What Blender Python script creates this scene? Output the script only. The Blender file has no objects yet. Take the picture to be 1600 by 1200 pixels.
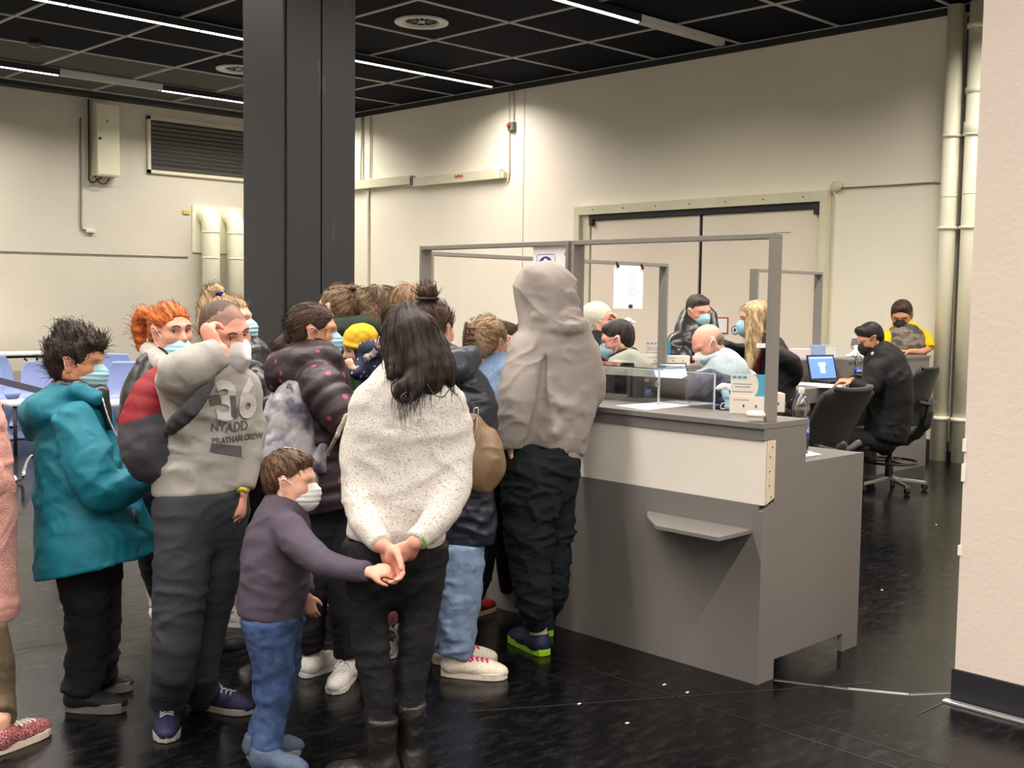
import bpy, bmesh, math, random
import numpy as np
from mathutils import Vector, Matrix
from mathutils.bvhtree import BVHTree
EXPO=1.64
POW=20.0
SPR=148
LAMPE=3
random.seed(7); RNG = np.random.default_rng(7)
PI = math.pi
scene = bpy.context.scene
COL = scene.collection
# ---------------------------------------------------------------- camera
FOC = 1778.9; PITCH = 0.0741130; ROLL = 0.0139317; YAW = 0.7973048; EYE = 1.6
Fv = Vector((math.cos(YAW)*math.cos(PITCH), math.sin(YAW)*math.cos(PITCH), -math.sin(PITCH)))
_r = Vector((math.sin(YAW), -math.cos(YAW), 0)); _u = _r.cross(Fv)
Rv = _r*math.cos(ROLL)+_u*math.sin(ROLL); Uv = _u*math.cos(ROLL)-_r*math.sin(ROLL)
CAM = Vector((0, 0, EYE))
cd = bpy.data.cameras.new('camera'); cam = bpy.data.objects.new('camera', cd); COL.objects.link(cam)
cd.sensor_width = 36; cd.lens = FOC*36/1600; cd.clip_start = .05; cd.clip_end = 100
cam.matrix_world = Matrix(((Rv.x, Uv.x, -Fv.x, 0), (Rv.y, Uv.y, -Fv.y, 0), (Rv.z, Uv.z, -Fv.z, EYE), (0, 0, 0, 1)))
scene.camera = cam
# ---------------------------------------------------------------- world, exposure
w = bpy.data.worlds.new('world'); scene.world = w; w.use_nodes = True
w.node_tree.nodes['Background'].inputs[0].default_value = (.9, .92, 1, 1)
w.node_tree.nodes['Background'].inputs[1].default_value = .3
scene.view_settings.view_transform = 'Standard'; scene.view_settings.look = 'None'
scene.view_settings.gamma = 1; scene.view_settings.use_curve_mapping = False
scene.view_settings.exposure = EXPO
scene.cycles.use_denoising = True
scene.cycles.max_bounces = 6; scene.cycles.diffuse_bounces = 4; scene.cycles.transparent_max_bounces = 12

def ray(px, py): return Fv+Rv*((px-800)/FOC)-Uv*((py-600)/FOC)
def at(px, py, d): return CAM+ray(px, py)*d
def onplane(px, py, ax, val):
    r = ray(px, py); return CAM+r*((val-CAM[ax])/r[ax])
def onfloor(px, py, z=0): return onplane(px, py, 2, z)
def depth(p): return (Vector(p)-CAM).dot(Fv)

# ---------------------------------------------------------------- room lights (the hall's fluorescent strips)
XW, YW, ZC = 11.5, 17.19, 4.64
def area(name, loc, sx, sy, power, col, spread):
    l = bpy.data.lights.new(name, 'AREA'); l.shape = 'RECTANGLE'; l.size = sx; l.size_y = sy
    l.energy = power; l.color = col; l.spread = spread
    o = bpy.data.objects.new(name, l); o.location = loc; COL.objects.link(o); return o
LIT = []   # (x_end, y, lit, colour)
for _y, _c in ((15.62, (1, .93, .84)), (11.8, (1, .90, .83)), (7.94, (1, .95, .80)), (4.1, (1, .92, .85)), (.26, (1, .92, .86)), (-3.58, (1, .92, .86))):
    for _k in range(12):
        _xe = 11.05-1.5*_k
        _lit = not ((_y > 15 and _k == 2) or (7 < _y < 8 and _k == 0))
        LIT.append((_xe, _y, _lit, _c))
for _xe, _y, _l, _c in LIT:
    if _l: area('strip_lamp_light', (_xe-.75, _y, ZC-.105), 1.46, .060, POW, _c, math.radians(SPR))

# ---------------------------------------------------------------- materials
def nt(name):
    m = bpy.data.materials.new(name); m.use_nodes = True
    return m, m.node_tree, m.node_tree.nodes['Principled BSDF']
def N(t, ty, **kw):
    n = t.nodes.new(ty)
    for k, v in kw.items(): setattr(n, k, v)
    return n
def c4(c): return (c[0], c[1], c[2], 1)
def srgb(r, g, b):
    f = lambda v: (v/255/12.92) if v/255 <= .04045 else ((v/255+.055)/1.055)**2.4
    return (f(r), f(g), f(b))
def plain(name, col, rough=.6, metal=0, spec=.5, bump=0, scale=60, var=0, emit=None, es=1, alpha=None, trans=0, coords='Object'):
    m, t, b = nt(name)
    b.inputs['Base Color'].default_value = c4(col); b.inputs['Roughness'].default_value = rough
    b.inputs['Metallic'].default_value = metal; b.inputs['Specular IOR Level'].default_value = spec
    if trans: b.inputs['Transmission Weight'].default_value = trans; b.inputs['IOR'].default_value = 1.2
    if emit: b.inputs['Emission Color'].default_value = c4(emit); b.inputs['Emission Strength'].default_value = es
    if bump or var:
        tc = N(t, 'ShaderNodeTexCoord'); nz = N(t, 'ShaderNodeTexNoise'); nz.inputs['Scale'].default_value = scale; nz.inputs['Detail'].default_value = 5
        t.links.new(tc.outputs[coords], nz.inputs['Vector'])
        if bump:
            bp = N(t, 'ShaderNodeBump'); bp.inputs['Strength'].default_value = bump; bp.inputs['Distance'].default_value = .01
            t.links.new(nz.outputs[0], bp.inputs['Height']); t.links.new(bp.outputs[0], b.inputs['Normal'])
        if var:
            mx = N(t, 'ShaderNodeMix', data_type='RGBA'); rp = N(t, 'ShaderNodeMapRange'); rp.inputs[1].default_value = .35; rp.inputs[2].default_value = .65
            t.links.new(nz.outputs[0], rp.inputs[0]); t.links.new(rp.outputs[0], mx.inputs[0])
            mx.inputs[6].default_value = c4([v*(1-var) for v in col]); mx.inputs[7].default_value = c4([min(1, v*(1+var)) for v in col])
            t.links.new(mx.outputs[2], b.inputs['Base Color'])
    return m
def wallmat(name, col, brick=None, smear=.06):
    m, t, b = nt(name); b.inputs['Roughness'].default_value = .55
    tc = N(t, 'ShaderNodeTexCoord'); nz = N(t, 'ShaderNodeTexNoise'); nz.inputs['Scale'].default_value = .9; nz.inputs['Detail'].default_value = 8
    t.links.new(tc.outputs['Object'], nz.inputs['Vector'])
    mx = N(t, 'ShaderNodeMix', data_type='RGBA'); mx.inputs[6].default_value = c4([v*(1-smear) for v in col]); mx.inputs[7].default_value = c4([min(1, v*(1+smear)) for v in col])
    rp = N(t, 'ShaderNodeMapRange'); rp.inputs[1].default_value = .3; rp.inputs[2].default_value = .7
    t.links.new(nz.outputs[0], rp.inputs[0]); t.links.new(rp.outputs[0], mx.inputs[0]); t.links.new(mx.outputs[2], b.inputs['Base Color'])
    n2 = N(t, 'ShaderNodeTexNoise'); n2.inputs['Scale'].default_value = 35; n2.inputs['Detail'].default_value = 4; t.links.new(tc.outputs['Object'], n2.inputs['Vector'])
    bp = N(t, 'ShaderNodeBump'); bp.inputs['Strength'].default_value = .25; bp.inputs['Distance'].default_value = .006
    t.links.new(n2.outputs[0], bp.inputs['Height']); last = bp
    if brick:
        mp = N(t, 'ShaderNodeMapping'); mp.inputs['Rotation'].default_value = brick
        t.links.new(tc.outputs['Object'], mp.inputs['Vector'])
        br = N(t, 'ShaderNodeTexBrick'); br.inputs['Scale'].default_value = 1; br.inputs['Mortar Size'].default_value = .006; br.inputs['Brick Width'].default_value = .5; br.inputs['Row Height'].default_value = .125
        br.inputs['Mortar Smooth'].default_value = .6
        br.inputs['Color1'].default_value = (1, 1, 1, 1); br.inputs['Color2'].default_value = (.9, .9, .9, 1); br.inputs['Mortar'].default_value = (.2, .2, .2, 1)
        t.links.new(mp.outputs[0], br.inputs['Vector'])
        b2 = N(t, 'ShaderNodeBump'); b2.inputs['Strength'].default_value = .22; b2.inputs['Distance'].default_value = .006
        t.links.new(br.outputs[0], b2.inputs['Height']); t.links.new(bp.outputs[0], b2.inputs['Normal']); last = b2
    t.links.new(last.outputs[0], b.inputs['Normal'])
    return m
def vcolmat(name, rough=.6, bump=0, scale=200, sheen=0, sss=0, spec=.4, mul=None):
    """material that takes the object's own colour layer 'Col' (hair streaks, skin tones)"""
    m, t, b = nt(name); b.inputs['Roughness'].default_value = rough; b.inputs['Specular IOR Level'].default_value = spec
    a = N(t, 'ShaderNodeAttribute'); a.attribute_name = 'Col'; t.links.new(a.outputs['Color'], b.inputs['Base Color'])
    if sss: b.inputs['Subsurface Weight'].default_value = sss; b.inputs['Subsurface Scale'].default_value = .008; b.inputs['Subsurface Radius'].default_value = (1, .4, .25)
    if bump:
        tc = N(t, 'ShaderNodeTexCoord'); nz = N(t, 'ShaderNodeTexNoise'); nz.inputs['Scale'].default_value = scale
        t.links.new(tc.outputs['Object'], nz.inputs['Vector']); bp = N(t, 'ShaderNodeBump'); bp.inputs['Strength'].default_value = bump; bp.inputs['Distance'].default_value = .004
        t.links.new(nz.outputs[0], bp.inputs['Height']); t.links.new(bp.outputs[0], b.inputs['Normal'])
    return m
_mc = {}
def cloth(col, rough=.85, bump=.25, scale=90, var=.12, spec=.25):
    k = ('c', tuple(col), rough, bump, scale, var)
    if k not in _mc: _mc[k] = creases(plain('cloth', col, rough, 0, spec, bump, scale, var))
    return _mc[k]
def creases(m, scale=7, strength=.55, dist=.02):
    """soft cloth creases added below the weave bump"""
    t = m.node_tree; b = t.nodes['Principled BSDF']; tc = N(t, 'ShaderNodeTexCoord'); nz = N(t, 'ShaderNodeTexNoise'); nz.inputs['Scale'].default_value = scale; nz.inputs['Detail'].default_value = 4; nz.inputs['Distortion'].default_value = 1.2
    nz.noise_type = 'RIDGED_MULTIFRACTAL'
    t.links.new(tc.outputs['Object'], nz.inputs['Vector']); bp = N(t, 'ShaderNodeBump'); bp.inputs['Strength'].default_value = strength; bp.inputs['Distance'].default_value = dist
    t.links.new(nz.outputs[0], bp.inputs['Height'])
    if b.inputs['Normal'].links:
        src = b.inputs['Normal'].links[0].from_node; t.links.new(bp.outputs[0], src.inputs['Normal'])
    else: t.links.new(bp.outputs[0], b.inputs['Normal'])
    return m
def spots(name, base, spotc, scale, thr, rough=.6, stretch=(1, 1, 1), noise=False, soft=.03, bump=.2):
    m, t, b = nt(name); b.inputs['Roughness'].default_value = rough
    tc = N(t, 'ShaderNodeTexCoord'); mp = N(t, 'ShaderNodeMapping'); mp.inputs['Scale'].default_value = stretch
    t.links.new(tc.outputs['Object'], mp.inputs['Vector'])
    if noise:
        tx = N(t, 'ShaderNodeTexNoise'); tx.inputs['Scale'].default_value = scale; tx.inputs['Detail'].default_value = 4; out = tx.outputs[0]
    else:
        tx = N(t, 'ShaderNodeTexVoronoi'); tx.inputs['Scale'].default_value = scale; out = tx.outputs['Distance']
    t.links.new(mp.outputs[0], tx.inputs['Vector'])
    rp = N(t, 'ShaderNodeMapRange'); rp.inputs[1].default_value = thr-soft; rp.inputs[2].default_value = thr+soft; t.links.new(out, rp.inputs[0])
    mx = N(t, 'ShaderNodeMix', data_type='RGBA'); mx.inputs[6].default_value = c4(spotc); mx.inputs[7].default_value = c4(base)
    t.links.new(rp.outputs[0], mx.inputs[0]); t.links.new(mx.outputs[2], b.inputs['Base Color'])
    nz = N(t, 'ShaderNodeTexNoise'); nz.inputs['Scale'].default_value = 120; t.links.new(tc.outputs['Object'], nz.inputs['Vector'])
    bp = N(t, 'ShaderNodeBump'); bp.inputs['Strength'].default_value = bump; bp.inputs['Distance'].default_value = .006; t.links.new(nz.outputs[0], bp.inputs['Height']); t.links.new(bp.outputs[0], b.inputs['Normal'])
    return m
def glassmat(name, col=(1, 1, 1), rough=.02, mixf=.12):
    """thin clear sheet: mostly transparent with a glossy reflection"""
    m = bpy.data.materials.new(name); m.use_nodes = True; t = m.node_tree
    for n in list(t.nodes): t.nodes.remove(n)
    o = N(t, 'ShaderNodeOutputMaterial'); mx = N(t, 'ShaderNodeMixShader'); tr = N(t, 'ShaderNodeBsdfTransparent'); gl = N(t, 'ShaderNodeBsdfGlossy')
    tr.inputs[0].default_value = c4(col); gl.inputs['Roughness'].default_value = rough
    fr = N(t, 'ShaderNodeFresnel'); fr.inputs[0].default_value = 1.45
    ad = N(t, 'ShaderNodeMath', operation='ADD'); ad.inputs[1].default_value = mixf; ad.use_clamp = True
    t.links.new(fr.outputs[0], ad.inputs[0]); t.links.new(ad.outputs[0], mx.inputs[0])
    t.links.new(tr.outputs[0], mx.inputs[1]); t.links.new(gl.outputs[0], mx.inputs[2]); t.links.new(mx.outputs[0], o.inputs[0])
    return m

# ---------------------------------------------------------------- mesh helpers
class MB:
    def __init__(s): s.bm = bmesh.new()
    def box(s, a, b, bev=0, m=0):
        a = Vector(a); b = Vector(b); lo = Vector(map(min, a, b)); hi = Vector(map(max, a, b))
        r = bmesh.ops.create_cube(s.bm, size=1); vs = r['verts']
        for v in vs: v.co = Vector((lo[i]+(v.co[i]+.5)*(hi[i]-lo[i]) for i in range(3)))
        fs = set(f for v in vs for f in v.link_faces)
        for f in fs: f.material_index = m
        if bev:
            es = list(set(e for v in vs for e in v.link_edges))
            bmesh.ops.bevel(s.bm, geom=es, offset=bev, segments=2, affect='EDGES', profile=.5)
        return s
    def obox(s, c, ax, ay, az, hx, hy, hz, bev=0, m=0):
        """oriented box: centre, three axes, half sizes"""
        c = Vector(c); ax = Vector(ax).normalized(); ay = Vector(ay).normalized(); az = Vector(az).normalized()
        r = bmesh.ops.create_cube(s.bm, size=2); vs = r['verts']
        for v in vs: v.co = c+ax*(v.co.x*hx)+ay*(v.co.y*hy)+az*(v.co.z*hz)
        for f in set(f for v in vs for f in v.link_faces): f.material_index = m
        if bev:
            es = list(set(e for v in vs for e in v.link_edges))
            bmesh.ops.bevel(s.bm, geom=es, offset=bev, segments=2, affect='EDGES', profile=.5)
        return s
    def tube(s, pts, r, seg=10, caps=True, m=0, closed=False):
        pts = [Vector(p) for p in pts]; n = len(pts); rr = r if hasattr(r, '__len__') else [r]*n
        rings = []; prev = None
        for i, p in enumerate(pts):
            if closed: d = pts[(i+1) % n]-pts[i-1]
            else: d = (pts[min(i+1, n-1)]-pts[max(i-1, 0)])
            d.normalize()
            if prev is None:
                a = d.orthogonal().normalized()
            else:
                a = prev-d*prev.dot(d)
                if a.length < 1e-6: a = d.orthogonal()
                a.normalize()
            prev = a; b = d.cross(a)
            rings.append([s.bm.verts.new(p+(a*math.cos(2*PI*k/seg)+b*math.sin(2*PI*k/seg))*rr[i]) for k in range(seg)])
        for i in range(n if closed else n-1):
            A, B = rings[i], rings[(i+1) % n]
            for k in range(seg):
                f = s.bm.faces.new((A[k], A[(k+1) % seg], B[(k+1) % seg], B[k])); f.smooth = True; f.material_index = m
        if caps and not closed:
            for R_, fl in ((rings[0], 1), (rings[-1], 0)):
                try: f = s.bm.faces.new(R_[::-1] if fl else R_); f.material_index = m
                except ValueError: pass
        return s
    def lathe(s, c, prof, seg=24, axis=(0, 0, 1), m=0):
        c = Vector(c); z = Vector(axis).normalized(); x = z.orthogonal().normalized(); y = z.cross(x); rings = []
        for r, h in prof:
            rings.append([s.bm.verts.new(c+z*h+(x*math.cos(2*PI*k/seg)+y*math.sin(2*PI*k/seg))*max(r, 1e-4)) for k in range(seg)])
        for A, B in zip(rings, rings[1:]):
            for k in range(seg):
                f = s.bm.faces.new((A[k], A[(k+1) % seg], B[(k+1) % seg], B[k])); f.smooth = True; f.material_index = m
        for R_ in (rings[0][::-1], rings[-1]):
            f = s.bm.faces.new(R_); f.material_index = m
        return s
    def prism(s, poly, z0=None, z1=None, dirv=(0, 0, 1), h=None, bev=0, m=0):
        """polygon of 3D points extruded along dirv by h"""
        d = Vector(dirv).normalized()*h; A = [s.bm.verts.new(Vector(p)) for p in poly]; B = [s.bm.verts.new(Vector(p)+d) for p in poly]
        fs = [s.bm.faces.new(A[::-1]), s.bm.faces.new(B)]; n = len(A)
        for k in range(n): fs.append(s.bm.faces.new((A[k], A[(k+1) % n], B[(k+1) % n], B[k])))
        for f in fs: f.material_index = m
        if bev:
            es = list(set(e for f in fs[:2] for e in f.edges))
            bmesh.ops.bevel(s.bm, geom=es, offset=bev, segments=2, affect='EDGES', profile=.5)
        return s
    def sphere(s, c, r, u=12, v=8, sc=(1, 1, 1), m=0):
        R_ = bmesh.ops.create_uvsphere(s.bm, u_segments=u, v_segments=v, radius=1)
        c = Vector(c)
        for q in R_['verts']: q.co = c+Vector((q.co.x*r*sc[0], q.co.y*r*sc[1], q.co.z*r*sc[2]))
        for f in set(f for q in R_['verts'] for f in q.link_faces): f.smooth = True; f.material_index = m
        return s
    def sheet(s, grid, m=0, smooth=True):
        V = [[s.bm.verts.new(Vector(p)) for p in row] for row in grid]
        for i in range(len(V)-1):
            for j in range(len(V[0])-1):
                f = s.bm.faces.new((V[i][j], V[i][j+1], V[i+1][j+1], V[i+1][j])); f.smooth = smooth; f.material_index = m
        return s
    def mesh(s, name, mats):
        bmesh.ops.recalc_face_normals(s.bm, faces=s.bm.faces)
        me = bpy.data.meshes.new(name); s.bm.to_mesh(me); s.bm.free()
        for m in (mats if isinstance(mats, (list, tuple)) else [mats]): me.materials.append(m)
        return me
    def build(s, name, mats, parent=None, **kw):
        return link(name, s.mesh(name, mats), parent, **kw)
def link(name, data, parent=None, label=None, cat=None, group=None, kind=None, loc=None):
    o = bpy.data.objects.new(name, data); COL.objects.link(o)
    if parent: o.parent = parent
    if loc is not None: o.location = loc
    if label: o['label'] = label
    if cat: o['category'] = cat
    if group: o['group'] = group
    if kind: o['kind'] = kind
    return o
def thing(name, label, cat, group=None): return link(name, None, None, label, cat, group)
def struct(o): o['kind'] = 'structure'; return o
def smoothpath(pts, sub=6):
    pts = [Vector(p) for p in pts]; n = len(pts); out = []
    if n < 3: return pts
    for i in range(n-1):
        p0 = pts[max(i-1, 0)]; p1 = pts[i]; p2 = pts[i+1]; p3 = pts[min(i+2, n-1)]
        for k in range(sub):
            t = k/sub
            out.append(.5*((2*p1)+(p2-p0)*t+(2*p0-5*p1+4*p2-p3)*t*t+(3*p1-p0-3*p2+p3)*t**3))
    out.append(pts[-1]); return out
def textobj(name, s, size, origin, xdir, ydir, mat, parent, depth_=.001, bold=0, conform=None, align='LEFT', **kw):
    """flat lettering standing at origin, reading along xdir, up along ydir"""
    cu = bpy.data.curves.new(name, 'FONT'); cu.body = s; cu.size = size; cu.extrude = depth_; cu.offset = bold; cu.align_x = align
    cu.resolution_u = 3
    o = bpy.data.objects.new(name, cu); COL.objects.link(o)
    dg = bpy.context.evaluated_depsgraph_get(); me = bpy.data.meshes.new_from_object(o.evaluated_get(dg))
    bpy.data.objects.remove(o)
    X = Vector(xdir).normalized(); Y = Vector(ydir); Y = (Y-X*Y.dot(X)).normalized(); Z = X.cross(Y); O = Vector(origin)
    bm = bmesh.new(); bm.from_mesh(me)
    if conform:
        tree, off = conform
        for k in range(2):
            es = [e for e in bm.edges if e.calc_length() > size*.12]
            if es: bmesh.ops.subdivide_edges(bm, edges=es, cuts=1)
        bmesh.ops.triangulate(bm, faces=bm.faces)
    for v in bm.verts:
        p = O+X*v.co.x+Y*v.co.y
        if conform:
            hit = tree.ray_cast(p+Z*.5, -Z)
            p = (hit[0]+Z*(off+v.co.z)) if hit[0] is not None else p+Z*v.co.z
        else: p = p+Z*v.co.z
        v.co = p
    bm.to_mesh(me); bm.free(); me.materials.clear(); me.materials.append(mat)
    return link(name, me, parent, **kw)
# ================================================================= THE HALL
M = {}
M['wallR'] = wallmat('wall_paint', (.86, .81, .68), smear=.03)
M['wallB'] = wallmat('painted_brick', (.60, .56, .475), brick=(PI/2, 0, 0), smear=.05)
M['pillar'] = wallmat('pillar_paint', (.74, .64, .55), smear=.03)
M['black'] = plain('black_paint', (.012, .012, .016), .55)
M['tile'] = plain('black_tile', (.006, .007, .014), .9, spec=.1, bump=.3, scale=200)
M['tileg'] = plain('grey_tile', (.10, .092, .082), .9, spec=.2, bump=.3, scale=200)
M['bar'] = plain('grid_bar', (.55, .55, .55), .6)
M['white'] = plain('white_enamel', (.7, .7, .66), .35)
M['cream'] = plain('cream_enamel', (.70, .67, .50), .4, var=.04, scale=3)
M['tubeM'] = plain('lamp_tube', (1, 1, 1), .5, emit=(1, .93, .88), es=LAMPE)
M['grey'] = plain('grey_laminate', (.175, .162, .150), .42, var=.03, scale=300, spec=.4)
M['greyd'] = plain('dark_laminate', (.10, .094, .088), .5)
M['panelw'] = plain('frosted_panel', (.74, .70, .62), .3)
M['steel'] = plain('brushed_steel', (.55, .55, .55), .3, 1)
M['dkmetal'] = plain('dark_metal', (.03, .03, .03), .4, .6)
M['rubber'] = plain('black_rubber', (.015, .015, .015), .7)
M['paper'] = plain('paper', (.86, .86, .88), .6)
M['glass'] = glassmat('acrylic')
M['ink'] = plain('black_ink', (.02, .02, .03), .6)
M['red'] = plain('red_plastic', (.5, .05, .02), .4)
M['door'] = wallmat('door_paint', (.80, .71, .60), smear=.04)
# ---- floor: worn black dance vinyl
def floormat():
    m, t, b = nt('black_vinyl'); b.inputs['Specular IOR Level'].default_value = .22
    tc = N(t, 'ShaderNodeTexCoord')
    n1 = N(t, 'ShaderNodeTexNoise'); n1.inputs['Scale'].default_value = 1.3; n1.inputs['Detail'].default_value = 9; n1.inputs['Roughness'].default_value = .6
    n2 = N(t, 'ShaderNodeTexNoise'); n2.inputs['Scale'].default_value = 9; n2.inputs['Detail'].default_value = 9; n2.inputs['Roughness'].default_value = .72
    mp = N(t, 'ShaderNodeMapping'); mp.inputs['Scale'].default_value = (1, 2.5, 1); mp.inputs['Rotation'].default_value = (0, 0, .5)
    for n in (n1,): t.links.new(tc.outputs['Object'], n.inputs['Vector'])
    t.links.new(tc.outputs['Object'], mp.inputs['Vector']); t.links.new(mp.outputs[0], n2.inputs['Vector'])
    r = N(t, 'ShaderNodeMapRange'); r.inputs[1].default_value = .35; r.inputs[2].default_value = .7; r.inputs[3].default_value = .13; r.inputs[4].default_value = .24
    t.links.new(n1.outputs[0], r.inputs[0])
    r3 = N(t, 'ShaderNodeMapRange'); r3.inputs[1].default_value = .4; r3.inputs[2].default_value = .75; r3.inputs[3].default_value = 0; r3.inputs[4].default_value = .14
    t.links.new(n2.outputs[0], r3.inputs[0]); ad = N(t, 'ShaderNodeMath', operation='ADD'); t.links.new(r.outputs[0], ad.inputs[0]); t.links.new(r3.outputs[0], ad.inputs[1]); t.links.new(ad.outputs[0], b.inputs['Roughness'])
    mx = N(t, 'ShaderNodeMix', data_type='RGBA'); mx.inputs[6].default_value = (.0025, .0025, .003, 1); mx.inputs[7].default_value = (.016, .0155, .015, 1)
    r2 = N(t, 'ShaderNodeMapRange'); r2.inputs[1].default_value = .48; r2.inputs[2].default_value = .78
    t.links.new(n2.outputs[0], r2.inputs[0]); t.links.new(r2.outputs[0], mx.inputs[0]); t.links.new(mx.outputs[2], b.inputs['Base Color'])
    n3 = N(t, 'ShaderNodeTexNoise'); n3.inputs['Scale'].default_value = 3; n3.inputs['Detail'].default_value = 6; t.links.new(tc.outputs['Object'], n3.inputs['Vector'])
    bp = N(t, 'ShaderNodeBump'); bp.inputs['Strength'].default_value = .07; bp.inputs['Distance'].default_value = .02
    t.links.new(n3.outputs[0], bp.inputs['Height']); t.links.new(bp.outputs[0], b.inputs['Normal'])
    return m
X0, Y0 = -8, -6
fl = struct(MB().box((X0, Y0, -.1), (XW+.2, YW+.2, 0)).build('floor', floormat()))
M['seam'] = plain('seam_tape', (.012, .012, .012), .3); M['scrap'] = plain('white_scrap', (.7, .7, .7), .7); M['alu'] = plain('aluminium_strip', (.5, .5, .5), .35, .7)
for a, b, wd, mm in (((3.645, 4.6), (3.645, 1.4), .004, 'seam'), ((3.79, 4.4), (3.79, 1.4), .003, 'seam'), ((3.46, 4.8), (3.46, 3.0), .003, 'seam'), ((2.9, 3.2), (4.4, 2.3), .005, 'seam')):
    d = (Vector(b)-Vector(a)).normalized(); n_ = Vector((-d.y, d.x))*wd
    P_ = [(*(Vector(a)+n_), .0), (*(Vector(b)+n_), .0), (*(Vector(b)-n_), .0), (*(Vector(a)-n_), .0)]
    MB().prism(P_, h=.0012).build('floor_seam', M[mm], fl)
p_ = [onfloor(*q) for q in ((1210, 1062), (1325, 1076), (1420, 1085), (1486, 1082))]
for i in range(3):
    a, b = p_[i], p_[i+1]; d = (b-a).normalized(); n_ = Vector((-d.y, d.x, 0))*.007
    MB().prism([a+n_, b+n_, b-n_, a-n_], h=.0025).build('floor_seam', M['black'] if i != 1 else M['alu'], fl)
    MB().prism([a-n_, b-n_, b-n_*2.0, a-n_*2.0], h=.0015).build('floor_seam', M['alu'], fl)
a, b = onfloor(1476, 1097), onfloor(1430, 1119); n_ = Vector((.004, .004, 0))
MB().prism([a+n_, b+n_*.3, b-n_*.3, a-n_], h=.002).build('floor_seam', M['black'], fl)
for q in ((1378, 922), (1038, 1070), (1074, 1082), (1463, 820), (640, 1060), (905, 1100), (980, 1130)):
    c = onfloor(*q); MB().box(c-Vector((.008, .004, 0)), c+Vector((.008, .004, .002))).build('paper_scrap', M['scrap'], fl)
# ---- walls
wr = struct(MB().box((XW+.004, Y0, 0), (XW+.2, YW+.2, 5)).build('wall_right', M['wallR']))
wb = struct(MB().box((X0, YW+.004, 0), (XW, YW+.2, 5)).build('wall_back', M['wallB']))
struct(MB().box((X0-.2, Y0, 0), (X0, YW, 5)).build('wall_left', M['wallR']))
struct(MB().box((X0, Y0-.2, 0), (XW, Y0, 5)).build('wall_front', M['wallR']))
bb = MB().box((XW-.012, 2, 0), (XW, 6.6, .19)).box((XW-.012, 10.6, 0), (XW, YW, .19)); struct(bb.build('baseboard_right', M['black']))
struct(MB().box((X0, YW-.012, 0), (XW-.02, YW, .14)).build('baseboard_back', M['black']))
# ---- ceiling: suspended grid with tiles
ce = struct(MB().box((X0, Y0, ZC+.12), (XW, YW, ZC+.3)).build('ceiling', M['tile']))
TX, TY = 1.3, 1.28
tdark = MB().box((-TX/2+.02, -TY/2+.02, 0), (TX/2-.02, TY/2-.02, .03), .008).mesh('ceiling_tile', M['tile'])
tgrey = MB().box((-TX/2+.05, -TY/2+.05, 0), (TX/2-.05, TY/2-.05, .03), .01).mesh('ceiling_tile', M['tileg'])
for i in range(9):
    for j in range(12):
        x = XW-TX*(i+.5); y = 1.56+TY*(j+.5)
        if y > YW or y*1.0 < 0: continue
        g = y > 14.4 and x < 10.1
        link('ceiling_tile', tgrey if g else tdark, ce, loc=(x, y, ZC+.012))
b1 = MB().box((-.014, 1.56, 0), (.014, 16.92, .03)).mesh('ceiling_bar', M['bar']); b2 = MB().box((-.2, -.014, 0), (XW, .014, .03)).mesh('ceiling_bar', M['bar'])
for i in range(10): link('ceiling_bar', b1, ce, loc=(XW-TX*i-(.016 if i == 0 else 0), 0, ZC))
for j in range(13): link('ceiling_bar', b2, ce, loc=(0, 1.56+TY*j, ZC+.001))
MB().box((XW-.03, Y0, ZC-.075), (XW, YW, ZC)).box((X0, 16.95, ZC-.06), (XW, YW, ZC+.01)).box((X0, 16.93, ZC-.06), (XW, 16.95, ZC+.12)).build('ceiling_fascia', M['black'], ce)
# ---- fluorescent strip fixtures
hm = MB().box((-.75, -.05, .02), (.75, .05, .06)).box((-.75, -.05, -.02), (.75, -.043, .02)).box((-.75, .043, -.02), (.75, .05, .02)).mesh('housing', M['black'])
hw = MB().box((-.75, -.05, .02), (.75, .05, .06)).box((-.75, -.05, -.02), (.75, -.043, .02)).box((-.75, .043, -.02), (.75, .05, .02)).mesh('housing', M['white'])
tm = MB().tube([(-.735, 0, -.004), (.735, 0, -.004)], .026, 10).mesh('tube', M['tubeM']); tmo = MB().tube([(-.735, 0, 0), (.735, 0, 0)], .014, 10).mesh('tube', M['white'])
em = MB().box((-.75, -.02, -.02), (-.735, .02, .02)).box((.735, -.02, -.02), (.75, .02, .02)).mesh('end_cap', M['white'])
row = {15.62: 'in the rearmost row', 11.8: 'in the middle row', 7.94: 'in the front row'}
nlab = {}
for _xe, _y, _lit, _c in LIT:
    if _xe < 3 or _y < 7: continue
    nn = nlab.setdefault(_y, []); nn.append(1); od = ('first', 'second', 'third', 'fourth', 'fifth', 'sixth')[len(nn)-1]
    lab = ('lit' if _lit else 'unlit')+' fluorescent strip light, '+od+' from the right wall '+row[_y]
    t_ = thing('strip_light', lab, 'ceiling light', 'fluorescent strip lights '+row[_y] if _lit else None); t_.location = (_xe-.75, _y, ZC-.067)
    link('housing', hm if _lit else hw, t_); link('tube', tm if _lit else tmo, t_); link('end_cap', em, t_)
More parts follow.
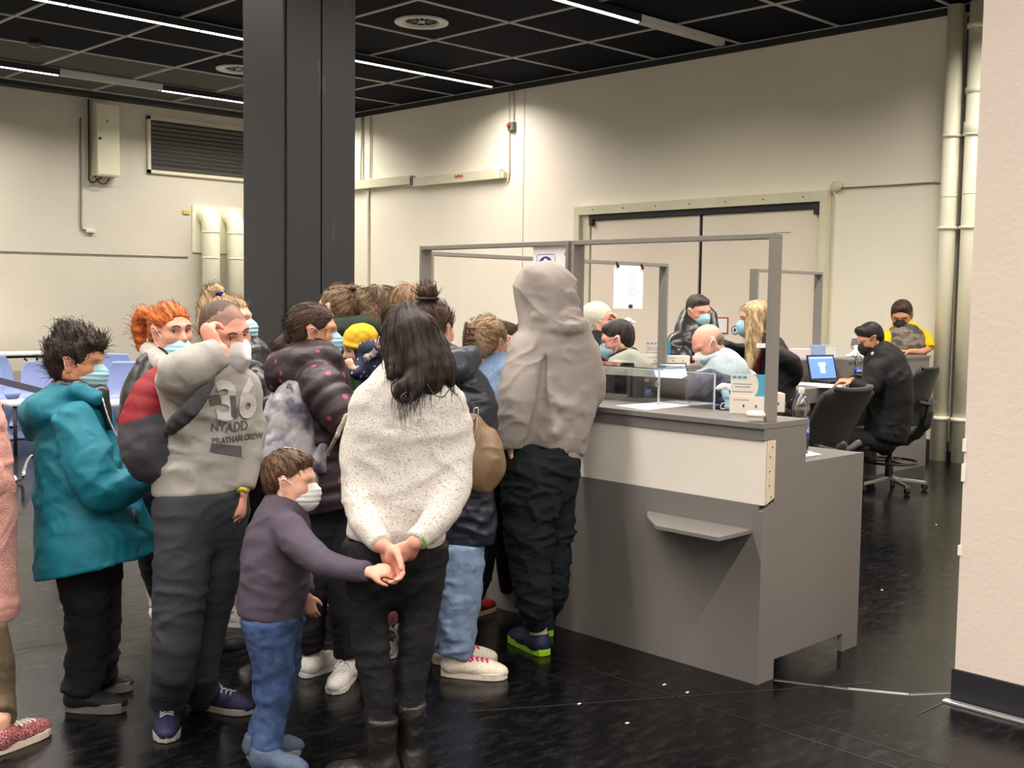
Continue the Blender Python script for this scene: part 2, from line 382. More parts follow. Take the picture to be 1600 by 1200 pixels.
# ---- round ceiling air diffusers
def diffuser(c, label, r=.30):
    t_ = thing('ceiling_diffuser', label, 'air vent'); t_.location = c
    MB().lathe((0, 0, 0), [(r*.62, .06), (r*.66, .0), (r*.98, -.006), (r, .0), (r, .012), (r*.7, .05)], 40).build('outer_ring', M['white'], t_)
    MB().lathe((0, 0, 0), [(r*.55, .045), (r*.60, .01), (r*.62, .012), (r*.60, .06)], 36).build('inner_ring', M['cream'], t_)
    MB().lathe((0, 0, .02), [(.001, 0), (r*.42, .01), (r*.42, .02), (.001, .03)], 30).build('cone', M['greyd'], t_)
    for k in range(10):
        a = PI*2*k/10; MB().obox((math.cos(a)*r*.38, math.sin(a)*r*.38, .022), (math.cos(a), math.sin(a), 0), (-math.sin(a), math.cos(a), 0), (0, 0, 1), r*.18, .004, .008).build('vane', M['cream'], t_)
    MB().lathe((0, 0, .0), [(.001, 0), (r*.13, .002), (r*.13, .02)], 16).build('centre_knob', M['white'], t_)
diffuser((8.22, 9.93, ZC-.004), 'round white ceiling air diffuser to the right of the black column')
diffuser((8.23, 13.79, ZC-.004), 'round white ceiling air diffuser half hidden by the black column')
t_ = thing('smoke_detector', 'small round smoke detector on the dark ceiling at left', 'smoke detector'); t_.location = (5.65, 14.17, ZC)
MB().lathe((0, 0, -.05), [(.03, -.02), (.08, 0), (.085, .02), (.05, .05)], 20).build('detector_body', M['greyd'], t_); MB().lathe((0, 0, -.075), [(.012, 0), (.03, .01), (.03, .02)], 12).build('sensor', M['bar'], t_)
# ---- black clad column
M['colm'] = spots('column_paint', (.025, .025, .029), (.10, .10, .11), 5, .27, .5, (1.5, 1.5, .35), True, .05, .1)
cl = thing('column', 'square black-clad steel column behind the queue', 'column'); 
MB().box((4.19, 6.42, 0), (4.452, 6.93, ZC+.1), .004).build('cladding_panel', M['colm'], cl); MB().box((4.464, 6.42, 0), (4.735, 6.93, ZC+.1), .004).build('cladding_panel', M['colm'], cl)
MB().box((4.20, 6.435, 0), (4.72, 6.92, ZC+.1)).build('column_core', M['black'], cl)
MB().box((4.17, 6.44, 0), (4.19, 6.93, ZC+.1), .003).build('cladding_panel', M['colm'], cl)
# ---- white pillar at the right edge of the frame
pr = thing('pillar', 'large pale pink-white painted pillar at the right edge with black base', 'pillar')
MB().box((4.447, .6, .0), (5.3, 1.968, ZC+.1), .006).build('pillar_shaft', M['pillar'], pr)
MB().box((4.439, .592, 0), (5.31, 1.976, .135), .003).build('pillar_base', M['black'], pr)
for zz, yy, l in ((1.02, 1.969, .05), (.9, 1.969, .07), (.6, 1.97, .04)): MB().box((4.442, yy-.012, zz), (4.455, yy+.003, zz+l)).build('paint_chip', M['wallR'], pr)
st = MB().prism([(4.43, 1.99, 0), (4.43, .6, 0), (4.395, .6, 0), (4.395, 1.99, 0)], h=.012, bev=.003); o = st.build('cable_strip', M['alu'], None, label='flat silver cable strip on the floor along the white pillar', cat='cable cover')
# ---- double door in the right wall
dr = thing('door', 'tall pale double door in the right wall with black gap', 'door'); dr.name = 'door_1'; del dr['category']; del dr['label']; dr['kind'] = 'structure'
y0, y1 = 6.71, 10.53
MB().box((XW-.10, y0, 2.74), (XW, y1, 2.86), .004).box((XW-.10, y1-.10, 0), (XW, y1, 2.74), .004).box((XW-.10, y0, 0), (XW, y0+.09, 2.74), .004).box((XW-.05, y1-.25, 0), (XW, y1-.1, 2.74), .004).build('door_frame', M['cream'], dr)
MB().box((XW-.07, y0+.09, 2.67), (XW, y1-.25, 2.735)).build('door_rail', M['black'], dr)
for yy in (y1-.27, y0+.10): MB().box((XW-.09, yy-.06 if yy > 8 else yy, 2.60), (XW-.03, yy if yy > 8 else yy+.07, 2.69), .004).build('door_bracket', M['black'], dr)
for a_, b_ in ((y0+.10, 8.44), (8.49, y1-.27)): MB().box((XW-.035, a_, .01), (XW, b_, 2.66), .005).build('door_leaf', M['door'], dr)
MB().box((XW-.012, 8.44, .01), (XW, 8.49, 2.67)).box((XW-.012, y1-.27, .01), (XW, y1-.25, 2.67)).build('door_gap', M['black'], dr)
for k in range(7): MB().lathe((XW-.10, y0+.3+k*.53, 2.80), [(.01, 0), (.01, .004)], 8, (-1, 0, 0)).build('screw', M['greyd'], dr)
MB().box((XW-.038, 7.2, 2.41), (XW-.034, 7.45, 2.416)).build('scratch', M['greyd'], dr)
# notices on the door
nt_ = thing('door_notice', 'small white notice with a red edge taped on the pale double door', 'notice')
MB().box((XW-.042, 8.02, 1.22), (XW-.036, 8.20, 1.42)).build('notice_frame', plain('red_print', (.45, .03, .05), .6), nt_); MB().box((XW-.045, 8.035, 1.235), (XW-.040, 8.185, 1.405)).build('notice_paper', M['paper'], nt_)
sk = thing('round_sticker', 'small round warning sticker right of the notice on the door', 'sticker')
MB().lathe((XW-.036, 7.92, 1.27), [(.055, 0), (.055, .004)], 20, (-1, 0, 0)).build('sticker_disc', plain('violet_print', (.2, .16, .28), .6), sk); MB().lathe((XW-.039, 7.92, 1.27), [(.038, 0), (.038, .004)], 20, (-1, 0, 0)).build('sticker_face', M['paper'], sk); MB().box((XW-.046, 7.905, 1.25), (XW-.041, 7.935, 1.29)).build('sticker_mark', M['ink'], sk)
# ---- pipes on the right wall
def wallpipe(y, r, label, cols, off=.13):
    t_ = thing('drain_pipe', label, 'pipe', None); t_.location = (XW-off, y, 0)
    MB().tube([(0, 0, 0), (0, 0, ZC-.02)], r, 24).build('pipe_run', M['cream2'], t_)
    for z, rr, h in cols: MB().lathe((0, 0, z), [(r, 0), (r+rr, .004), (r+rr, h-.004), (r, h)], 24).build('collar', M['cream2'], t_)
    MB().obox((off/2, 0, 2.37), (1, 0, 0), (0, 1, 0), (0, 0, 1), off/2, .012, .02).build('bracket', M['cream'], t_)
    return t_
M['cream2'] = plain('pipe_paint', (.82, .80, .62), .35, var=.03, scale=2)
wallpipe(5.30, .085, 'left of the two thick cream drain pipes on the right wall', [(3.30, .018, .03), (2.37, .02, .035), (.42, .02, .04), (3.0-.3, .006, .01)])
wallpipe(5.075, .082, 'right thick cream drain pipe partly behind the white pillar edge', [(4.36, .02, .05), (3.3, .012, .14), (3.72, .012, .06), (3.30, .02, .025), (2.37, .02, .035), (.42, .02, .04), (2.72, .006, .01)])
MB().box((XW-.10, 5.175, .1), (XW-.02, 5.205, 4.5)).build('pipe_gap_shade', M['greyd'], None, label='painted shade filling the gap between the two cream drain pipes', cat='strip')  # dark filler: shade of the gap between the pipes put in as colour
def run(name, label, cat, pts, r, mat='cream', group=None):
    t_ = MB().tube(smoothpath(pts, 4) if len(pts) > 2 else pts, r, 8).build(name, M[mat], None, label=label, cat=cat, group=group); return t_
xx = XW-.02
run('conduit', 'thin conduit running down behind the cable trunking right of the column', 'conduit', [(xx, 15.38, 4.56), (xx-.03, 15.38, 3.5), (xx-.03, 15.36, 3.42), (xx, 15.2, 3.3), (xx, 15.2, 3.2), (xx, 15.19, 1.2)], .02)
run('conduit', 'thinner conduit just right of the first one near the room corner', 'conduit', [(xx, 15.15, 4.54), (xx, 15.15, 3.55)], .012)
run('conduit', 'thin conduit from ceiling to the end of the cable trunking', 'conduit', [(xx, 11.90, 4.56), (xx, 11.89, 3.9), (xx, 11.88, 3.5), (xx, 11.89, 3.35), (xx, 11.93, 3.28)], .012)
run('conduit', 'short conduit dropping from the ceiling to the red switch', 'conduit', [(xx, 11.80, 4.56), (xx, 11.80, 4.14)], .009)
tr = thing('cable_trunking', 'long cream cable trunking fixed on the right wall', 'trunking')
MB().box((XW-.10, 14.02, 3.38), (XW, 17.1, 3.52), .004).build('trunking_section', M['cream'], tr); MB().box((XW-.10, 11.99, 3.335), (XW, 13.96, 3.475), .004).build('trunking_section', M['cream'], tr)
MB().box((XW-.11, 13.96, 3.36), (XW, 14.02, 3.49)).build('trunking_joint', M['greyd'], tr); MB().box((XW-.08, 11.93, 3.34), (XW, 11.99, 3.43), .004).build('end_box', M['cream'], tr)
MB().tube(smoothpath([(XW-.103, 12.97-.024*k, 3.40+(.045 if k % 2 else 0)) for k in range(9)], 3), .006, 5).build('red_scrawl', M['red'], tr)
sw = thing('emergency_switch', 'small grey box with a red button on the right wall', 'switch')
MB().box((XW-.07, 11.76, 4.0), (XW, 11.87, 4.12), .006).build('switch_box', M['grey'], sw); MB().lathe((XW-.07, 11.84, 4.07), [(.02, 0), (.03, .01), (.03, .025), (.02, .035)], 14, (-1, 0, 0)).build('button', M['red'], sw)
cbx = thing('junction_box', 'small round junction box above the door corner', 'junction box')
MB().lathe((XW, 6.64, 2.90), [(.06, 0), (.06, .05), (.03, .06)], 16, (-1, 0, 0)).build('box_body', M['cream'], cbx)
run('wall_cable', 'thin cable running from the junction box to the drain pipes', 'cable', [(XW-.012, 6.6, 2.88), (XW-.012, 6.0, 2.875), (XW-.012, 5.5, 2.87), (XW-.012, 5.42, 2.82)], .008, 'grey')
MB().box((XW+.001, 11.598, 1.5), (XW+.004, 11.606, 4.56)).build('wall_crack', M['grey'], wr)
# ---- back wall fittings
eb = thing('electrical_cabinet', 'tall narrow cream electrical cabinet high on the back wall', 'cabinet')
MB().box((7.69, YW-.20, 3.40), (8.06, YW, 4.50), .006).build('cabinet_body', M['cream'], eb); MB().box((7.70, YW-.212, 3.42), (8.05, YW-.20, 4.48), .004).build('cabinet_door', M['cream'], eb)
MB().lathe((7.74, YW-.212, 3.96), [(.022, 0), (.022, .012), (.012, .02)], 12, (0, -1, 0)).build('lock', M['dkmetal'], eb)
tri = MB().prism([(7.84, YW-.213, 4.22), (7.88, YW-.213, 4.22), (7.86, YW-.213, 4.27)], dirv=(0, -1, 0), h=.002); tri.build('warning_mark', M['grey'], eb)
MB().tube(smoothpath([(7.64, YW-.05, 4.55), (7.64, YW-.05, 4.0), (7.63, YW-.06, 3.5), (7.62, YW-.08, 3.34), (7.68, YW-.1, 3.30), (7.80, YW-.12, 3.38)]), .014, 8).tube(smoothpath([(7.70, YW-.1, 3.40), (7.76, YW-.12, 3.30), (7.86, YW-.12, 3.29), (7.93, YW-.12, 3.38)]), .010, 8).build('black_cable', M['rubber'], eb)
run('conduit', 'thin grey conduit on the back wall left of the electrical cabinet', 'conduit', [(7.53, YW-.015, 4.26), (7.52, YW-.015, 3.2), (7.51, YW-.015, 2.66), (7.54, YW-.02, 2.58), (7.62, YW-.03, 2.57)], .012, 'grey')
MB().box((7.58, YW-.05, 2.53), (7.72, YW, 2.585), .01).build('wall_socket', M['cream'], None, label='small socket at the lower end of the thin conduit on the back wall', cat='socket')
vg = thing('ventilation_grille', 'wide metal ventilation grille high on the back wall', 'ventilation grille')
va, vb_, vz0, vz1 = 8.60, 11.2, 3.53, 4.42
fr = MB().box((va, YW-.05, vz0), (vb_, YW, vz0+.05)).box((va, YW-.05, vz1-.05), (vb_, YW, vz1)).box((va, YW-.05, vz0), (va+.05, YW, vz1)).box((vb_-.05, YW-.05, vz0), (vb_, YW, vz1)); fr.build('grille_frame', M['cream'], vg)
MB().box((va+.05, YW-.008, vz0+.05), (vb_-.05, YW-.002, vz1-.05)).build('grille_back', M['black'], vg)
M['slat'] = plain('slat_metal', (.16, .15, .13), .45)
sm = MB().obox((0, 0, 0), (1, 0, 0), (0, -.8, .6), (0, .6, .8), (vb_-va-.1)/2, .030, .003).mesh('slat', M['slat'])
ns = 12
for k in range(ns): link('slat', sm, vg, loc=((va+vb_)/2, YW-.028, vz0+.085+k*(vz1-vz0-.13)/(ns-1)))
def bend(x, label):
    t_ = thing('bent_pipe', label, 'pipe', None); t_.location = (x, YW-.004, 0); r = .145
    pts = [(0, -.28, 0), (0, -.28, 2.72)]+[(0, -.28+.20*math.sin(a)*1.0-0+.0, 2.72+.2*(1-0)*math.sin(a)) for a in ()]
    pth = [Vector((0, -.22, .0)), Vector((0, -.22, 2.70))]+[Vector((0, -.22+.22*(1-math.cos(a)), 2.70+.22*math.sin(a))) for a in [PI/2*k/8 for k in range(1, 9)]]
    MB().tube(pth, r, 22).build('pipe_run', M['cream2'], t_)
    MB().lathe((0, -.22, 2.62), [(r, 0), (r+.008, .004), (r+.008, .02), (r, .025)], 22).build('collar', M['cream2'], t_); MB().lathe((0, -.22, 2.2), [(r, 0), (r+.008, .004), (r+.008, .02), (r, .025)], 22).build('collar', M['cream2'], t_)
bend(9.60, 'left of the two cream pipes bending into the back wall'); bend(10.06, 'right cream pipe bending into the back wall beside the column')
MB().box((9.38, YW-.02, 2.3), (10.3, YW, 3.08), .004).build('wall_plate', M['cream2'], None, label='pale plate on the back wall behind the two bent pipes', cat='plate')
MB().box((9.22, YW-.02, 2.92), (9.34, YW, 2.98)).build('yellow_label', plain('yellow_print', (.6, .45, .05), .6), None, label='small yellow tag on the back wall left of the bent pipes', cat='label')
run('wall_cable', 'thin cable running level along the back wall at left', 'cable', [(5.6, YW-.01, 2.19), (9.3, YW-.01, 2.22)], .007, 'grey')
# ================================================================= COUNTERS
G = M['grey']; GM = M['panelw']; M['raw'] = plain('raw_chipboard', (.66, .56, .42), .7, var=.1, scale=80)
H1, H2 = 1.104, .915
# --- front counter: public side faces -X
fc = thing('reception_counter', 'grey reception counter with frosted white front strip and small shelf', 'counter')
ya, yb = 2.612, 3.80
bm_ = MB()  # end panel, stepped, with the cut-out at the floor
Pn = [(4.012, 0), (4.135, 0), (4.135, .085), (4.70, .085), (4.70, 0), (4.84, 0), (4.84, H2), (4.335, H2), (4.335, H1-.024), (4.10, H1-.024), (4.10, .765), (4.012, .735)]
bm_.prism([(x, ya, z) for x, z in Pn], dirv=(0, 1, 0), h=.022).build('end_panel', G, fc)
MB().prism([(x, yb-.022, z) for x, z in Pn], dirv=(0, 1, 0), h=.022).build('end_panel', G, fc)
MB().box((4.012, ya, 1.032), (4.10, ya+.022, H1-.024)).build('end_panel_return', G, fc)
MB().box((4.000, ya-.003, H1-.024), (4.345, yb, H1), .0015).build('worktop', G, fc)
MB().box((4.012, ya+.022, 1.03), (4.034, yb-.001, H1-.0245), .001).build('fascia', G, fc)
MB().box((4.020, ya+.003, .76), (4.034, yb-.001, 1.029)).build('frosted_panel', GM, fc)
MB().prism([(4.036, ya+.001, .76), (4.10, ya+.001, .785), (4.10, ya+.001, 1.031), (4.036, ya+.001, 1.031)], dirv=(0, 1, 0), h=.018).build('panel_end', M['raw'], fc)
for z in (1.0, .96, .9, .84, .79): MB().lathe((4.075 if z in (1.0, .79) else 4.06, ya+.001, z), [(.004, 0), (.004, .002)], 8, (0, -1, 0)).build('screw', M['greyd'], fc)
MB().box((4.012, ya+.022, 0), (4.032, yb-.002, .7595), .0005).build('front_panel', G, fc)
MB().box((4.0125, ya+.003, .7595), (4.036, yb-.002, .7605)).build('ledge', M['greyd'], fc)
MB().box((4.34, ya+.022, H2-.03), (4.84, yb-.022, H2-.002), .001).build('desk_top', G, fc)
MB().box((4.32, ya+.022, .1), (4.336, yb-.022, H1-.026)).build('back_panel', M['greyd'], fc)
sh = MB().prism([(4.011, 3.22, .636), (3.90, 3.22-.09, .636), (3.775, 2.985, .636), (3.775, 2.66, .636), (4.011, 2.66, .636)], h=.018, bev=.002); sh.build('shelf', G, fc)
# --- neighbour unit to the left of it
def unit(y0_, y1_, label, step=.012):
    t_ = thing('reception_counter', label, 'counter'); x = 4.012+step
    MB().box((x, y0_, 0), (x+.02, y1_, .752)).build('front_panel', G, t_); MB().box((x+.006, y0_, .752), (x+.02, y1_, 1.03)).build('frosted_panel', GM, t_); MB().box((x, y0_, 1.03), (x+.02, y1_, H1-.024)).build('fascia', G, t_)
    MB().box((4.0+step, y0_, H1-.024), (4.345, y1_, H1), .0015).build('worktop', G, t_); MB().box((4.34, y0_+.02, H2-.03), (4.84, y1_-.02, H2-.002)).build('desk_top', G, t_)
    for yy in (y0_, y1_-.02): MB().box((x+.02, yy, 0), (4.34, yy+.02, H1-.025)).box((4.34, yy, 0), (4.84, yy+.02, H2)).build('end_panel', G, t_)
    MB().box((4.32, y0_+.02, .1), (4.336, y1_-.02, H1-.026)).build('back_panel', M['greyd'], t_)
unit(3.806, 5.05, 'next grey reception counter unit, behind the man in the grey hoodie')
# --- far counter row along y = 5.4, public side faces +Y
def unitB(x0_, x1_, label, y=5.38):
    t_ = thing('reception_counter', label, 'counter')
    MB().box((x0_, y+.33, 0), (x1_, y+.35, H1-.024)).build('front_panel', G, t_); MB().box((x0_, y, H1-.024), (x1_, y+.36, H1), .0015).build('worktop', G, t_)
    MB().box((x0_+.02, y, .1), (x1_-.02, y+.016, H1-.025)).build('back_panel', G, t_); MB().box((x0_+.02, y-.5, H2-.12), (x1_-.02, y-.002, H2), .002).build('desk_top', G, t_)
    for xx_ in (x0_, x1_-.02): MB().box((xx_, y-.5, 0), (xx_+.02, y, H2)).box((xx_, y, 0), (xx_+.02, y+.33, H1-.025)).build('end_panel', G, t_)
    return t_
unitB(5.06, 6.42, 'far grey counter unit with the masked white-haired visitor behind it')
unitB(6.44, 7.86, 'far grey counter unit where the man in the black winter jacket leans')
unitB(7.88, 9.28, 'far grey counter unit holding the laptop in front of the man in the suit')
eu = thing('counter_end_unit', 'plain grey end unit of the far counter under the man in yellow', 'counter')
MB().box((9.30, 5.2, 0), (10.88, 5.225, H1-.024), .001).build('front_panel', G, eu); MB().box((9.30, 5.19, H1-.024), (10.89, 5.47, H1), .0015).build('worktop', G, eu)
MB().box((10.86, 5.225, 0), (10.88, 5.44, H1-.025)).build('side_panel', G, eu); MB().box((9.30, 5.225, 0), (9.32, 5.44, H1-.025)).build('side_panel', G, eu); MB().box((9.32, 5.42, 0), (10.86, 5.44, H1-.025)).build('back_panel', G, eu)
# --- screen frames standing on the counters
M['frame'] = plain('frame_laminate', (.22, .205, .185), .45)
def frame(label, pts, top, bw, bd, axis, base=H1, barh=.024):
    """posts at pts, a bar along the top. axis 0: runs along x; 1: along y"""
    t_ = thing('screen_frame', label, 'frame')
    for p in pts:
        a = (p[0]-bw/2, p[1]-bd/2, base); b = (p[0]+bw/2, p[1]+bd/2, top-barh)
        MB().box(a, b, .0015).build('post', M['frame'], t_)
    lo = pts[0]; hi = pts[-1]
    MB().box((min(lo[0], hi[0])-bw/2, min(lo[1], hi[1])-bd/2, top-barh), (max(lo[0], hi[0])+bw/2, max(lo[1], hi[1])+bd/2, top), .0015).build('top_bar', M['frame'], t_)
    return t_
frame('tall grey open screen frame on the front counter corner', [(4.091, 2.638), (4.091, 3.745)], 1.887, .076, .017, 1, H1, .021)
frame('grey screen frame left of the hooded man, its bar above the white sign', [(4.091, 3.785), (4.091, 4.89)], 1.887, .076, .017, 1, H1, .021)
frame('grey screen frame on the far counter left of the hanging white sheet', [(4.56, 5.42), (6.89, 5.42)], 1.887, .022, .076, 0)
frame('small grey screen frame above the blonde woman in black', [(8.22, 5.5), (9.25, 5.5)], 1.887, .022, .08, 0)
MB().box((4.45, 5.35, 0), (5.04, 5.75, H1), .002).build('counter_corner_block', G, None, label='grey corner block where the two counter rows meet', cat='counter')
# --- acrylic and black panels behind the front counter
gp = thing('acrylic_screen', 'low clear acrylic screen with a metal clip on the front counter', 'screen')
MB().box((4.33, 3.10, H1), (4.336, 3.42, H1+.165)).build('pane', M['glass'], gp); MB().box((4.33, 3.428, H1), (4.336, 4.2, H1+.165)).build('pane', M['glass'], gp)
M['edge'] = plain('acrylic_edge', (.55, .58, .56), .2)
MB().box((4.328, 3.096, H1), (4.338, 3.10, H1+.165)).build('pane_edge', M['edge'], gp); MB().box((4.328, 3.421, H1), (4.338, 3.426, H1+.165)).build('pane_edge', M['edge'], gp); MB().box((4.328, 3.096, H1+.165), (4.338, 4.2, H1+.168)).build('pane_edge', M['edge'], gp)
MB().lathe((4.328, 3.424, H1+.10), [(.014, 0), (.016, .004), (.014, .012)], 12, (-1, 0, 0)).build('clip', M['steel'], gp)
MB().box((4.335, 3.43, H1+.166), (4.60, 4.6, H1+.174)).build('glass_shelf', glassmat('grey_acrylic', (.75, .75, .75), .05, .25), None, label='smoky acrylic shelf lying over the black panel behind the counter', cat='shelf')
M['blkpan'] = plain('black_panel', (.02, .02, .022), .25)
bp_ = thing('monitor', 'black monitor seen from behind on the front counter desk', 'monitor')
def quad_panel(pa, pb, z0, z1, th, mat, name, parent, bev=.002, **kw):
    a = Vector((*pa, 0)); b = Vector((*pb, 0)); d = (b-a).normalized(); n_ = Vector((-d.y, d.x, 0))*th
    return MB().prism([a+Vector((0, 0, z0)), b+Vector((0, 0, z0)), b+n_+Vector((0, 0, z0)), a+n_+Vector((0, 0, z0))], h=z1-z0, bev=bev).build(name, mat, parent, **kw)
quad_panel((4.80, 3.60), (4.66, 4.4), .95, 1.20, .03, M['blkpan'], 'monitor_shell', bp_)
quad_panel((4.72, 3.9), (4.70, 4.1), .917, .951, .05, M['black'], 'monitor_foot', bp_)
# ================================================================= ORGANIC MODELLING ENGINE (distance fields -> one smooth continuous mesh)
A3 = lambda v: np.array(v, dtype=np.float32)
Rh = Vector((math.sin(YAW), -math.cos(YAW), 0)); Fh = Vector((math.cos(YAW), math.sin(YAW), 0)); Zh = Vector((0, 0, 1))
def face_dir(yaw): a = math.radians(yaw); return -Fh*math.cos(a)+Rh*math.sin(a)
_NT = RNG.random((32, 32, 32)).astype(np.float32)
def vnoise(P):
    Pi = np.floor(P).astype(np.int32); f = (P-Pi).astype(np.float32); f = f*f*(3-2*f); Pi &= 31; Q = (Pi+1) & 31
    x0, y0, z0 = Pi.T; x1, y1, z1 = Q.T; fx, fy, fz = f.T
    L = lambda a, b, t: a+(b-a)*t
    return L(L(L(_NT[x0, y0, z0], _NT[x1, y0, z0], fx), L(_NT[x0, y1, z0], _NT[x1, y1, z0], fx), fy),
             L(L(_NT[x0, y0, z1], _NT[x1, y0, z1], fx), L(_NT[x0, y1, z1], _NT[x1, y1, z1], fx), fy), fz)
def fold(P, f=(7, 7, 14)):
    """cloth folds: two slanted families of sharp creases, fading in and out"""
    Q = P*A3(f); out = 0
    for i, (sx, sz) in enumerate(((1, .55), (-.8, .65))):
        T = Q.copy(); T[:, 2] = Q[:, 2]+(Q[:, 0]*A3(Rh)[0]+Q[:, 1]*A3(Rh)[1])*sx*sz; wv = vnoise(Q*.45+9+i*7)*2.2; n = vnoise(T+wv[:, None]+i*3.3); r = 1-np.abs(2*n-1)
        mk = np.clip((vnoise(Q*.38+4+i*11)-.36)*3.2, 0, 1); out = out+(r*r*1.5-.5)*mk
    m = vnoise(Q*2.3+5)-.5; t2 = Q*2.2+vnoise(Q*1.1+2)[:, None]*2; r2 = 1-np.abs(2*vnoise(t2)-1); m2 = np.clip((vnoise(Q*.7+31)-.4)*3, 0, 1); return out*.75+m*.3+(r2**3-.25)*m2*.55
class SDF:
    def __init__(s, h, fine=None, hf=None): s.ops = []; s.h = h; s.fine = fine or []; s.hf = hf or h
    def ell(s, c, r, fr=None, k=.02, mat=0, sub=False):
        s.ops.append(('e', A3(c), A3(r), fr, k, mat, sub)); return s
    def tube(s, pts, rad, k=.02, mat=0, flat=(0, 0), fdir=None, ratio=1, sub=1, neg=False, quilt=None):
        pts = np.array([list(p) for p in pts], dtype=np.float64); rad = np.array(rad if hasattr(rad, '__len__') else [rad]*len(pts), dtype=np.float64)
        if sub > 1 and len(pts) > 2:
            Q = []; n = len(pts); X = np.hstack([pts, rad[:, None]])
            for i in range(n-1):
                p0, p1, p2, p3 = X[max(i-1, 0)], X[i], X[i+1], X[min(i+2, n-1)]
                for j in range(sub):
                    t = j/sub; Q.append(.5*((2*p1)+(p2-p0)*t+(2*p0-5*p1+4*p2-p3)*t*t+(3*p1-p0-3*p2+p3)*t**3))
            Q.append(X[-1]); X = np.array(Q); pts, rad = X[:, :3], X[:, 3]
        s.ops.append(('t', pts.astype(np.float32), rad.astype(np.float32), k, mat, flat, None if fdir is None else A3(fdir), ratio, neg, quilt)); return s
    def box(s, c, hx, fr, rnd=.02, k=.02, mat=0, neg=False):
        s.ops.append(('b', A3(c), A3(hx), fr, rnd, k, mat, neg)); return s
    def cut(s, p, n, k=.01, mat=None):
        """keep the side the normal points away from"""
        s.ops.append(('c', A3(p), A3(Vector(n).normalized()), k, mat)); return s
    def _bb(s):
        lo = np.full(3, 1e9); hi = -lo
        for o in s.ops:
            if o[0] == 'e' and not o[6]: a = o[1]-o[2].max(); b = o[1]+o[2].max()
            elif o[0] == 't' and not o[8]: R_ = o[2].max()+(.02 if o[9] else 0); a = o[1].min(0)-R_; b = o[1].max(0)+R_
            elif o[0] == 'b' and not o[7]: q = np.linalg.norm(o[2]); a = o[1]-q; b = o[1]+q
            else: continue
            lo = np.minimum(lo, a); hi = np.maximum(hi, b)
        return lo-.03, hi+.03
    def mesh(s, name, mats, disp=None, colf=None, smooth=1, zmin=None):
        lo, hi = s._bb(); ax = []
        if zmin is not None: lo[2] = max(lo[2], zmin)
        for i in range(3):
            v = [lo[i]]
            while v[-1] < hi[i]:
                fi = any(c[i]-r <= v[-1] <= c[i]+r for c, r in s.fine); v.append(v[-1]+(s.hf if fi else s.h))
            ax.append(np.array(v, dtype=np.float32))
        shp = tuple(len(a) for a in ax); D = np.full(shp, .3, dtype=np.float32); O = np.zeros(shp, dtype=np.int8)
        def rng(a, b): return tuple(slice(max(0, int(np.searchsorted(ax[i], a[i]))-1), int(np.searchsorted(ax[i], b[i]))+2) for i in range(3))
        def grid(sl): return ax[0][sl[0]][:, None, None], ax[1][sl[1]][None, :, None], ax[2][sl[2]][None, None, :]
        def merge(sl, d, k, mat, neg):
            D_ = D[sl]
            if neg:
                if k > 0: hh = np.maximum(k-np.abs(D_+d), 0)/k; D[sl] = np.maximum(D_, -d)+hh*hh*k*.25
                else: D[sl] = np.maximum(D_, -d)
                return
            if mat is not None: O[sl] = np.where(d < D_, mat, O[sl])
            if k > 0: hh = np.maximum(k-np.abs(D_-d), 0)/k; D[sl] = np.minimum(D_, d)-hh*hh*k*.25
            else: D[sl] = np.minimum(D_, d)
        for o in s.ops:
            if o[0] == 'e':
                _, c, r, fr, k, mat, sb = o; R_ = r.max()+k+2*s.h; sl = rng(c-R_, c+R_); X, Y, Z = grid(sl); x, y, z = X-c[0], Y-c[1], Z-c[2]
                if fr is not None: x, y, z = (x*a[0]+y*a[1]+z*a[2] for a in fr)
                q = np.sqrt((x/r[0])**2+(y/r[1])**2+(z/r[2])**2)+1e-6; g = np.sqrt((x/r[0]**2)**2+(y/r[1]**2)**2+(z/r[2]**2)**2)+1e-6
                merge(sl, q*(q-1)/g, k, mat, sb)
            elif o[0] == 't':
                _, P, rd, k, mat, flat, fd, ratio, neg, quilt = o; m = k+2*s.h+(.02 if quilt else 0)
                R_ = rd.max()+m; sl = rng(P.min(0)-R_, P.max(0)+R_); X, Y, Z = grid(sl); T = np.full(tuple(len(v.ravel()) for v in (X, Y, Z)), .3, dtype=np.float32)
                L0 = 0
                for i in range(len(P)-1):
                    a, b, ra, rb = P[i], P[i+1], rd[i], rd[i+1]; r_ = max(ra, rb)+m; loq = np.minimum(a, b)-r_; hiq = np.maximum(a, b)+r_
                    s2 = rng(loq, hiq); X, Y, Z = grid(s2); loc = tuple(slice(s2[j].start-sl[j].start, min(s2[j].stop, shp[j])-sl[j].start) for j in range(3))
                    d = b-a; L = float(np.linalg.norm(d))+1e-9; u = d/L
                    x, y, z = X-a[0], Y-a[1], Z-a[2]; tt = np.clip((x*u[0]+y*u[1]+z*u[2])/L, 0, 1)
                    x, y, z = x-tt*d[0], y-tt*d[1], z-tt*d[2]
                    if fd is not None:
                        w_ = (x*fd[0]+y*fd[1]+z*fd[2])*(1/ratio-1); x, y, z = x+fd[0]*w_, y+fd[1]*w_, z+fd[2]*w_
                    rr = ra+(rb-ra)*tt
                    if quilt: rr = rr+quilt[1]*(np.abs(np.sin(PI*(L0+tt*L)/quilt[0]))-.4)
                    T[loc] = np.minimum(T[loc], np.sqrt(x*x+y*y+z*z)-rr); L0 += L
                X, Y, Z = grid(sl)
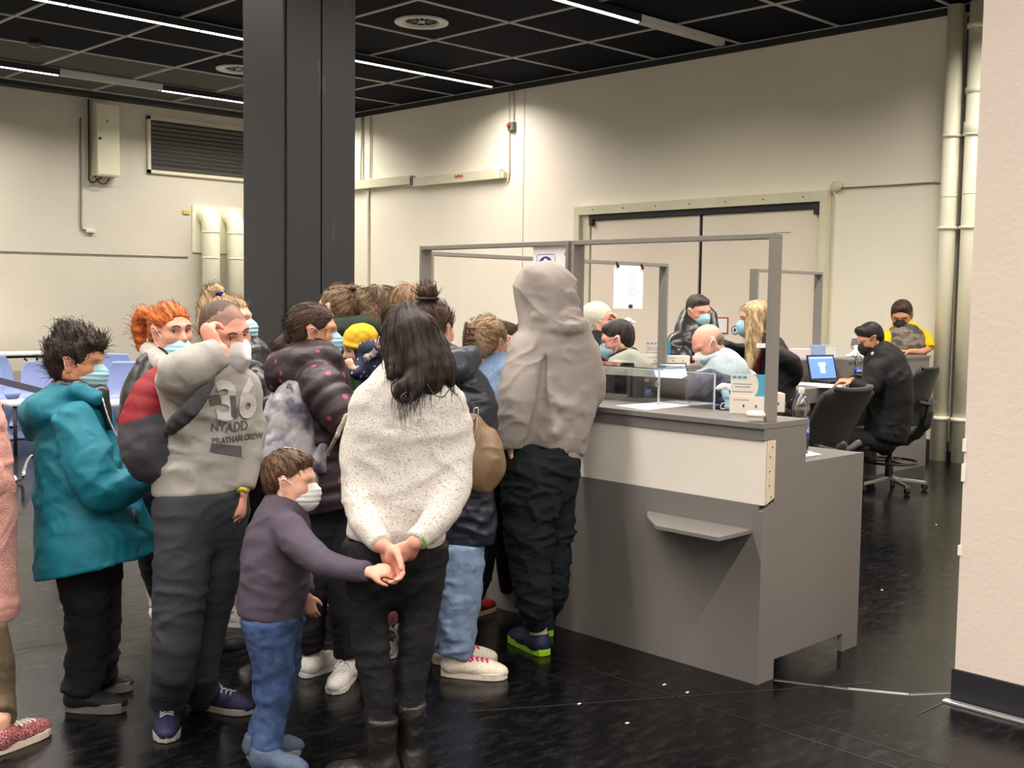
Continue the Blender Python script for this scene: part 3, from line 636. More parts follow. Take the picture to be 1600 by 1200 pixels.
                for e, (p, q) in enumerate(((P[0], P[1]), (P[-1], P[-2]))):
                    if flat[e]:
                        u = (p-q)/np.linalg.norm(p-q); da = (X-p[0])*u[0]+(Y-p[1])*u[1]+(Z-p[2])*u[2]; kk = .012; hh = np.maximum(kk-np.abs(T-da), 0)/kk; T = np.where((X-p[0])**2+(Y-p[1])**2+(Z-p[2])**2 < (2.4*rd.max())**2, np.maximum(T, da)+hh*hh*kk*.25, T)
                merge(sl, T, k, mat, neg)
            elif o[0] == 'b':
                _, c, hx, fr, rnd, k, mat, neg = o; R_ = float(np.linalg.norm(hx))+k+2*s.h; sl = rng(c-R_, c+R_); X, Y, Z = grid(sl); x, y, z = X-c[0], Y-c[1], Z-c[2]
                if fr is not None: x, y, z = (x*a[0]+y*a[1]+z*a[2] for a in fr)
                x, y, z = np.abs(x)-hx[0]+rnd, np.abs(y)-hx[1]+rnd, np.abs(z)-hx[2]+rnd
                d = np.sqrt(np.maximum(x, 0)**2+np.maximum(y, 0)**2+np.maximum(z, 0)**2)+np.minimum(np.maximum(np.maximum(x, y), z), 0)-rnd
                merge(sl, d, k, mat, neg)
            else:
                _, p, n, k, mat = o; X, Y, Z = ax[0][:, None, None], ax[1][None, :, None], ax[2][None, None, :]
                d = (X-p[0])*n[0]+(Y-p[1])*n[1]+(Z-p[2])*n[2]
                if mat is not None: O[...] = np.where(d > D, mat, O)
                if k > 0: hh = np.maximum(k-np.abs(D-d), 0)/k; D = np.maximum(D, d)+hh*hh*k*.25
                else: D = np.maximum(D, d)
        D[0], D[-1], D[:, 0], D[:, -1], D[:, :, 0], D[:, :, -1] = .1, .1, .1, .1, .1, .1
        # surface nets
        S = D < 0; n0, n1, n2 = shp
        c8 = [S[i:n0-1+i, j:n1-1+j, k_:n2-1+k_] for i in (0, 1) for j in (0, 1) for k_ in (0, 1)]
        cnt = sum(c.astype(np.int8) for c in c8); act = (cnt > 0) & (cnt < 8); I, J, K = np.nonzero(act)
        idx = np.full(act.shape, -1, dtype=np.int32); idx[I, J, K] = np.arange(len(I))
        pos = np.zeros((len(I), 3)); cn = np.zeros(len(I)); G = [ax[0], ax[1], ax[2]]
        for a in range(3):
            o1, o2 = [q for q in range(3) if q != a]
            for p in (0, 1):
                for q in (0, 1):
                    A_ = [I, J, K]; A_ = [A_[0].copy(), A_[1].copy(), A_[2].copy()]; A_[o1] += p; A_[o2] += q; B_ = [v.copy() for v in A_]; B_[a] += 1
                    va = D[tuple(A_)]; vb = D[tuple(B_)]; cr = (va < 0) != (vb < 0); t = np.where(cr, va/(va-vb+1e-12), 0)
                    for x in range(3):
                        ca = G[x][A_[x]]; cb = G[x][B_[x]]; pos[:, x] += np.where(cr, ca+(cb-ca)*t, 0)
                    cn += cr
        pos /= cn[:, None]; own = O[I, J, K].copy()
        for da, db, dc in ((1, 1, 1), (1, 0, 0), (0, 1, 0), (0, 0, 1)):
            oo = O[I+da, J+db, K+dc]; dd = D[I+da, J+db, K+dc]; own = np.where(np.abs(dd) < np.abs(D[I, J, K]), oo, own)
        F = []
        for a in range(3):
            sl1 = [slice(None)]*3; sl2 = [slice(None)]*3; sl1[a] = slice(0, -1); sl2[a] = slice(1, None)
            s1 = S[tuple(sl1)]; s2 = S[tuple(sl2)]; E = np.array(np.nonzero(s1 != s2)); o1, o2 = (a+1) % 3, (a+2) % 3
            ok = (E[o1] > 0) & (E[o2] > 0) & (E[o1] < idx.shape[o1]) & (E[o2] < idx.shape[o2]); E = E[:, ok]
            ins = s1[tuple(E)]; q = []
            for d1, d2 in ((1, 1), (0, 1), (0, 0), (1, 0)):
                e = E.copy(); e[o1] -= d1; e[o2] -= d2; q.append(idx[tuple(e)])
            q = np.array(q).T; q[~ins] = q[~ins][:, ::-1]; F.append(q)
        F = np.vstack(F); F = F[(F >= 0).all(1)]; nv = len(pos)
        def normals(V):
            e1 = V[F[:, 2]]-V[F[:, 0]]; e2 = V[F[:, 3]]-V[F[:, 1]]; fn = np.cross(e1, e2); N_ = np.zeros((nv, 3))
            for x in range(3):
                wts = np.repeat(fn[:, x], 4); N_[:, x] = np.bincount(F.ravel(), wts, nv)
            return N_/(np.linalg.norm(N_, axis=1)[:, None]+1e-12)
        for _ in range(smooth):
            cen = np.zeros((nv, 3)); fc_ = pos[F].mean(1); c_ = np.bincount(F.ravel(), minlength=nv)
            for x in range(3): cen[:, x] = np.bincount(F.ravel(), np.repeat(fc_[:, x], 4), nv)
            pos = pos*.5+.5*cen/np.maximum(c_, 1)[:, None]
        if disp is not None:
            pos = pos+normals(pos)*disp(pos.astype(np.float32), own)[:, None]
        me = bpy.data.meshes.new(name); me.vertices.add(nv); me.vertices.foreach_set('co', pos.astype(np.float32).ravel())
        me.loops.add(len(F)*4); me.loops.foreach_set('vertex_index', F.astype(np.int32).ravel())
        me.polygons.add(len(F)); me.polygons.foreach_set('loop_start', np.arange(0, len(F)*4, 4, dtype=np.int32))
        me.polygons.foreach_set('use_smooth', np.ones(len(F), dtype=bool))
        mats = mats if isinstance(mats, (list, tuple)) else [mats]
        for m in mats: me.materials.append(m)
        if len(mats) > 1: me.polygons.foreach_set('material_index', np.clip(own[F[:, 0]], 0, len(mats)-1).astype(np.int32))
        if colf is not None:
            c = np.ones((nv, 4), dtype=np.float32); c[:, :3] = colf(pos.astype(np.float32), own); at_ = me.color_attributes.new('Col', 'FLOAT_COLOR', 'POINT'); at_.data.foreach_set('color', c.ravel())
        me.update(calc_edges=True); me.validate(); s.V = pos; s.F = F; s.Nf = normals
        STAT[0] += nv
        return me
STAT = [0]
def tree_of(me): return BVHTree.FromPolygons([v.co for v in me.vertices], [tuple(p.vertices) for p in me.polygons])

# ================================================================= PEOPLE
M['skin'] = vcolmat('skin', .55, .05, 300, spec=.35); M['hair'] = vcolmat('hair', .5, .25, 500, spec=.18); M['shaved'] = M['hair']
M['mask_blue'] = plain('mask_blue', (.35, .60, .70), .75, bump=.1, scale=300); M['mask_white'] = plain('mask_white', (.80, .80, .80), .75, bump=.1, scale=300); M['mask_black'] = plain('mask_black', (.012, .012, .014), .8)
M['loop'] = plain('ear_loop', (.85, .85, .85), .6); M['eyew'] = plain('eye_white', (.6, .56, .52), .2); M['iris'] = plain('iris', (.03, .018, .012), .15); M['brow'] = plain('brow_hair', (.05, .03, .02), .8)
M['browl'] = plain('brow_light', (.22, .13, .07), .8)
PEOPLE = {}
class Head:
    def __init__(s, c, yaw, pitch, roll, sc):
        s.c = Vector(c); f = face_dir(yaw); u = Zh.copy(); r = u.cross(f)*-1   # r: person's right... handled symmetric
        r = f.cross(u)
        q = Matrix.Rotation(math.radians(pitch), 3, r); f = q@f; u = q@u       # pitch > 0 looks up
        q = Matrix.Rotation(math.radians(roll), 3, f); r = q@r; u = q@u
        s.r, s.f, s.u, s.s = r, f, u, sc; s.fr = (A3(r), A3(f), A3(u))
    def p(s, x, y, z): return s.c+(s.r*x+s.f*y+s.u*z)*s.s
    def loc(s, P): q = (P-A3(s.c))/s.s; return q@s.fr[0], q@s.fr[1], q@s.fr[2]
def head_sdf(S, H, fat=1.0):
    E = lambda c, r, k=.02, sub=False, m=0: S.ell(H.p(*c), A3(r)*H.s, H.fr, k*H.s, m, sub)
    T = lambda ps, r, k=.01, neg=False: S.tube([H.p(*q) for q in ps], A3(r)*H.s, k*H.s, 0, neg=neg)
    E((0, -.012, .036), (.074, .094, .080)); E((0, .022, .0), (.066, .070, .075), .03); E((0, .030, -.042), (.056*fat, .056, .060), .03)
    E((0, .062, -.088), (.026*fat, .022, .020), .035)
    T([(-.056, -.005, -.045), (-.035, .04, -.082), (0, .068, -.092), (.035, .04, -.082), (.056, -.005, -.045)], [.020, .017, .018, .017, .020], .03)
    E((.036, .058, -.022), (.026, .026, .024), .025); E((-.036, .058, -.022), (.026, .026, .024), .025)
    T([(-.044, .072, .026), (-.02, .086, .022), (.02, .086, .022), (.044, .072, .026)], [.010]*4, .02)
    E((.031, .094, .004), (.016, .014, .011), .018, True); E((-.031, .094, .004), (.016, .014, .011), .018, True)
    T([(0, .084, .012), (0, .100, -.012), (0, .111, -.028)], [.008, .009, .0115], .012); T([(-.013, .094, -.032), (0, .104, -.032), (.013, .094, -.032)], [.007, .008, .007], .008)
    T([(-.022, .083, -.057), (0, .094, -.054), (.022, .083, -.057)], [.004, .0065, .004], .008); T([(-.019, .083, -.066), (0, .092, -.067), (.019, .083, -.066)], [.004, .0065, .004], .008)
    for q in (1, -1):
        T([(q*.074, .004, -.022), (q*.081, -.006, .0), (q*.084, -.018, .02), (q*.080, -.006, .031), (q*.076, .008, .018)], [.006, .0065, .0065, .006, .004], .008)
        E((q*.077, -.004, .003), (.006, .014, .024), .008); E((q*.0765, .004, -.026), (.006, .008, .010), .008)
def hand(S, W, d, pn, sc=1, curl=30, side=1, spread=6, mat=0, thumb=.6, r=.0088):
    """palm + five fingers. d: towards the fingers, pn: out of the palm, side: +1/-1 which edge the thumb leaves"""
    d = Vector(d).normalized(); pn = Vector(pn); pn = (pn-d*pn.dot(d)).normalized(); sd = d.cross(pn)*side; W = Vector(W)
    S.tube([W-d*.03*sc, W+d*.01*sc, W+d*.05*sc, W+d*.082*sc], [.019*sc, .024*sc, .036*sc, .036*sc], .01, mat, fdir=pn, ratio=.42)
    for i, (o, L) in enumerate(((.029, .92), (.0095, 1.02), (-.0105, .95), (-.029, .76))):
        a = math.radians(curl*(1+.12*i)); p = W+d*(.080-.004*abs(i-1))*sc+sd*o*sc; dd = (d+sd*math.tan(math.radians(spread*(1.5-i)/1.5))).normalized(); pts = [p-dd*.02*sc, p]; rr = [r*1.1*sc, r*1.08*sc]
        for seg, (l, m) in enumerate(((.043, .75), (.026, 1.9), (.021, 2.7))):
            q = (dd*math.cos(a*m)+pn*math.sin(a*m)); p = p+q*l*L*sc; pts.append(p); rr.append(r*sc*(1, .92, .8)[seg])
        S.tube(pts, rr, .004, mat)
    p = W+d*.02*sc+sd*.022*sc; t1 = (d*.65+sd*.7+pn*thumb*.5).normalized(); t2 = (d*.85+sd*.3+pn*thumb).normalized(); t3 = (d*.9+sd*.05+pn*thumb*1.2).normalized()
    S.tube([p, p+t1*.040*sc, p+t1*.040*sc+t2*.032*sc, p+t1*.040*sc+t2*.032*sc+t3*.024*sc], [.015*sc, .0125*sc, .0105*sc, .0085*sc], .012, mat)
def skincol(base, H, opts):
    base = A3(base); lip = A3(opts.get('lip', (.42, .14, .11))); stub = opts.get('stubble'); shave = opts.get('shave')
    def f(P, own):
        n = len(P); C = np.tile(base, (n, 1)); v = vnoise(P*40)[:, None]; C = C*(.93+.14*v)
        if H:
            x, y, z = H.loc(P); front = (y > .03)
            def blob(cx, cy, cz, r, col, a):
                d = np.sqrt((np.abs(x)-cx)**2+(y-cy)**2+(z-cz)**2)/r; wgt = (np.clip(1-d, 0, 1)*a)[:, None]; return wgt, A3(col)
            for q in ((.04, .07, -.02, .035, (.50, .18, .12), .45), (0, .11, -.03, .022, (.50, .17, .12), .4), (.082, -.005, 0, .03, (.50, .17, .12), .5), (.031, .085, .008, .02, base*.55, .6)):
                w_, c = blob(*q); C = C*(1-w_)+c*w_
            dl = (np.abs(z+.0605) < .010) & (np.abs(x) < .023) & (y > .082); C[dl] = lip
            if shave is not None:
                hd = ((z > .045+.5*(y-.045)) | ((y < -.01) & (z > -.045))) & (z > -.06) & ~((np.abs(x) > .074) & (np.abs(y+.004) < .03) & (z < .035)) & (y < .074)
                wgt = (hd*.75*(.8+.4*v[:, 0]))[:, None]; C = C*(1-wgt)+A3(shave)*wgt
            if stub is not None:
                hd = (z < -.03) & (z > -.12) & (y > -.01) & ~((np.abs(x) < .022) & (z > -.07) & (z < -.045)); wgt = (hd*.45*(.7+.6*v[:, 0]))[:, None]; C = C*(1-wgt)+A3(stub)*wgt
        return C
    return f
def hair_mesh(H, spec, d, W, parent, body=None, name='hair'):
    """spec: col, vol, cut style, tails: [(pts px, radii px)], knot (head-frame direction the strands run to)"""
    h = .0062 if d < 5.6 else (.008 if d < 7 else .010); S = SDF(h); v = spec.get('vol', 1.0); st = spec.get('style', 'tied')
    E = lambda c, r, k=.015, sub=False, m=0: S.ell(H.p(*c), A3(r)*H.s, H.fr, k*H.s, m, sub)
    if st == 'short':
        E((0, -.016, .040), (.081*v, .099*v, .086*v)); E((0, -.048, -.012), (.068*v, .054*v, .062*v), .03); E((0, .045, .088), (.055, .035, .024*v), .02)
    elif st == 'buzz':
        E((0, -.014, .038), (.0765*v, .0960*v, .082*v)); E((0, -.05, -.005), (.066, .050, .058), .03)
    elif st == 'bald':
        E((0, -.03, .0), (.0775, .078, .058)); 
        E((0, .01, .115), (.064, .085, .075), .01, True)
    else:
        E((0, -.016, .038), (.081*v, .101*v, .086*v)); E((0, -.05, -.015), (.070*v, .056*v, .066*v), .03)
    if st != 'bald': E((0, .112, -.026+spec.get('line', 0)), (.082, .066, .098), .012, True)
    else: E((0, .09, -.02), (.09, .08, .1), .01, True)
    if st in ('short', 'buzz', 'bald', 'tied'):
        for q in (1, -1): E((q*.090, .004, -.006), (.030, .026, .036), .008, True); E((q*.085, .04, -.05), (.03, .04, .05), .008, True)
        E((0, .0, -.115), (.09, .09, .052), .012, True)
    for t_ in spec.get('tails', []):
        pts = [W(*q[:3]) for q in t_['p']]; S.tube(pts, [q[3]*d/FOC for q in t_['p']], t_.get('k', .012), t_.get('m', 0), sub=2, fdir=Fh if t_.get('flat') else None, ratio=t_.get('flat', 1))
    for c, r in spec.get('blobs', []): E(c, r, .01)
    for c, r in spec.get('minus', []): E(c, r, .008, True)
    spec['lift'] = spec.get('lift', .35)*.55; kn = spec.get('knot', (0, -.6, .8)); kd = (H.r*kn[0]+H.f*kn[1]+H.u*kn[2]).normalized(); a1 = kd.orthogonal().normalized(); a2 = kd.cross(a1); C0 = A3(H.c+H.u*.02); amp = spec.get('amp', .0022); nst = spec.get('freq', 26)
    K_, A1, A2 = A3(kd), A3(a1), A3(a2)
    def streak(P):
        q = P-C0; ang = np.arctan2(q@A2, q@A1); al = q@K_; rad = np.sqrt((q@A1)**2+(q@A2)**2)
        U = np.stack([np.cos(ang)*nst*.35+rad*30, np.sin(ang)*nst*.35+rad*30, al*9], 1); n = vnoise(U*1.3); n2 = vnoise(U*3.7+7)
        if spec.get('curly'): n = vnoise(P*70); n2 = vnoise(P*130+3)
        return n*.6+n2*.4
    base, hi = A3(spec['col']), A3(spec.get('hi', [c*1.9 for c in spec['col']])); tipc = spec.get('tip')
    def col(P, own):
        s_ = np.clip((streak(P)-.28)*2.2, 0, 1)[:, None]; C = base*(1-s_)*.85+hi*s_
        return C
    me = S.mesh(name, M['hair'], disp=lambda P, o: (streak(P)-.5)*2*amp*H.s+(vnoise(P*25)-.5)*spec.get('lump', .004), colf=col, smooth=1)
    # loose strands growing out of the cap, so the outline breaks up
    ns = spec.get('strands', 0)
    if ns:
        V = S.V; Nn = S.Nf(V); bm = bmesh.new(); bm.from_mesh(me); lay = bm.verts.layers.float_color.get('Col'); ids = RNG.integers(0, len(V), ns); L = spec.get('slen', .05); lift = spec.get('lift', .35)
        for i in ids:
            p = Vector(V[i]); n = Vector(Nn[i]); x, y, z = H.loc(A3(p)[None])
            t = (kd-n*kd.dot(n)); t = t.normalized() if t.length > 1e-3 else n.orthogonal()
            if spec.get('messy'): t = (t+Vector(RNG.normal(0, spec['messy'], 3))).normalized()
            l = L*(.5+RNG.random()); r_ = .0011 if d < 6 else .0018; pts = [p-n*.003, p+t*l*.35+n*l*lift*.5, p+t*l*.7+n*l*lift*.8, p+t*l+n*l*lift*(.4+.6*RNG.random())+Vector((0, 0, -l*spec.get('droop', .2)))]
            rings = []
            for j, q in enumerate(pts):
                dd = (pts[min(j+1, 3)]-pts[max(j-1, 0)]).normalized(); a = dd.orthogonal().normalized(); b_ = dd.cross(a); rr = r_*(1, 1, .8, .3)[j]
                ring = [bm.verts.new(q+(a*math.cos(k_*2.094)+b_*math.sin(k_*2.094))*rr) for k_ in range(3)]
                for vv in ring: vv[lay] = (*(base*(.8+.5*RNG.random())), 1)
                rings.append(ring)
            for A_, B_ in zip(rings, rings[1:]):
                for k_ in range(3): f_ = bm.faces.new((A_[k_], A_[(k_+1) % 3], B_[(k_+1) % 3], B_[k_])); f_.smooth = True
        bm.to_mesh(me); bm.free()
    return link(name, me, parent, label=spec.get('label'))
def face_mask(H, d, parent, kind='blue', drop=0, ffp=False, loops=True, tree=None):
    h = .004 if d < 6 else .007; S = SDF(h); E = lambda c, r, k=.02, sub=False: S.ell(H.p(c[0], c[1], c[2]-drop), A3(r)*H.s, H.fr, k*H.s, 0, sub)
    if ffp:
        E((0, .052, -.045), (.062, .062, .062)); S.tube([H.p(0, .08, -.008-drop), H.p(0, .138, -.05-drop), H.p(0, .085, -.105-drop)], A3([.017, .010, .018])*H.s, .045*H.s)
    else:
        E((0, .050, -.048), (.063, .067, .060)); S.tube([H.p(0, .088, -.010-drop), H.p(0, .108, -.03-drop), H.p(0, .098, -.07-drop), H.p(0, .075, -.10-drop)], A3([.016, .018, .020, .018])*H.s, .03*H.s)
    S.cut(H.p(0, .09, .004-drop), H.u*.95+H.f*-.25, .004); S.cut(H.p(0, .028, -.04-drop), -H.f-H.u*.12, .004); S.cut(H.p(0, .05, -.112-drop), -H.u+H.f*.1, .004)
    U = A3(H.u); C0 = A3(H.c)
    mat = M['mask_'+kind]
    me = S.mesh('face_mask', mat, disp=None if (ffp or d > 7) else (lambda P, o: .0016*np.sin(((P-C0)@U)*2*PI/.019)*(np.abs((P-C0)@U/H.s+.045+drop) < .03)))
    o = link('face_mask', me, parent)
    if loops:
        for q in (1, -1):
            P_ = [H.p(q*.058, .052, -.012-drop), H.p(q*.073, .030, .004-drop*.4), H.p(q*.083, .004, .022), H.p(q*.086, -.012, .014), H.p(q*.083, -.008, -.016), H.p(q*.072, .015, -.045-drop*.5), H.p(q*.058, .045, -.082-drop)]
            MB().tube(smoothpath(P_, 4), .0018 if d < 7 else .003, 5).build('ear_loop', M['loop'] if kind != 'black' else M['mask_black'], parent)
    return o
def eyes(H, body_me, parent, brow='brow', look=0, glasses=None):
    tree = tree_of(body_me)
    for q in (1, -1):
        o = H.p(q*.031, .3, .006); hit = tree.ray_cast(o, -H.f)[0]
        if hit is None: continue
        r = .0118*H.s; c = hit-H.f*(r*.62)
        b = MB().sphere(c, r, 14, 10); 
        for f in b.bm.faces:
            dd = (f.calc_center_median()-c).normalized(); g = (H.f+H.r*look).normalized()
            if dd.dot(g) > .86: f.material_index = 1
        b.build('eye', [M['eyew'], M['iris']], parent)
        up = [hit+H.r*q*x_*H.s+H.u*z_*H.s+H.f*y_*H.s for x_, z_, y_ in ((-.016, .001, -.002), (-.006, .0075, .0032), (.006, .0075, .0028), (.017, .0015, -.004))]
        MB().tube(smoothpath(up, 4), .0017*H.s, 6).build('eyelid', M['brow'], parent)
        pts = []
        for x_, z_ in ((.012, .024), (.028, .031), (.046, .026)):
            hh = tree.ray_cast(H.p(q*x_, .3, z_), -H.f)[0]
            if hh: pts.append(hh+H.f*.0005)
        if len(pts) == 3: MB().tube(smoothpath(pts, 4), [.0012*H.s]+[.0032*H.s]*7+[.0014*H.s], 6).build('eyebrow', M[brow], parent)
def spectacles(H, parent):
    t = .0016*H.s
    b = MB()
    for q in (1, -1):
        pts = [H.p(q*(.034+.023*math.cos(a)), .104-.004*abs(math.cos(a)), .002+.016*math.sin(a)) for a in [2*PI*k/16 for k in range(16)]]; b.tube(pts, t, 5, closed=True)
        b.tube([H.p(q*.056, .10, .006), H.p(q*.078, .05, .010), H.p(q*.084, -.006, .016)], t, 5)
    b.tube([H.p(-.011, .106, .006), H.p(0, .11, .008), H.p(.011, .106, .006)], t, 5); b.build('glasses', M['dkmetal'], parent)
def shoe(kind, heel, toe, parent, col, sole=(.7, .7, .66), h_sole=.026, laces=None, w_=.047, collar=None, boot=0, pitch=0, tongue=None, spark=None):
    """heel and toe lie on the floor"""
    heel = Vector(heel); toe = Vector(toe); f = (toe-heel); L = f.length; f.normalize(); r = f.cross(Zh); S = SDF(.0068 if heel.length < 6 else .011); k = L/.29; w_ = w_*k**.5
    up = (Zh*math.cos(pitch)+f*0).normalized()
    P = lambda x, y, z: heel+f*y*k+r*x+Zh*z
    S.tube([P(0, .045, .045), P(0, .09, .050), P(0, .15, .040), P(0, .21, .033), P(0, .255, .028)], [.040*w_/.047, .044*w_/.047, .045*w_/.047, .048*w_/.047, .036*w_/.047], .02, 0, sub=2, fdir=Zh, ratio=.86)
    S.tube([P(0, .050, .05), P(0, .056, .088)], [.046, .043], .03, 0, flat=(0, 1))
    if boot: S.tube([P(0, .06, .05), P(0, .065, .13), P(0, .065, boot)], [.040, .046, .051], .03, 0, flat=(0, 1))
    S.cut(P(0, 0, h_sole*.6), -Zh, .003)
    m = col if not isinstance(col, tuple) else cloth(col, .55, .1)
    def dp(Q, o): return (fold(Q, (16, 16, 26))*(.0035 if boot else .0012)).astype(np.float32)
    sme = S.mesh('shoe_upper', m, disp=dp); link('shoe_upper' if not boot else 'boot_upper', sme, parent)
    out = []
    for y, x in ((-.004, .0), (.004, .026), (.03, .036), (.09, .038), (.14, .040), (.2, .050), (.245, .046), (.275, .030), (.290, .0)): out.append((x*w_/.047, y))
    poly = out+[(-x, y) for x, y in out[::-1][1:-1]]
    ms = sole if not isinstance(sole, tuple) else cloth(sole, .6, 0, 50, .03)
    MB().prism([P(x, y, 0.001) for x, y in poly], h=h_sole, bev=.004).build('sole', ms, parent)
    if laces is not None:
        b = MB(); ml = laces if not isinstance(laces, tuple) else cloth(laces, .8, 0); tr_s = tree_of(sme)
        def top(x, y, e=.002):
            q = P(x, y, .3); hit = tr_s.ray_cast(q, Vector((0, 0, -1)))[0]; return (hit if hit else P(x, y, .07))+Zh*e
        for i in range(5):
            y = .112+i*.021; b.tube(smoothpath([top(x, y+abs(x)*.3+x*.15) for x in (-.024, -.012, 0, .012, .024)], 3), .0036, 5)
        b.tube(smoothpath([top(0, .112), top(.018, .118, .016), top(.034, .134, .006), top(.018, .138), top(.004, .12)], 3), .0030, 5).tube(smoothpath([top(0, .112), top(-.018, .118, .014), top(-.034, .130, .006), top(-.018, .136), top(-.004, .12)], 3), .0030, 5)
        b.build('laces', ml, parent)
    if collar is not None: MB().tube(smoothpath([P(-.034, .06, .088), P(-.026, .095, .095), P(0, .108, .096), P(.026, .095, .095), P(.034, .06, .088), P(.026, .026, .092), P(0, .018, .094), P(-.026, .026, .092)], 3), .006, 6, closed=True).build('shoe_collar', cloth(collar), parent)
    return P(0, .060, .085)
SK = {'fair': srgb(226, 172, 146), 'pink': srgb(222, 160, 138), 'tan': srgb(200, 145, 112), 'pale': srgb(228, 184, 160)}
def person(label, d, yaw=0, head=None, torso=None, ratio=.68, top=None, arms=(), legs=(), pants=None, hair=None, mask=None, skin='fair', face=None, k=.035, h=None, wr=.006, wf=(7, 7, 13), topextra=None, quilt=None, sleeveq=None, skinopt=None, name='person', pantsw=.007, neckr=.052, topname='jacket', hem=1, group=None, detail=1, belt=None, fat=1.0, coatk=.012, hcurl=None, nohandfine=False, topmats=None, auto=None, auto_z=0):
    root = thing(name, label, 'person', group); W = lambda x, y, z=0: at(x, y, d+z); px = d/FOC; h = h or (.0084 if d < 5.3 else (.0115 if d < 6 else .015)); fd = face_dir(yaw)
    c_, s_ = abs(math.cos(math.radians(yaw))), abs(math.sin(math.radians(yaw))); kf = 1/math.sqrt(c_*c_+ratio*ratio*s_*s_)
    H = None; out = {'root': root, 'W': W, 'px': px}
    base_pt = W(torso[-1][0], torso[-1][1]); root.location = (0, 0, 0)
    if head: hx, hy, hyaw, hp, hroll, hs = head[:6]; hz = head[6] if len(head) > 6 else 0; H = Head(W(hx, hy, hz), hyaw, hp, hroll, hs); out['H'] = H
    # ---------- legs geometry
    LG = []
    for lg in legs:
        pts = [W(x, y, z) for x, y, z, r in lg['p']]; rr = [r*px for *_, r in lg['p']]
        if 'shoe' in lg:
            sh_ = lg['shoe']; he, to = onfloor(*sh_['heel']), onfloor(*sh_['toe'])
            if 'len' in sh_: to = he+(to-he).normalized()*sh_['len']
            an = shoe(sh_.get('kind'), he, to, root, sh_['col'], **{q: v for q, v in sh_.items() if q not in ('kind', 'heel', 'toe', 'col', 'ank', 'hemr', 'hemz', 'len')})
            if sh_.get('ank', 1): pts.append(an+Zh*sh_.get('hemz', -.01)); rr.append(sh_.get('hemr', 28)*px)
            LG.append((pts, rr, an, he, to))
        else: LG.append((pts, rr, None, None, None))
    if auto:
        kind, shc, sep, lr = auto; pv = W(torso[-1][0], torso[-1][1]); lat = fd.cross(Zh).normalized()
        for q_ in (1, -1):
            hp = pv+lat*q_*sep*.5
            if kind == 'stand':
                an0 = Vector((hp.x, hp.y, 0))+fd*-.03+lat*q_*.02; kn = hp.lerp(an0+Zh*.09, .52)+fd*.03; pts = [hp, kn]; rr = [lr, lr*.75]
            else:
                kn = hp+fd*.40+lat*q_*.04+Zh*.02; fz = auto_z; an0 = Vector((kn.x, kn.y, fz))-fd*.08; pts = [hp, hp.lerp(kn, .5), kn]; rr = [lr, lr*.95, lr*.8]
            if kind == 'stand' or auto_z == 0: an = shoe(None, an0-fd*.06, an0+fd*.21, root, shc)
            else:
                an = shoe(None, an0-fd*.06, an0+fd*.21, root, shc); 
            pts.append(an+Zh*-.035); rr.append(lr*.62); LG.append((pts, rr, an, an0-fd*.06, an0+fd*.21))
    # ---------- body: one continuous skin
    fine = []
    if H: fine.append((tuple(H.c), .135*H.s))
    S = SDF(.020); hand_pts = []
    for a in arms:
        if 'hand' in a and not nohandfine: w0 = W(*a['p'][-1][:3]); fine.append((tuple(w0+Vector(a['hand'][0])*.07*a.get('hs', 1)), .10)); hand_pts.append(w0)
    S.fine = fine; S.hf = .0058 if d < 5.3 else (.0078 if d < 7.5 else .010)
    tp = [W(x, y, *(q[0:1])) for x, y, w_, *q in torso]; tw = [w_*px*kf for x, y, w_, *q in torso]
    nb = [i for i in range(len(tp))]
    S.tube(tp[:4] if len(tp) > 4 else tp, [max(.03, v*.72) for v in tw[:4]] if len(tp) > 4 else [max(.03, v*.72) for v in tw], .04, 0, fdir=fd, ratio=ratio, sub=1)
    for a in arms:
        pts = [W(*q[:3]) for q in a['p']]; S.tube(pts, np.minimum(np.linspace(.044, .027, len(pts))*a.get('hs', 1), [max(.012, v[3]*px*.78) for v in a['p']]), .02)
        if 'hand' in a: hd = a['hand']; hand(S, pts[-1], hd[0], hd[1], a.get('hs', 1), hd[2], hd[3], **(hd[4] if len(hd) > 4 else {}))
    for pts, rr, an, he, to in LG:
        sc = min(1, rr[0]/.09); S.tube(pts, np.minimum(np.linspace(.075, .042, len(pts))*sc, [max(.015, v*.72) for v in rr]), .02)
        if an is not None: S.tube([an, an-Zh*.03, he+(to-he)*.45+Zh*.045, he+(to-he)*.8+Zh*.034], [.034*sc, .030*sc, .018*sc, .012*sc], .01)
    if H:
        nk = tp[0]; S.tube([H.p(0, -.022, -.03), H.p(0, -.024, -.075), nk+(tp[0]-tp[1]).normalized()*-.02], [neckr*H.s*.95, neckr*H.s, neckr*H.s*1.12], .03); head_sdf(S, H, fat)
    body = S.mesh('body', M['skin'], colf=skincol(SK[skin], H, skinopt or {}), smooth=1)
    bo = link('body', body, root); out['body'] = bo
    # ---------- clothes
    S = SDF(h); q = torso
    if top is not None:
        S.tube(tp, tw, k, 0, flat=(0, hem), fdir=fd, ratio=ratio, sub=2, quilt=quilt)
        for a in arms:
            pts = [W(*v[:3]) for v in a['p']]; rr = [v[3]*px for v in a['p']]
            if a.get('short'): n_ = a['short']; pts, rr = pts[:n_], rr[:n_]
            S.tube(pts, rr, a.get('k', .03), 0, flat=(0, 1), sub=2, quilt=sleeveq or quilt)
            if 'cuff' in a: cu = a['cuff']; e = (pts[-1]-pts[-2]).normalized(); S.tube([pts[-1]-e*.035, pts[-1]+e*.004], [cu*px, cu*px], .006, 1 if topmats else 0, flat=(1, 1))
        if topextra: topextra(S, W, H, px, out)
        me = S.mesh(topname, topmats or top, disp=lambda P, o: fold(P, wf)*wr, smooth=1)
        out['top'] = link(topname, me, root); out['topme'] = me
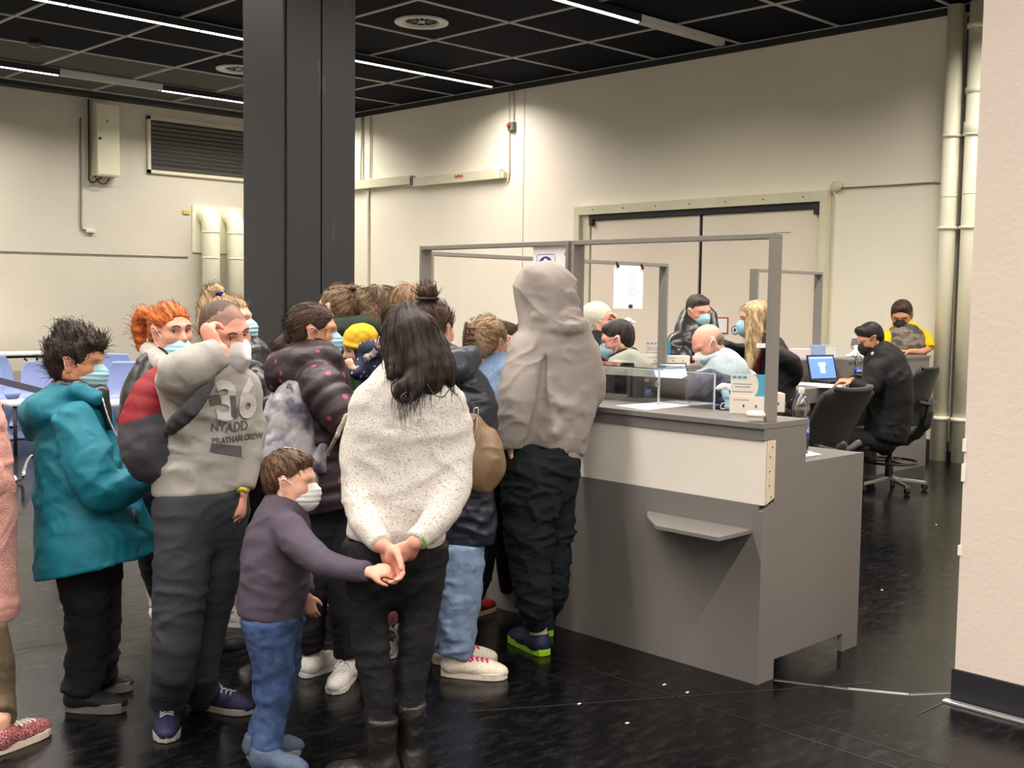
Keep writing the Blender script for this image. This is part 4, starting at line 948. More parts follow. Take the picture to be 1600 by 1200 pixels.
    kk_ = not (auto and auto[0] == 'sit')
    if pants is not None and LG:
        S = SDF(h); 
        for pts, rr, an, he, to in LG: S.tube(pts, rr, .012, 0, flat=(0, 1), sub=2)
        if len(LG) == 2 or True:
            a = LG[0][0][0]; b_ = LG[-1][0][0]; m_ = (a+b_)/2; wh = W(torso[-1][0], torso[-1][1]); up_ = tp[-2] if len(tp) > 1 else m_+Zh*.2
            pr = belt or (LG[0][1][0]*1.25)
            S.tube([m_+Zh*.13, m_+Zh*.04, m_-Zh*.02], [pr*.92, pr, pr*.9], .05, 0, fdir=fd, ratio=.8, flat=(1, 0))
        if torso and top is not None and kk_: S.cut(tp[-1]+Zh*.012, Zh, .004)
        link('trousers', S.mesh('trousers', pants, disp=lambda P, o: fold(P, (8, 8, 19))*pantsw, smooth=1), root)
    if hair: out['hair'] = hair_mesh(H, hair, d, W, root)
    if mask: mk = dict(mask); out['mask'] = face_mask(H, d, root, **mk)
    if face: eyes(H, body, root, **face)
    PEOPLE[label] = out
    return out
# ================================================================= THE QUEUE
C = srgb
hl = lambda d, pn, curl, side=1, **k: (d, pn, curl, side, k)
DK = (.006, .006, .007)
black_cloth = cloth((.010, .010, .012), .85, .3, 80, .1); M['blackshine'] = plain('black_nylon', (.008, .008, .009), .33, bump=.35, scale=14)
# --- woman in the teal coat
def x_(S, W, H, px, o):
    S.tube([W(70, 640, -.12), W(62, 660, 0), W(72, 640, .12)], [26*px, 30*px, 26*px], .03); S.tube([W(95, 618, -.10), W(62, 640, -.03), W(66, 662, .02), W(66, 645, .08)], [14*px, 24*px, 18*px, 20*px], .03)
    S.tube([W(148, 622, -.08), W(118, 612, -.11), W(88, 616, -.06), W(82, 620, .0), W(90, 618, .08)], [10*px, 12*px, 14*px, 14*px, 12*px], .02)
TEAL = cloth(C(0, 104, 122), .62, .35, 30, .06, .35)
p = person('woman with short black hair and a surgical mask, long teal hooded coat', 4.45, 84, (121, 566, 86, -6, 0, 1.0),
    [(116, 622, 20), (116, 642, 40), (120, 680, 56), (124, 740, 63), (136, 810, 74), (152, 862, 88), (157, 882, 93)], .84, TEAL,
    [dict(p=[(118, 662, -.17, 32), (136, 715, -.21, 35), (160, 762, -.22, 33), (200, 756, -.16, 27), (232, 738, -.08, 21)], hand=hl(Rh*.9-Fh*-.2+Zh*.3, -Zh*.8-Rh*.2, 25, 1)), dict(p=[(122, 668, .16, 32), (150, 745, .19, 30), (225, 742, .05, 21)], hand=hl(Rh*.9+Zh*.3, Zh*-1, 25, -1))],
    [dict(p=[(128, 870, -.09, 42), (137, 965, -.06, 33), (134, 1045, -.05, 29)], shoe=dict(heel=(104, 1110), toe=(198, 1112), col=(.012, .012, .012), sole=C(112, 108, 104), h_sole=.04, hemr=29, hemz=-.03)),
     dict(p=[(150, 870, .09, 40), (160, 960, .07, 29), (158, 1030, .06, 25)], shoe=dict(heel=(140, 1082), toe=(208, 1078), col=(.012, .012, .012), sole=C(112, 108, 104), h_sole=.04, hemr=25, hemz=-.03))],
    pants=cloth((.008, .008, .009), .9, .3, 100), hair=dict(style='short', col=(.016, .011, .009), hi=(.060, .038, .030), vol=1.10, amp=.007, lump=.018, freq=26, strands=1500, slen=.038, lift=.32, messy=.45, knot=(0, -.5, .9), blobs=[((0, -.02, .10), (.07, .08, .055)), ((0, .06, .085), (.06, .045, .032)), ((0, -.085, .02), (.06, .045, .07))]),
    mask=dict(kind='blue'), skin='tan', wr=.012, wf=(6, 6, 9), topextra=x_, topname='teal_coat', hem=1, skinopt=dict(), face=dict(), pantsw=.009)
def x_(S, W, H, px, o): pass
S = SDF(.009); W_ = p['W']; S.tube([W_(150, 622, -.06), W_(120, 606, -.085), W_(92, 606, -.03), W_(92, 608, .05)], [.03, .034, .036, .034], .02); S.tube([W_(158, 612, -.04), W_(166, 640, -.05), W_(172, 668, -.05)], [.03, .02, .014], .02)
link('inner_collar', S.mesh('inner_collar', M['blackshine'], disp=lambda P, o: fold(P, (20, 20, 20))*.006), p['root'])
MB().tube(smoothpath([W_(160, 622, -.09), W_(172, 660, -.1), W_(192, 700, -.10)], 4), .004, 6).build('zip', M['steel'], p['root'])
MB().tube([W_(208, 795, -.27), W_(214, 818, -.26)], .006, 6).build('pocket_zip', M['black'], p['root'])
# --- man in the grey 36 sweatshirt
GREYSW = cloth(C(158, 154, 148), .9, .2, 300, .07)
def x_(S, W, H, px, o): S.tube([H.p(-.05, .02, -.125), H.p(0, .055, -.150), H.p(.05, .02, -.125), H.p(.03, -.045, -.09), H.p(-.03, -.045, -.09)], [.014]*5, .02)
d_ = 4.15
p = person('man in grey sweatshirt numbered 36 pulling at his white mask', d_, 42, (351, 519, 50, -14, 14, 1.0),
    [(338, 574, 24), (332, 592, 48), (322, 630, 66), (315, 690, 66), (313, 735, 66), (314, 770, 64)], .66, GREYSW,
    [dict(p=[(292, 618, -.03, 33), (284, 602, -.14, 33), (282, 584, -.24, 33), (310, 570, -.24, 28), (345, 548, -.20, 21)], cuff=19, hand=hl(-Rh*.62+Zh*.75+Fh*.25, Rh*.6+Fh*.8+Zh*.2, 48, 1, spread=2)),
     dict(p=[(376, 606, .10, 27), (388, 660, .12, 26), (388, 715, .08, 22), (380, 762, .03, 18)], cuff=16, hand=hl(-Zh*.9-Fh*.3, -Rh, 20, 1))],
    [dict(p=[(284, 800, -.07, 42), (284, 880, -.09, 41), (280, 960, -.10, 37), (272, 1040, -.08, 33)], shoe=dict(heel=(262, 1118), toe=(260, 1172), len=.29, col=C(34, 36, 62), sole=C(150, 145, 135), laces=C(170, 170, 175), hemr=31, hemz=.005)),
     dict(p=[(345, 800, .08, 42), (340, 880, .08, 40), (322, 970, .10, 35), (312, 1045, .12, 30)], shoe=dict(heel=(296, 1100), toe=(366, 1112), len=.29, col=C(34, 36, 62), sole=C(150, 145, 135), laces=C(150, 150, 160), hemr=29, hemz=-.035))],
    pants=plain('dark_denim', (.022, .025, .034), .85, bump=.4, scale=260, var=.3), hair=dict(style='buzz', col=(.07, .045, .03), hi=(.12, .08, .055), vol=.965, amp=.0006, lump=.001, line=-.0), mask=dict(kind='white', ffp=True, drop=.012), skin='pink', wr=.012, wf=(7, 7, 11), topextra=x_, topname='sweatshirt', face=dict(look=.2), skinopt=dict(shave=(.13, .085, .065)), pantsw=.009, belt=.16)
tr_ = tree_of(p['topme']); fd = face_dir(42); rt = Zh.cross(fd).normalized()  # reading direction on the chest
M['appl'] = plain('applique_white', C(205, 202, 198), .9, bump=.6, scale=260); M['appg'] = plain('print_grey', C(88, 86, 86), .8)
c0 = at(345, 606, d_)
def chest(name, s, px_, py_, size, mat, off, bold=0, dep_=.001): textobj(name, s, size, at(px_, py_, d_)+fd*.15, rt, Zh, mat, p['root'], dep_, bold, (tr_, off))
chest('number_print', '36', 306, 650, .19, M['appl'], .004, .006, .004)
chest('word_print', 'NY', 300, 668, .04, M['appg'], .002, .0006); chest('word_print', 'ADD', 330, 671, .05, M['appg'], .002, .0006)
chest('word_print', 'PRATHAM CREW', 300, 687, .030, M['appg'], .002, .0006)
b = MB().box((0, 0, 0), (1, 1, 1)); b.bm.free()
def patch(name, mat, pxs, off=.003, sub=8):
    """a printed patch lying on the chest: bilinear grid thrown onto the cloth"""
    g = []; q = [at(*v, d_) for v in pxs]
    for i in range(sub+1):
        row_ = []
        for j in range(sub+1):
            a = q[0].lerp(q[1], j/sub); c = q[3].lerp(q[2], j/sub); pt = a.lerp(c, i/sub); dr = (pt-CAM).normalized(); hit = tr_.ray_cast(CAM, dr)[0]; row_.append((hit if hit else pt)+fd*off)
        g.append(row_)
    MB().sheet(g).build(name, mat, p['root'])
patch('print_patch', M['appg'], [(330, 692), (377, 697), (377, 714), (328, 706)]); patch('print_patch', M['appg'], [(326, 618), (342, 616), (344, 632), (328, 634)]); patch('print_patch', M['appg'], [(357, 618), (366, 618), (370, 652), (360, 652)], .009)
W_ = p['W']
MB().tube(smoothpath([W_(372, 768, -.02), W_(378, 764, -.04), W_(384, 768, -.02)], 3), .008, 8).build('wristband', cloth(C(190, 190, 40)), p['root'])
# his backpack
bp_ = thing('backpack', 'red and dark grey backpack worn by the man in the grey sweatshirt', 'backpack')
S = SDF(.008); w2 = lambda x, y, z=0: at(x, y, d_+z)
S.tube([w2(250, 585, -.06), w2(240, 620, -.06), w2(234, 662, -.06), w2(240, 700, -.06), w2(250, 722, -.06)], [.032, .078, .104, .112, .085], .03, 0, sub=2, fdir=Fh, ratio=1.15)
def dsp(P, o): return fold(P, (9, 9, 9))*.010
me = S.mesh('pack_body', [cloth(C(128, 22, 34), .55, .2, 200), cloth(C(62, 60, 66), .7, .2, 200)], disp=dsp, smooth=1)
# lower part is the grey pocket: its own colour follows the seam
co = np.zeros(len(me.vertices)*3); me.vertices.foreach_get('co', co); co = co.reshape(-1, 3)
L_ = co-A3(CAM); dd = L_@A3(Fv); pyy = 600-FOC*(L_@A3(Uv))/dd; pxx = 800+FOC*(L_@A3(Rv))/dd
seam = 655+(pxx-215)*-.25
mi = np.zeros(len(me.polygons), dtype=np.int32)
fv = np.array([q.vertices[0] for q in me.polygons]); mi[(pyy[fv] > seam[fv])] = 1; me.polygons.foreach_set('material_index', mi)
link('pack_body', me, bp_)
S = SDF(.007); S.tube([w2(330, 578, -.22), w2(326, 600, -.25), w2(300, 638, -.27), w2(276, 660, -.22), w2(262, 676, -.14)], [.012, .022, .030, .030, .02], .01, 0, sub=2, fdir=face_dir(20), ratio=.35)
link('shoulder_strap', S.mesh('shoulder_strap', cloth(C(72, 70, 75), .8, .3, 150)), bp_)
MB().tube(smoothpath([w2(262, 676, -.14), w2(255, 690, -.13), w2(238, 712, -.12)], 3), .012, 6).build('webbing', cloth(C(100, 98, 98)), bp_)
MB().tube(smoothpath([w2(252, 582, -.06), w2(246, 605, -.09), w2(252, 640, -.10), w2(268, 664, -.12)], 4), .009, 6).build('piping', cloth(C(95, 92, 95)), bp_)
MB().tube(smoothpath([w2(200, 656, -.03), w2(222, 650, -.11), w2(246, 640, -.11)], 4), .005, 6).build('pocket_zip', M['bar'], bp_)
# --- red haired woman
HG = cloth(C(170, 164, 160), .9)
def x_(S, W, H, px, o): S.tube([W(252, 566, -.06), W(240, 556, -.02), W(236, 552, .05)], [.04, .045, .04], .02)
p = person('red-haired woman with ponytail, blue mask pulled below her nose', 4.95, 50, (267, 517, 48, -3, 3, 1.0),
    [(262, 574, 22), (258, 592, 44), (256, 630, 58), (256, 700, 60), (258, 790, 60), (258, 820, 60)], .75, M['blackshine'],
    [dict(p=[(222, 606, -.05, 26), (214, 670, -.08, 24), (240, 720, -.14, 20)], hand=hl(Rh, -Zh, 20)), dict(p=[(296, 606, .08, 24), (305, 680, .1, 22), (300, 740, .0, 18)], hand=hl(Rh*.3-Zh, Fh, 20))],
    [dict(p=[(240, 820, 0, 36), (262, 920, 0, 28)], shoe=dict(heel=(315, 1035), toe=(367, 1022), len=.26, col=DK, sole=(.02, .02, .02), hemr=24)), dict(p=[(275, 820, .1, 36), (280, 920, .1, 28)], shoe=dict(heel=(270, 1010), toe=(315, 1000), len=.26, col=DK, sole=(.02, .02, .02), hemr=24))],
    pants=black_cloth, hair=dict(style='tied', col=C(128, 58, 26), hi=C(222, 120, 58), vol=1.03, amp=.003, line=.006, strands=500, slen=.05, lift=.15, knot=(-.3, -.9, .25), tails=[dict(p=[(240, 497, .06, 12), (226, 494, .08, 16), (218, 515, .08, 13), (220, 545, .08, 6)])]),
    mask=dict(kind='blue', drop=.034), skin='pink', topextra=None, quilt=(.085, .010), wr=.006, topname='puffer_jacket', face=dict(look=.35), skinopt=dict())
S = SDF(.009); W_ = p['W']; S.tube([W_(282, 580, -.10), W_(262, 574, -.13), W_(242, 560, -.06), W_(236, 550, .02), W_(250, 545, .1)], [.03, .032, .045, .05, .04], .02)
link('grey_hood', S.mesh('grey_hood', HG, disp=lambda P, o: fold(P, (14, 14, 14))*.006), p['root'])
# --- person almost hidden behind her, pale trousers
person('person hidden behind the red-haired woman, one pale grey trouser leg showing', 5.6, 40, (262, 528, 60, 0, 0, .92),
    [(262, 575, 16), (262, 595, 40), (260, 650, 46), (258, 740, 46), (256, 800, 46)], .7, cloth(C(60, 60, 66)),
    [dict(p=[(225, 610, 0, 16), (222, 700, 0, 14), (232, 770, 0, 12)], hand=hl(-Zh, Rh, 20)), dict(p=[(298, 610, 0, 16), (300, 700, 0, 14), (292, 770, 0, 12)], hand=hl(-Zh, Rh, 20))],
    [dict(p=[(248, 800, -.05, 30), (250, 880, -.05, 24)], shoe=dict(heel=(246, 968), toe=(262, 985), len=.24, col=C(200, 200, 196), hemr=16)), dict(p=[(275, 800, .05, 30), (280, 880, .05, 24)], shoe=dict(heel=(284, 958), toe=(300, 962), len=.24, col=C(200, 200, 196), hemr=16))],
    pants=cloth(C(160, 160, 158)), hair=dict(style='short', col=(.03, .02, .015)), nohandfine=True)
# --- blonde with the high ponytail
def x_(S, W, H, px, o): S.tube([W(372, 562, -.1), W(395, 552, -.06), W(412, 560, .0)], [.04, .045, .03], .03)
p = person('blonde woman with high ponytail and shiny black puffer jacket, behind the man', 5.35, 80, (361, 502, 84, 4, 0, 1.0),
    [(368, 556, 20), (378, 574, 42), (388, 620, 50), (390, 690, 50), (386, 770, 48), (384, 800, 46)], .8, M['blackshine'],
    [dict(p=[(392, 590, -.16, 22), (418, 650, -.18, 23), (398, 715, -.2, 19)], hand=hl(-Zh*.5+Rh*.5, Fh, 30)), dict(p=[(370, 595, .16, 22), (380, 660, .18, 22), (400, 720, .1, 18)], hand=hl(Rh, Fh, 30))],
    [dict(p=[(385, 800, -.05, 34), (372, 880, -.05, 24)], shoe=dict(heel=(330, 975), toe=(378, 978), len=.25, col=C(205, 200, 196), laces=C(220, 220, 220), hemr=11, hemz=.035)), dict(p=[(395, 800, .08, 34), (400, 870, .08, 24)], shoe=dict(heel=(395, 962), toe=(440, 965), len=.25, col=C(205, 200, 196), hemr=11, hemz=.035))],
    pants=black_cloth, hair=dict(style='tied', col=C(120, 92, 64), hi=C(214, 184, 146), vol=1.02, amp=.003, strands=500, slen=.05, lift=.12, knot=(0, -.45, .9), tails=[dict(p=[(346, 470, 0, 8), (341, 455, 0, 10), (330, 462, .02, 13), (322, 485, .03, 13), (316, 515, .03, 9)])]),
    mask=dict(kind='blue'), skin='fair', topextra=x_, quilt=(.10, .012), wr=.008, topname='puffer_jacket', face=dict())
W_ = p['W']; MB().tube([W_(341, 462, -.03), W_(347, 456, 0), W_(350, 462, .03)], .016, 8).build('hair_band', cloth((.03, .02, .12)), p['root'])
# --- woman in the dotted maroon puffer
M['dots'] = spots('maroon_dotted_nylon', (.020, .008, .014), (.30, .04, .085), 15, .19, .5, (1, 1, 1.0), False, .02, .25)
def x_(S, W, H, px, o):
    S.tube([W(520, 560, -.07), W(498, 556, -.13), W(462, 562, -.12), W(440, 572, -.02), W(446, 566, .08)], [.040, .05, .06, .07, .06], .03)
    S.tube([W(455, 585, -.13), W(436, 592, -.02), W(450, 585, .08)], [.05, .06, .05], .03)
p = person('woman in maroon dotted puffer coat with brown ponytail', 4.82, 100, (489, 519, 96, -2, 0, 1.0),
    [(492, 562, 28), (492, 582, 48), (494, 630, 58), (500, 700, 62), (508, 770, 60), (512, 796, 58)], .82, M['dots'],
    [dict(p=[(500, 600, -.18, 34), (528, 640, -.22, 31), (552, 668, -.22, 28), (590, 640, -.10, 22)], hand=hl(Rh*.8+Zh*.3, Fh, 35, -1)), dict(p=[(505, 600, .18, 32), (540, 640, .2, 28), (600, 620, .15, 20)], hand=hl(Rh*.6-Fh*.5, -Zh, 35))],
    [dict(p=[(492, 790, -.05, 36), (488, 880, -.04, 30), (486, 960, -.03, 23)], shoe=dict(heel=(472, 1060), toe=(526, 1040), len=.25, col=C(214, 210, 205), sole=C(215, 210, 205), laces=C(225, 225, 222), hemr=18, hemz=.02)), dict(p=[(522, 790, .06, 36), (532, 880, .0, 28), (538, 960, -.08, 23)], shoe=dict(heel=(549, 1056), toe=(524, 1082), len=.25, col=C(214, 210, 205), sole=C(215, 210, 205), laces=C(225, 225, 222), hemr=18, hemz=.02))],
    pants=black_cloth, hair=dict(style='tied', col=(.020, .011, .008), hi=(.085, .048, .030), vol=1.04, amp=.0022, freq=40, line=.002, strands=500, slen=.045, lift=.12, knot=(0, -.93, -.35), tails=[dict(p=[(470, 520, 0, 16), (452, 528, -.02, 11), (440, 540, -.02, 14), (436, 556, -.02, 9)]), dict(p=[(452, 528, -.02, 10), (458, 545, -.05, 12), (470, 556, -.06, 8)])]),
    mask=dict(kind='blue'), skin='tan', topextra=x_, quilt=(.062, .011), wr=.004, topname='puffer_coat', face=dict())
W_ = p['W']; MB().tube(smoothpath([W_(446, 518, -.04), W_(450, 530, -.07), W_(456, 540, -.04), W_(450, 530, .04)], 4), .012, 8, closed=True).build('hair_band', cloth((.01, .01, .02)), p['root'])
for c_ in ((482, 1040), (540, 1050)): pass
# tie-dye backpack
M['tie'] = spots('tie_dye_canvas', C(72, 72, 84), C(160, 156, 156), 11, .5, .8, (1, 1, 1), True, .12, .2)
bk = thing('backpack', 'grey tie-dye fabric backpack on the back of the woman in maroon', 'backpack'); d2 = 4.62; w2 = lambda x, y, z=0: at(x, y, d2+z)
S = SDF(.008); S.tube([w2(456, 612, .02), w2(448, 645, 0), w2(446, 690, 0), w2(452, 730, 0), w2(462, 748, 0)], [.045, .09, .118, .118, .09], .03, 0, sub=2, fdir=Fh, ratio=.85); S.ell(w2(430, 715, -.08), (.085, .085, .085), None, .02); S.tube([w2(505, 700, -.02), w2(498, 720, -.02), w2(505, 735, -.02)], [.02, .035, .02], .02)
link('pack_body', S.mesh('pack_body', M['tie'], disp=lambda P, o: fold(P, (11, 11, 6))*.010), bk)
MB().tube(smoothpath([w2(458, 616, -.03), w2(452, 598, -.03), w2(446, 612, -.03)], 4), .005, 6).build('top_loop', cloth(C(120, 118, 122)), bk)
MB().tube(smoothpath([w2(402, 706, -.10), w2(430, 698, -.14), w2(462, 702, -.13)], 4), .003, 6).build('pocket_zip', M['bar'], bk)
S = SDF(.007); S.tube([w2(541, 650, -.13), w2(527, 680, -.17), w2(512, 708, -.10)], [.016, .017, .015], .01, fdir=face_dir(60), ratio=.3); link('shoulder_strap', S.mesh('shoulder_strap', cloth(C(176, 166, 150))), bk)
# --- boy
p = person('small boy in dark purple sweater and blue jeans, holding a hand', 3.95, 88, (453, 752, 84, -4, 0, .89),
    [(446, 796, 22), (442, 812, 40), (434, 850, 51), (428, 900, 53), (424, 945, 51), (422, 962, 50)], .84, cloth(C(78, 70, 82), .9, .25, 200, .06),
    [dict(p=[(452, 828, -.12, 26), (474, 856, -.17, 24), (502, 880, -.23, 20), (540, 890, -.31, 16), (574, 893, -.375, 14)], cuff=14, hs=.66, hand=hl(Rh*.97-Zh*-.08+Fh*.1, Fh*.6-Zh*.6, 42, -1, spread=3)), dict(p=[(440, 828, .13, 26), (455, 880, .14, 22), (478, 930, .10, 17)], hs=.62, hand=hl(-Zh+Rh*.3, Fh, 20))],
    [dict(p=[(415, 965, -.07, 36), (428, 1040, -.07, 31), (424, 1110, -.06, 25)], shoe=dict(heel=(398, 1204), toe=(470, 1214), len=.19, col=C(70, 84, 104), sole=C(120, 125, 135), hemr=22, hemz=-.03, w_=.05)),
     dict(p=[(440, 968, .07, 34), (440, 1040, .06, 29), (428, 1100, .05, 24)], shoe=dict(heel=(386, 1186), toe=(460, 1178), len=.19, col=C(70, 84, 104), sole=C(120, 125, 135), hemr=22, hemz=-.03, w_=.05))],
    pants=plain('blue_denim', C(44, 66, 104), .85, bump=.5, scale=30, var=.35), hair=dict(style='short', col=C(58, 42, 32), hi=C(118, 88, 66), vol=1.0, amp=.0022, lump=.004, freq=34, strands=700, slen=.02, lift=.2, knot=(0, .5, -.6)),
    mask=dict(kind='white'), skin='fair', wr=.007, topname='sweater', face=dict(), pantsw=.012, neckr=.045, fat=1.1, belt=.125)
S = SDF(.006); W_ = p['W']; S.tube([p['H'].p(0, -.02, -.095), W_(447, 797, 0)], [.052, .060], .01, flat=(1, 1)); link('turtleneck', S.mesh('turtleneck', cloth(C(196, 190, 182)), disp=lambda P, o: fold(P, (10, 10, 50))*.004), p['root'])
# --- woman in the cream sweater, seen from behind
M['knit'] = spots('cream_marl_knit', C(204, 198, 190), C(150, 146, 142), 120, .40, .9, (1, 1, 1.9), True, .06, .3)
p = person('woman in cream speckled sweater with long dark hair, hands behind her back', 3.78, 176, (636, 542, -152, -3, 0, 1.0),
    [(640, 590, 30), (640, 606, 56), (640, 640, 80), (636, 710, 80), (628, 780, 76), (618, 826, 76), (614, 850, 74)], .62, M['knit'],
    [dict(p=[(578, 632, .02, 30), (563, 700, .02, 27), (560, 765, .0, 27), (572, 815, -.08, 24), (596, 850, -.17, 17)], cuff=17, hand=hl(Rh*.55-Zh*.85, -Fh*.5-Rh*.4, 40, -1, spread=3)),
     dict(p=[(698, 634, .02, 30), (712, 700, .02, 28), (708, 765, -.04, 27), (684, 812, -.12, 23), (650, 846, -.18, 17)], cuff=17, hand=hl(-Rh*.80-Zh*.62, Fh*.6+Zh*.5, 38, 1, spread=3))],
    [dict(p=[(581, 870, .0, 41), (574, 940, .0, 32), (582, 1020, .0, 27), (592, 1090, .0, 24), (594, 1150, .0, 23)], shoe=dict(heel=(622, 1236), toe=(576, 1228), len=.26, col=plain('boot_leather', (.010, .009, .009), .35, bump=.4, scale=40), sole=(.01, .01, .01), boot=.24, hemr=30, ank=0)),
     dict(p=[(655, 870, .05, 40), (656, 940, .05, 33), (649, 1020, .04, 26), (641, 1090, .03, 23), (640, 1150, .03, 22)], shoe=dict(heel=(640, 1228), toe=(648, 1185), len=.26, col=plain('boot_leather', (.010, .009, .009), .35, bump=.4, scale=40), sole=(.01, .01, .01), boot=.26, hemr=30, ank=0))],
    pants=cloth((.009, .009, .010), .8, .4, 60), hair=dict(style='long', col=(.010, .007, .006), hi=(.045, .028, .022), vol=1.04, amp=.0024, freq=44, strands=350, slen=.06, lift=.04, droop=.3, knot=(0, -.15, -1),
        tails=[dict(p=[(632, 500, .0, 30), (640, 530, -.03, 38), (655, 565, -.06, 36), (668, 590, -.08, 26), (678, 605, -.08, 12)]), dict(p=[(660, 510, .0, 22), (678, 545, -.02, 24), (692, 575, -.05, 18), (704, 600, -.06, 7)]), dict(p=[(618, 520, .0, 24), (622, 555, -.05, 24), (618, 580, -.09, 14), (608, 590, -.1, 5)]),
               dict(p=[(650, 580, -.10, 14), (640, 598, -.13, 14), (628, 605, -.15, 11), (622, 618, -.15, 8), (632, 628, -.15, 5)]), dict(p=[(655, 590, -.12, 12), (652, 610, -.14, 9), (640, 624, -.15, 6)])]),
    mask=dict(kind='white'), skin='pink', wr=.009, wf=(6, 6, 12), topname='sweater', pantsw=.007, belt=.165)
W_ = p['W']; 
def strand(pts, r, col, root, name='hair_strand'): MB().tube(smoothpath(pts, 5), r, 5).build(name, col, root)
HD = plain('dark_strand', (.014, .010, .008), .4)
strand([W_(622, 592, -.17), W_(612, 600, -.18), W_(614, 618, -.18), W_(624, 628, -.18)], .0025, HD, p['root']); strand([W_(668, 600, -.17), W_(678, 616, -.175), W_(692, 620, -.17), W_(702, 608, -.15)], .002, HD, p['root']); strand([W_(636, 612, -.18), W_(626, 622, -.19), W_(634, 632, -.185), W_(644, 624, -.18), W_(640, 614, -.18)], .003, HD, p['root'])
MB().tube(smoothpath([W_(655, 835, -.19), W_(664, 845, -.21), W_(664, 856, -.20)], 4), .004, 6).build('green_wristband', cloth(C(90, 150, 50)), p['root'])
# --- woman with the bun and navy jacket
M['navysh'] = plain('navy_nylon', (.010, .014, .026), .42, bump=.4, scale=18)
def x_(S, W, H, px, o):
    S.tube([W(652, 560, .0), W(680, 566, -.14), W(716, 560, -.13), W(742, 552, -.02)], [.04, .05, .045, .03], .03)
    S.tube([W(690, 590, -.15), W(720, 578, -.15), W(742, 562, -.06)], [.04, .05, .03], .03)
p = person('woman with brown hair in a bun, navy jacket and light blue jeans', 4.88, 152, (676, 516, 150, -4, 0, 1.02),
    [(680, 574, 34), (690, 594, 56), (700, 640, 62), (706, 700, 60), (716, 770, 56), (722, 830, 52), (723, 850, 49)], .72, M['navysh'],
    [dict(p=[(734, 606, -.02, 28), (748, 640, -.05, 29), (742, 672, -.02, 26), (730, 660, .2, 20)], hand=hl(Fh+Rh*.4, -Zh, 20)), dict(p=[(652, 606, .1, 28), (650, 680, .16, 25), (690, 700, .35, 18)], hand=hl(Fh, -Zh, 20, -1))],
    [dict(p=[(722, 860, -.05, 34), (722, 915, -.05, 32), (716, 970, -.05, 29)], shoe=dict(heel=(690, 1054), toe=(778, 1060), len=.285, col=C(226, 214, 196), sole=C(228, 218, 200), laces=C(225, 40, 110), h_sole=.032, hemr=25, hemz=.0, w_=.05)),
     dict(p=[(690, 860, .12, 32), (678, 930, .12, 25), (675, 985, .12, 19)], shoe=dict(heel=(676, 1036), toe=(735, 1036), len=.285, col=C(206, 196, 180), laces=C(215, 30, 80), sole=C(200, 190, 170), h_sole=.032, hemr=18, hemz=-.03))],
    pants=plain('light_denim', C(116, 136, 166), .85, bump=.4, scale=26, var=.22), hair=dict(style='tied', col=(.028, .016, .010), hi=(.105, .062, .038), vol=1.05, amp=.0032, freq=30, strands=450, slen=.045, lift=.2, messy=.15, knot=(0, -.45, .9), blobs=[((0, -.05, .155), (.045, .042, .034)), ((.022, -.06, .172), (.024, .02, .02)), ((-.022, -.04, .168), (.026, .022, .022)), ((0, -.03, .18), (.022, .02, .016))]),
    mask=dict(kind='white'), skin='pink', topextra=x_, wr=.012, wf=(9, 9, 16), topname='navy_jacket', pantsw=.011)
S = SDF(.008); W_ = p['W']; S.tube([W_(664, 556, -.08), W_(690, 562, -.13), W_(722, 556, -.12), W_(742, 552, -.03)], [.035, .038, .03, .02], .02); link('beige_lining', S.mesh('beige_lining', cloth(C(178, 150, 112))), p['root'])
S = SDF(.008); S.tube([p['H'].p(0, -.03, -.10), W_(676, 560, 0)], [.062, .07], .01); link('scarf', S.mesh('scarf', cloth(C(200, 150, 100)), disp=lambda P, o: fold(P, (12, 12, 25))*.006), p['root'])
MB().tube(smoothpath([p['H'].p(*q) for q in ((.05, -.05, .13), (0, -.095, .125), (-.05, -.05, .13), (0, .0, .14))], 5), .008, 8, closed=True).build('hair_band', M['black'], p['root'])
# brown shoulder bag
M['bag'] = plain('taupe_leather', C(126, 102, 76), .45, bump=.3, scale=9, var=.08)
bg = thing('handbag', 'slouchy brown leather shoulder bag of the woman in navy', 'bag'); d2 = 4.70; w2 = lambda x, y, z=0: at(x, y, d2+z)
S = SDF(.008); S.tube([w2(738, 664, 0), w2(742, 692, 0), w2(748, 722, 0), w2(752, 738, 0)], [.05, .085, .105, .085], .03, 0, sub=2, fdir=Fh, ratio=.55); S.tube([w2(722, 690), w2(760, 686), w2(772, 726)], [.03, .035, .03], .04)
link('bag_body', S.mesh('bag_body', M['bag'], disp=lambda P, o: fold(P, (12, 12, 7))*.012), bg)
S = SDF(.007); S.tube([w2(704, 568, .02), w2(706, 620, -.03), w2(707, 670, -.03)], [.018]*3, .01, fdir=Fh, ratio=.3); link('shoulder_strap', S.mesh('shoulder_strap', M['bag']), bg)
MB().tube(smoothpath([w2(742, 652, -.03), w2(740, 640, -.03), w2(747, 638, -.03), w2(746, 652, -.03)], 4), .003, 6).build('ring', M['steel'], bg); MB().tube(smoothpath([w2(742, 652, -.03), w2(732, 670, -.05), w2(724, 690, -.05)], 3), .006, 6).tube(smoothpath([w2(746, 652, -.03), w2(745, 672, -.06), w2(740, 690, -.06)], 3), .006, 6).build('handle', M['bag'], bg)
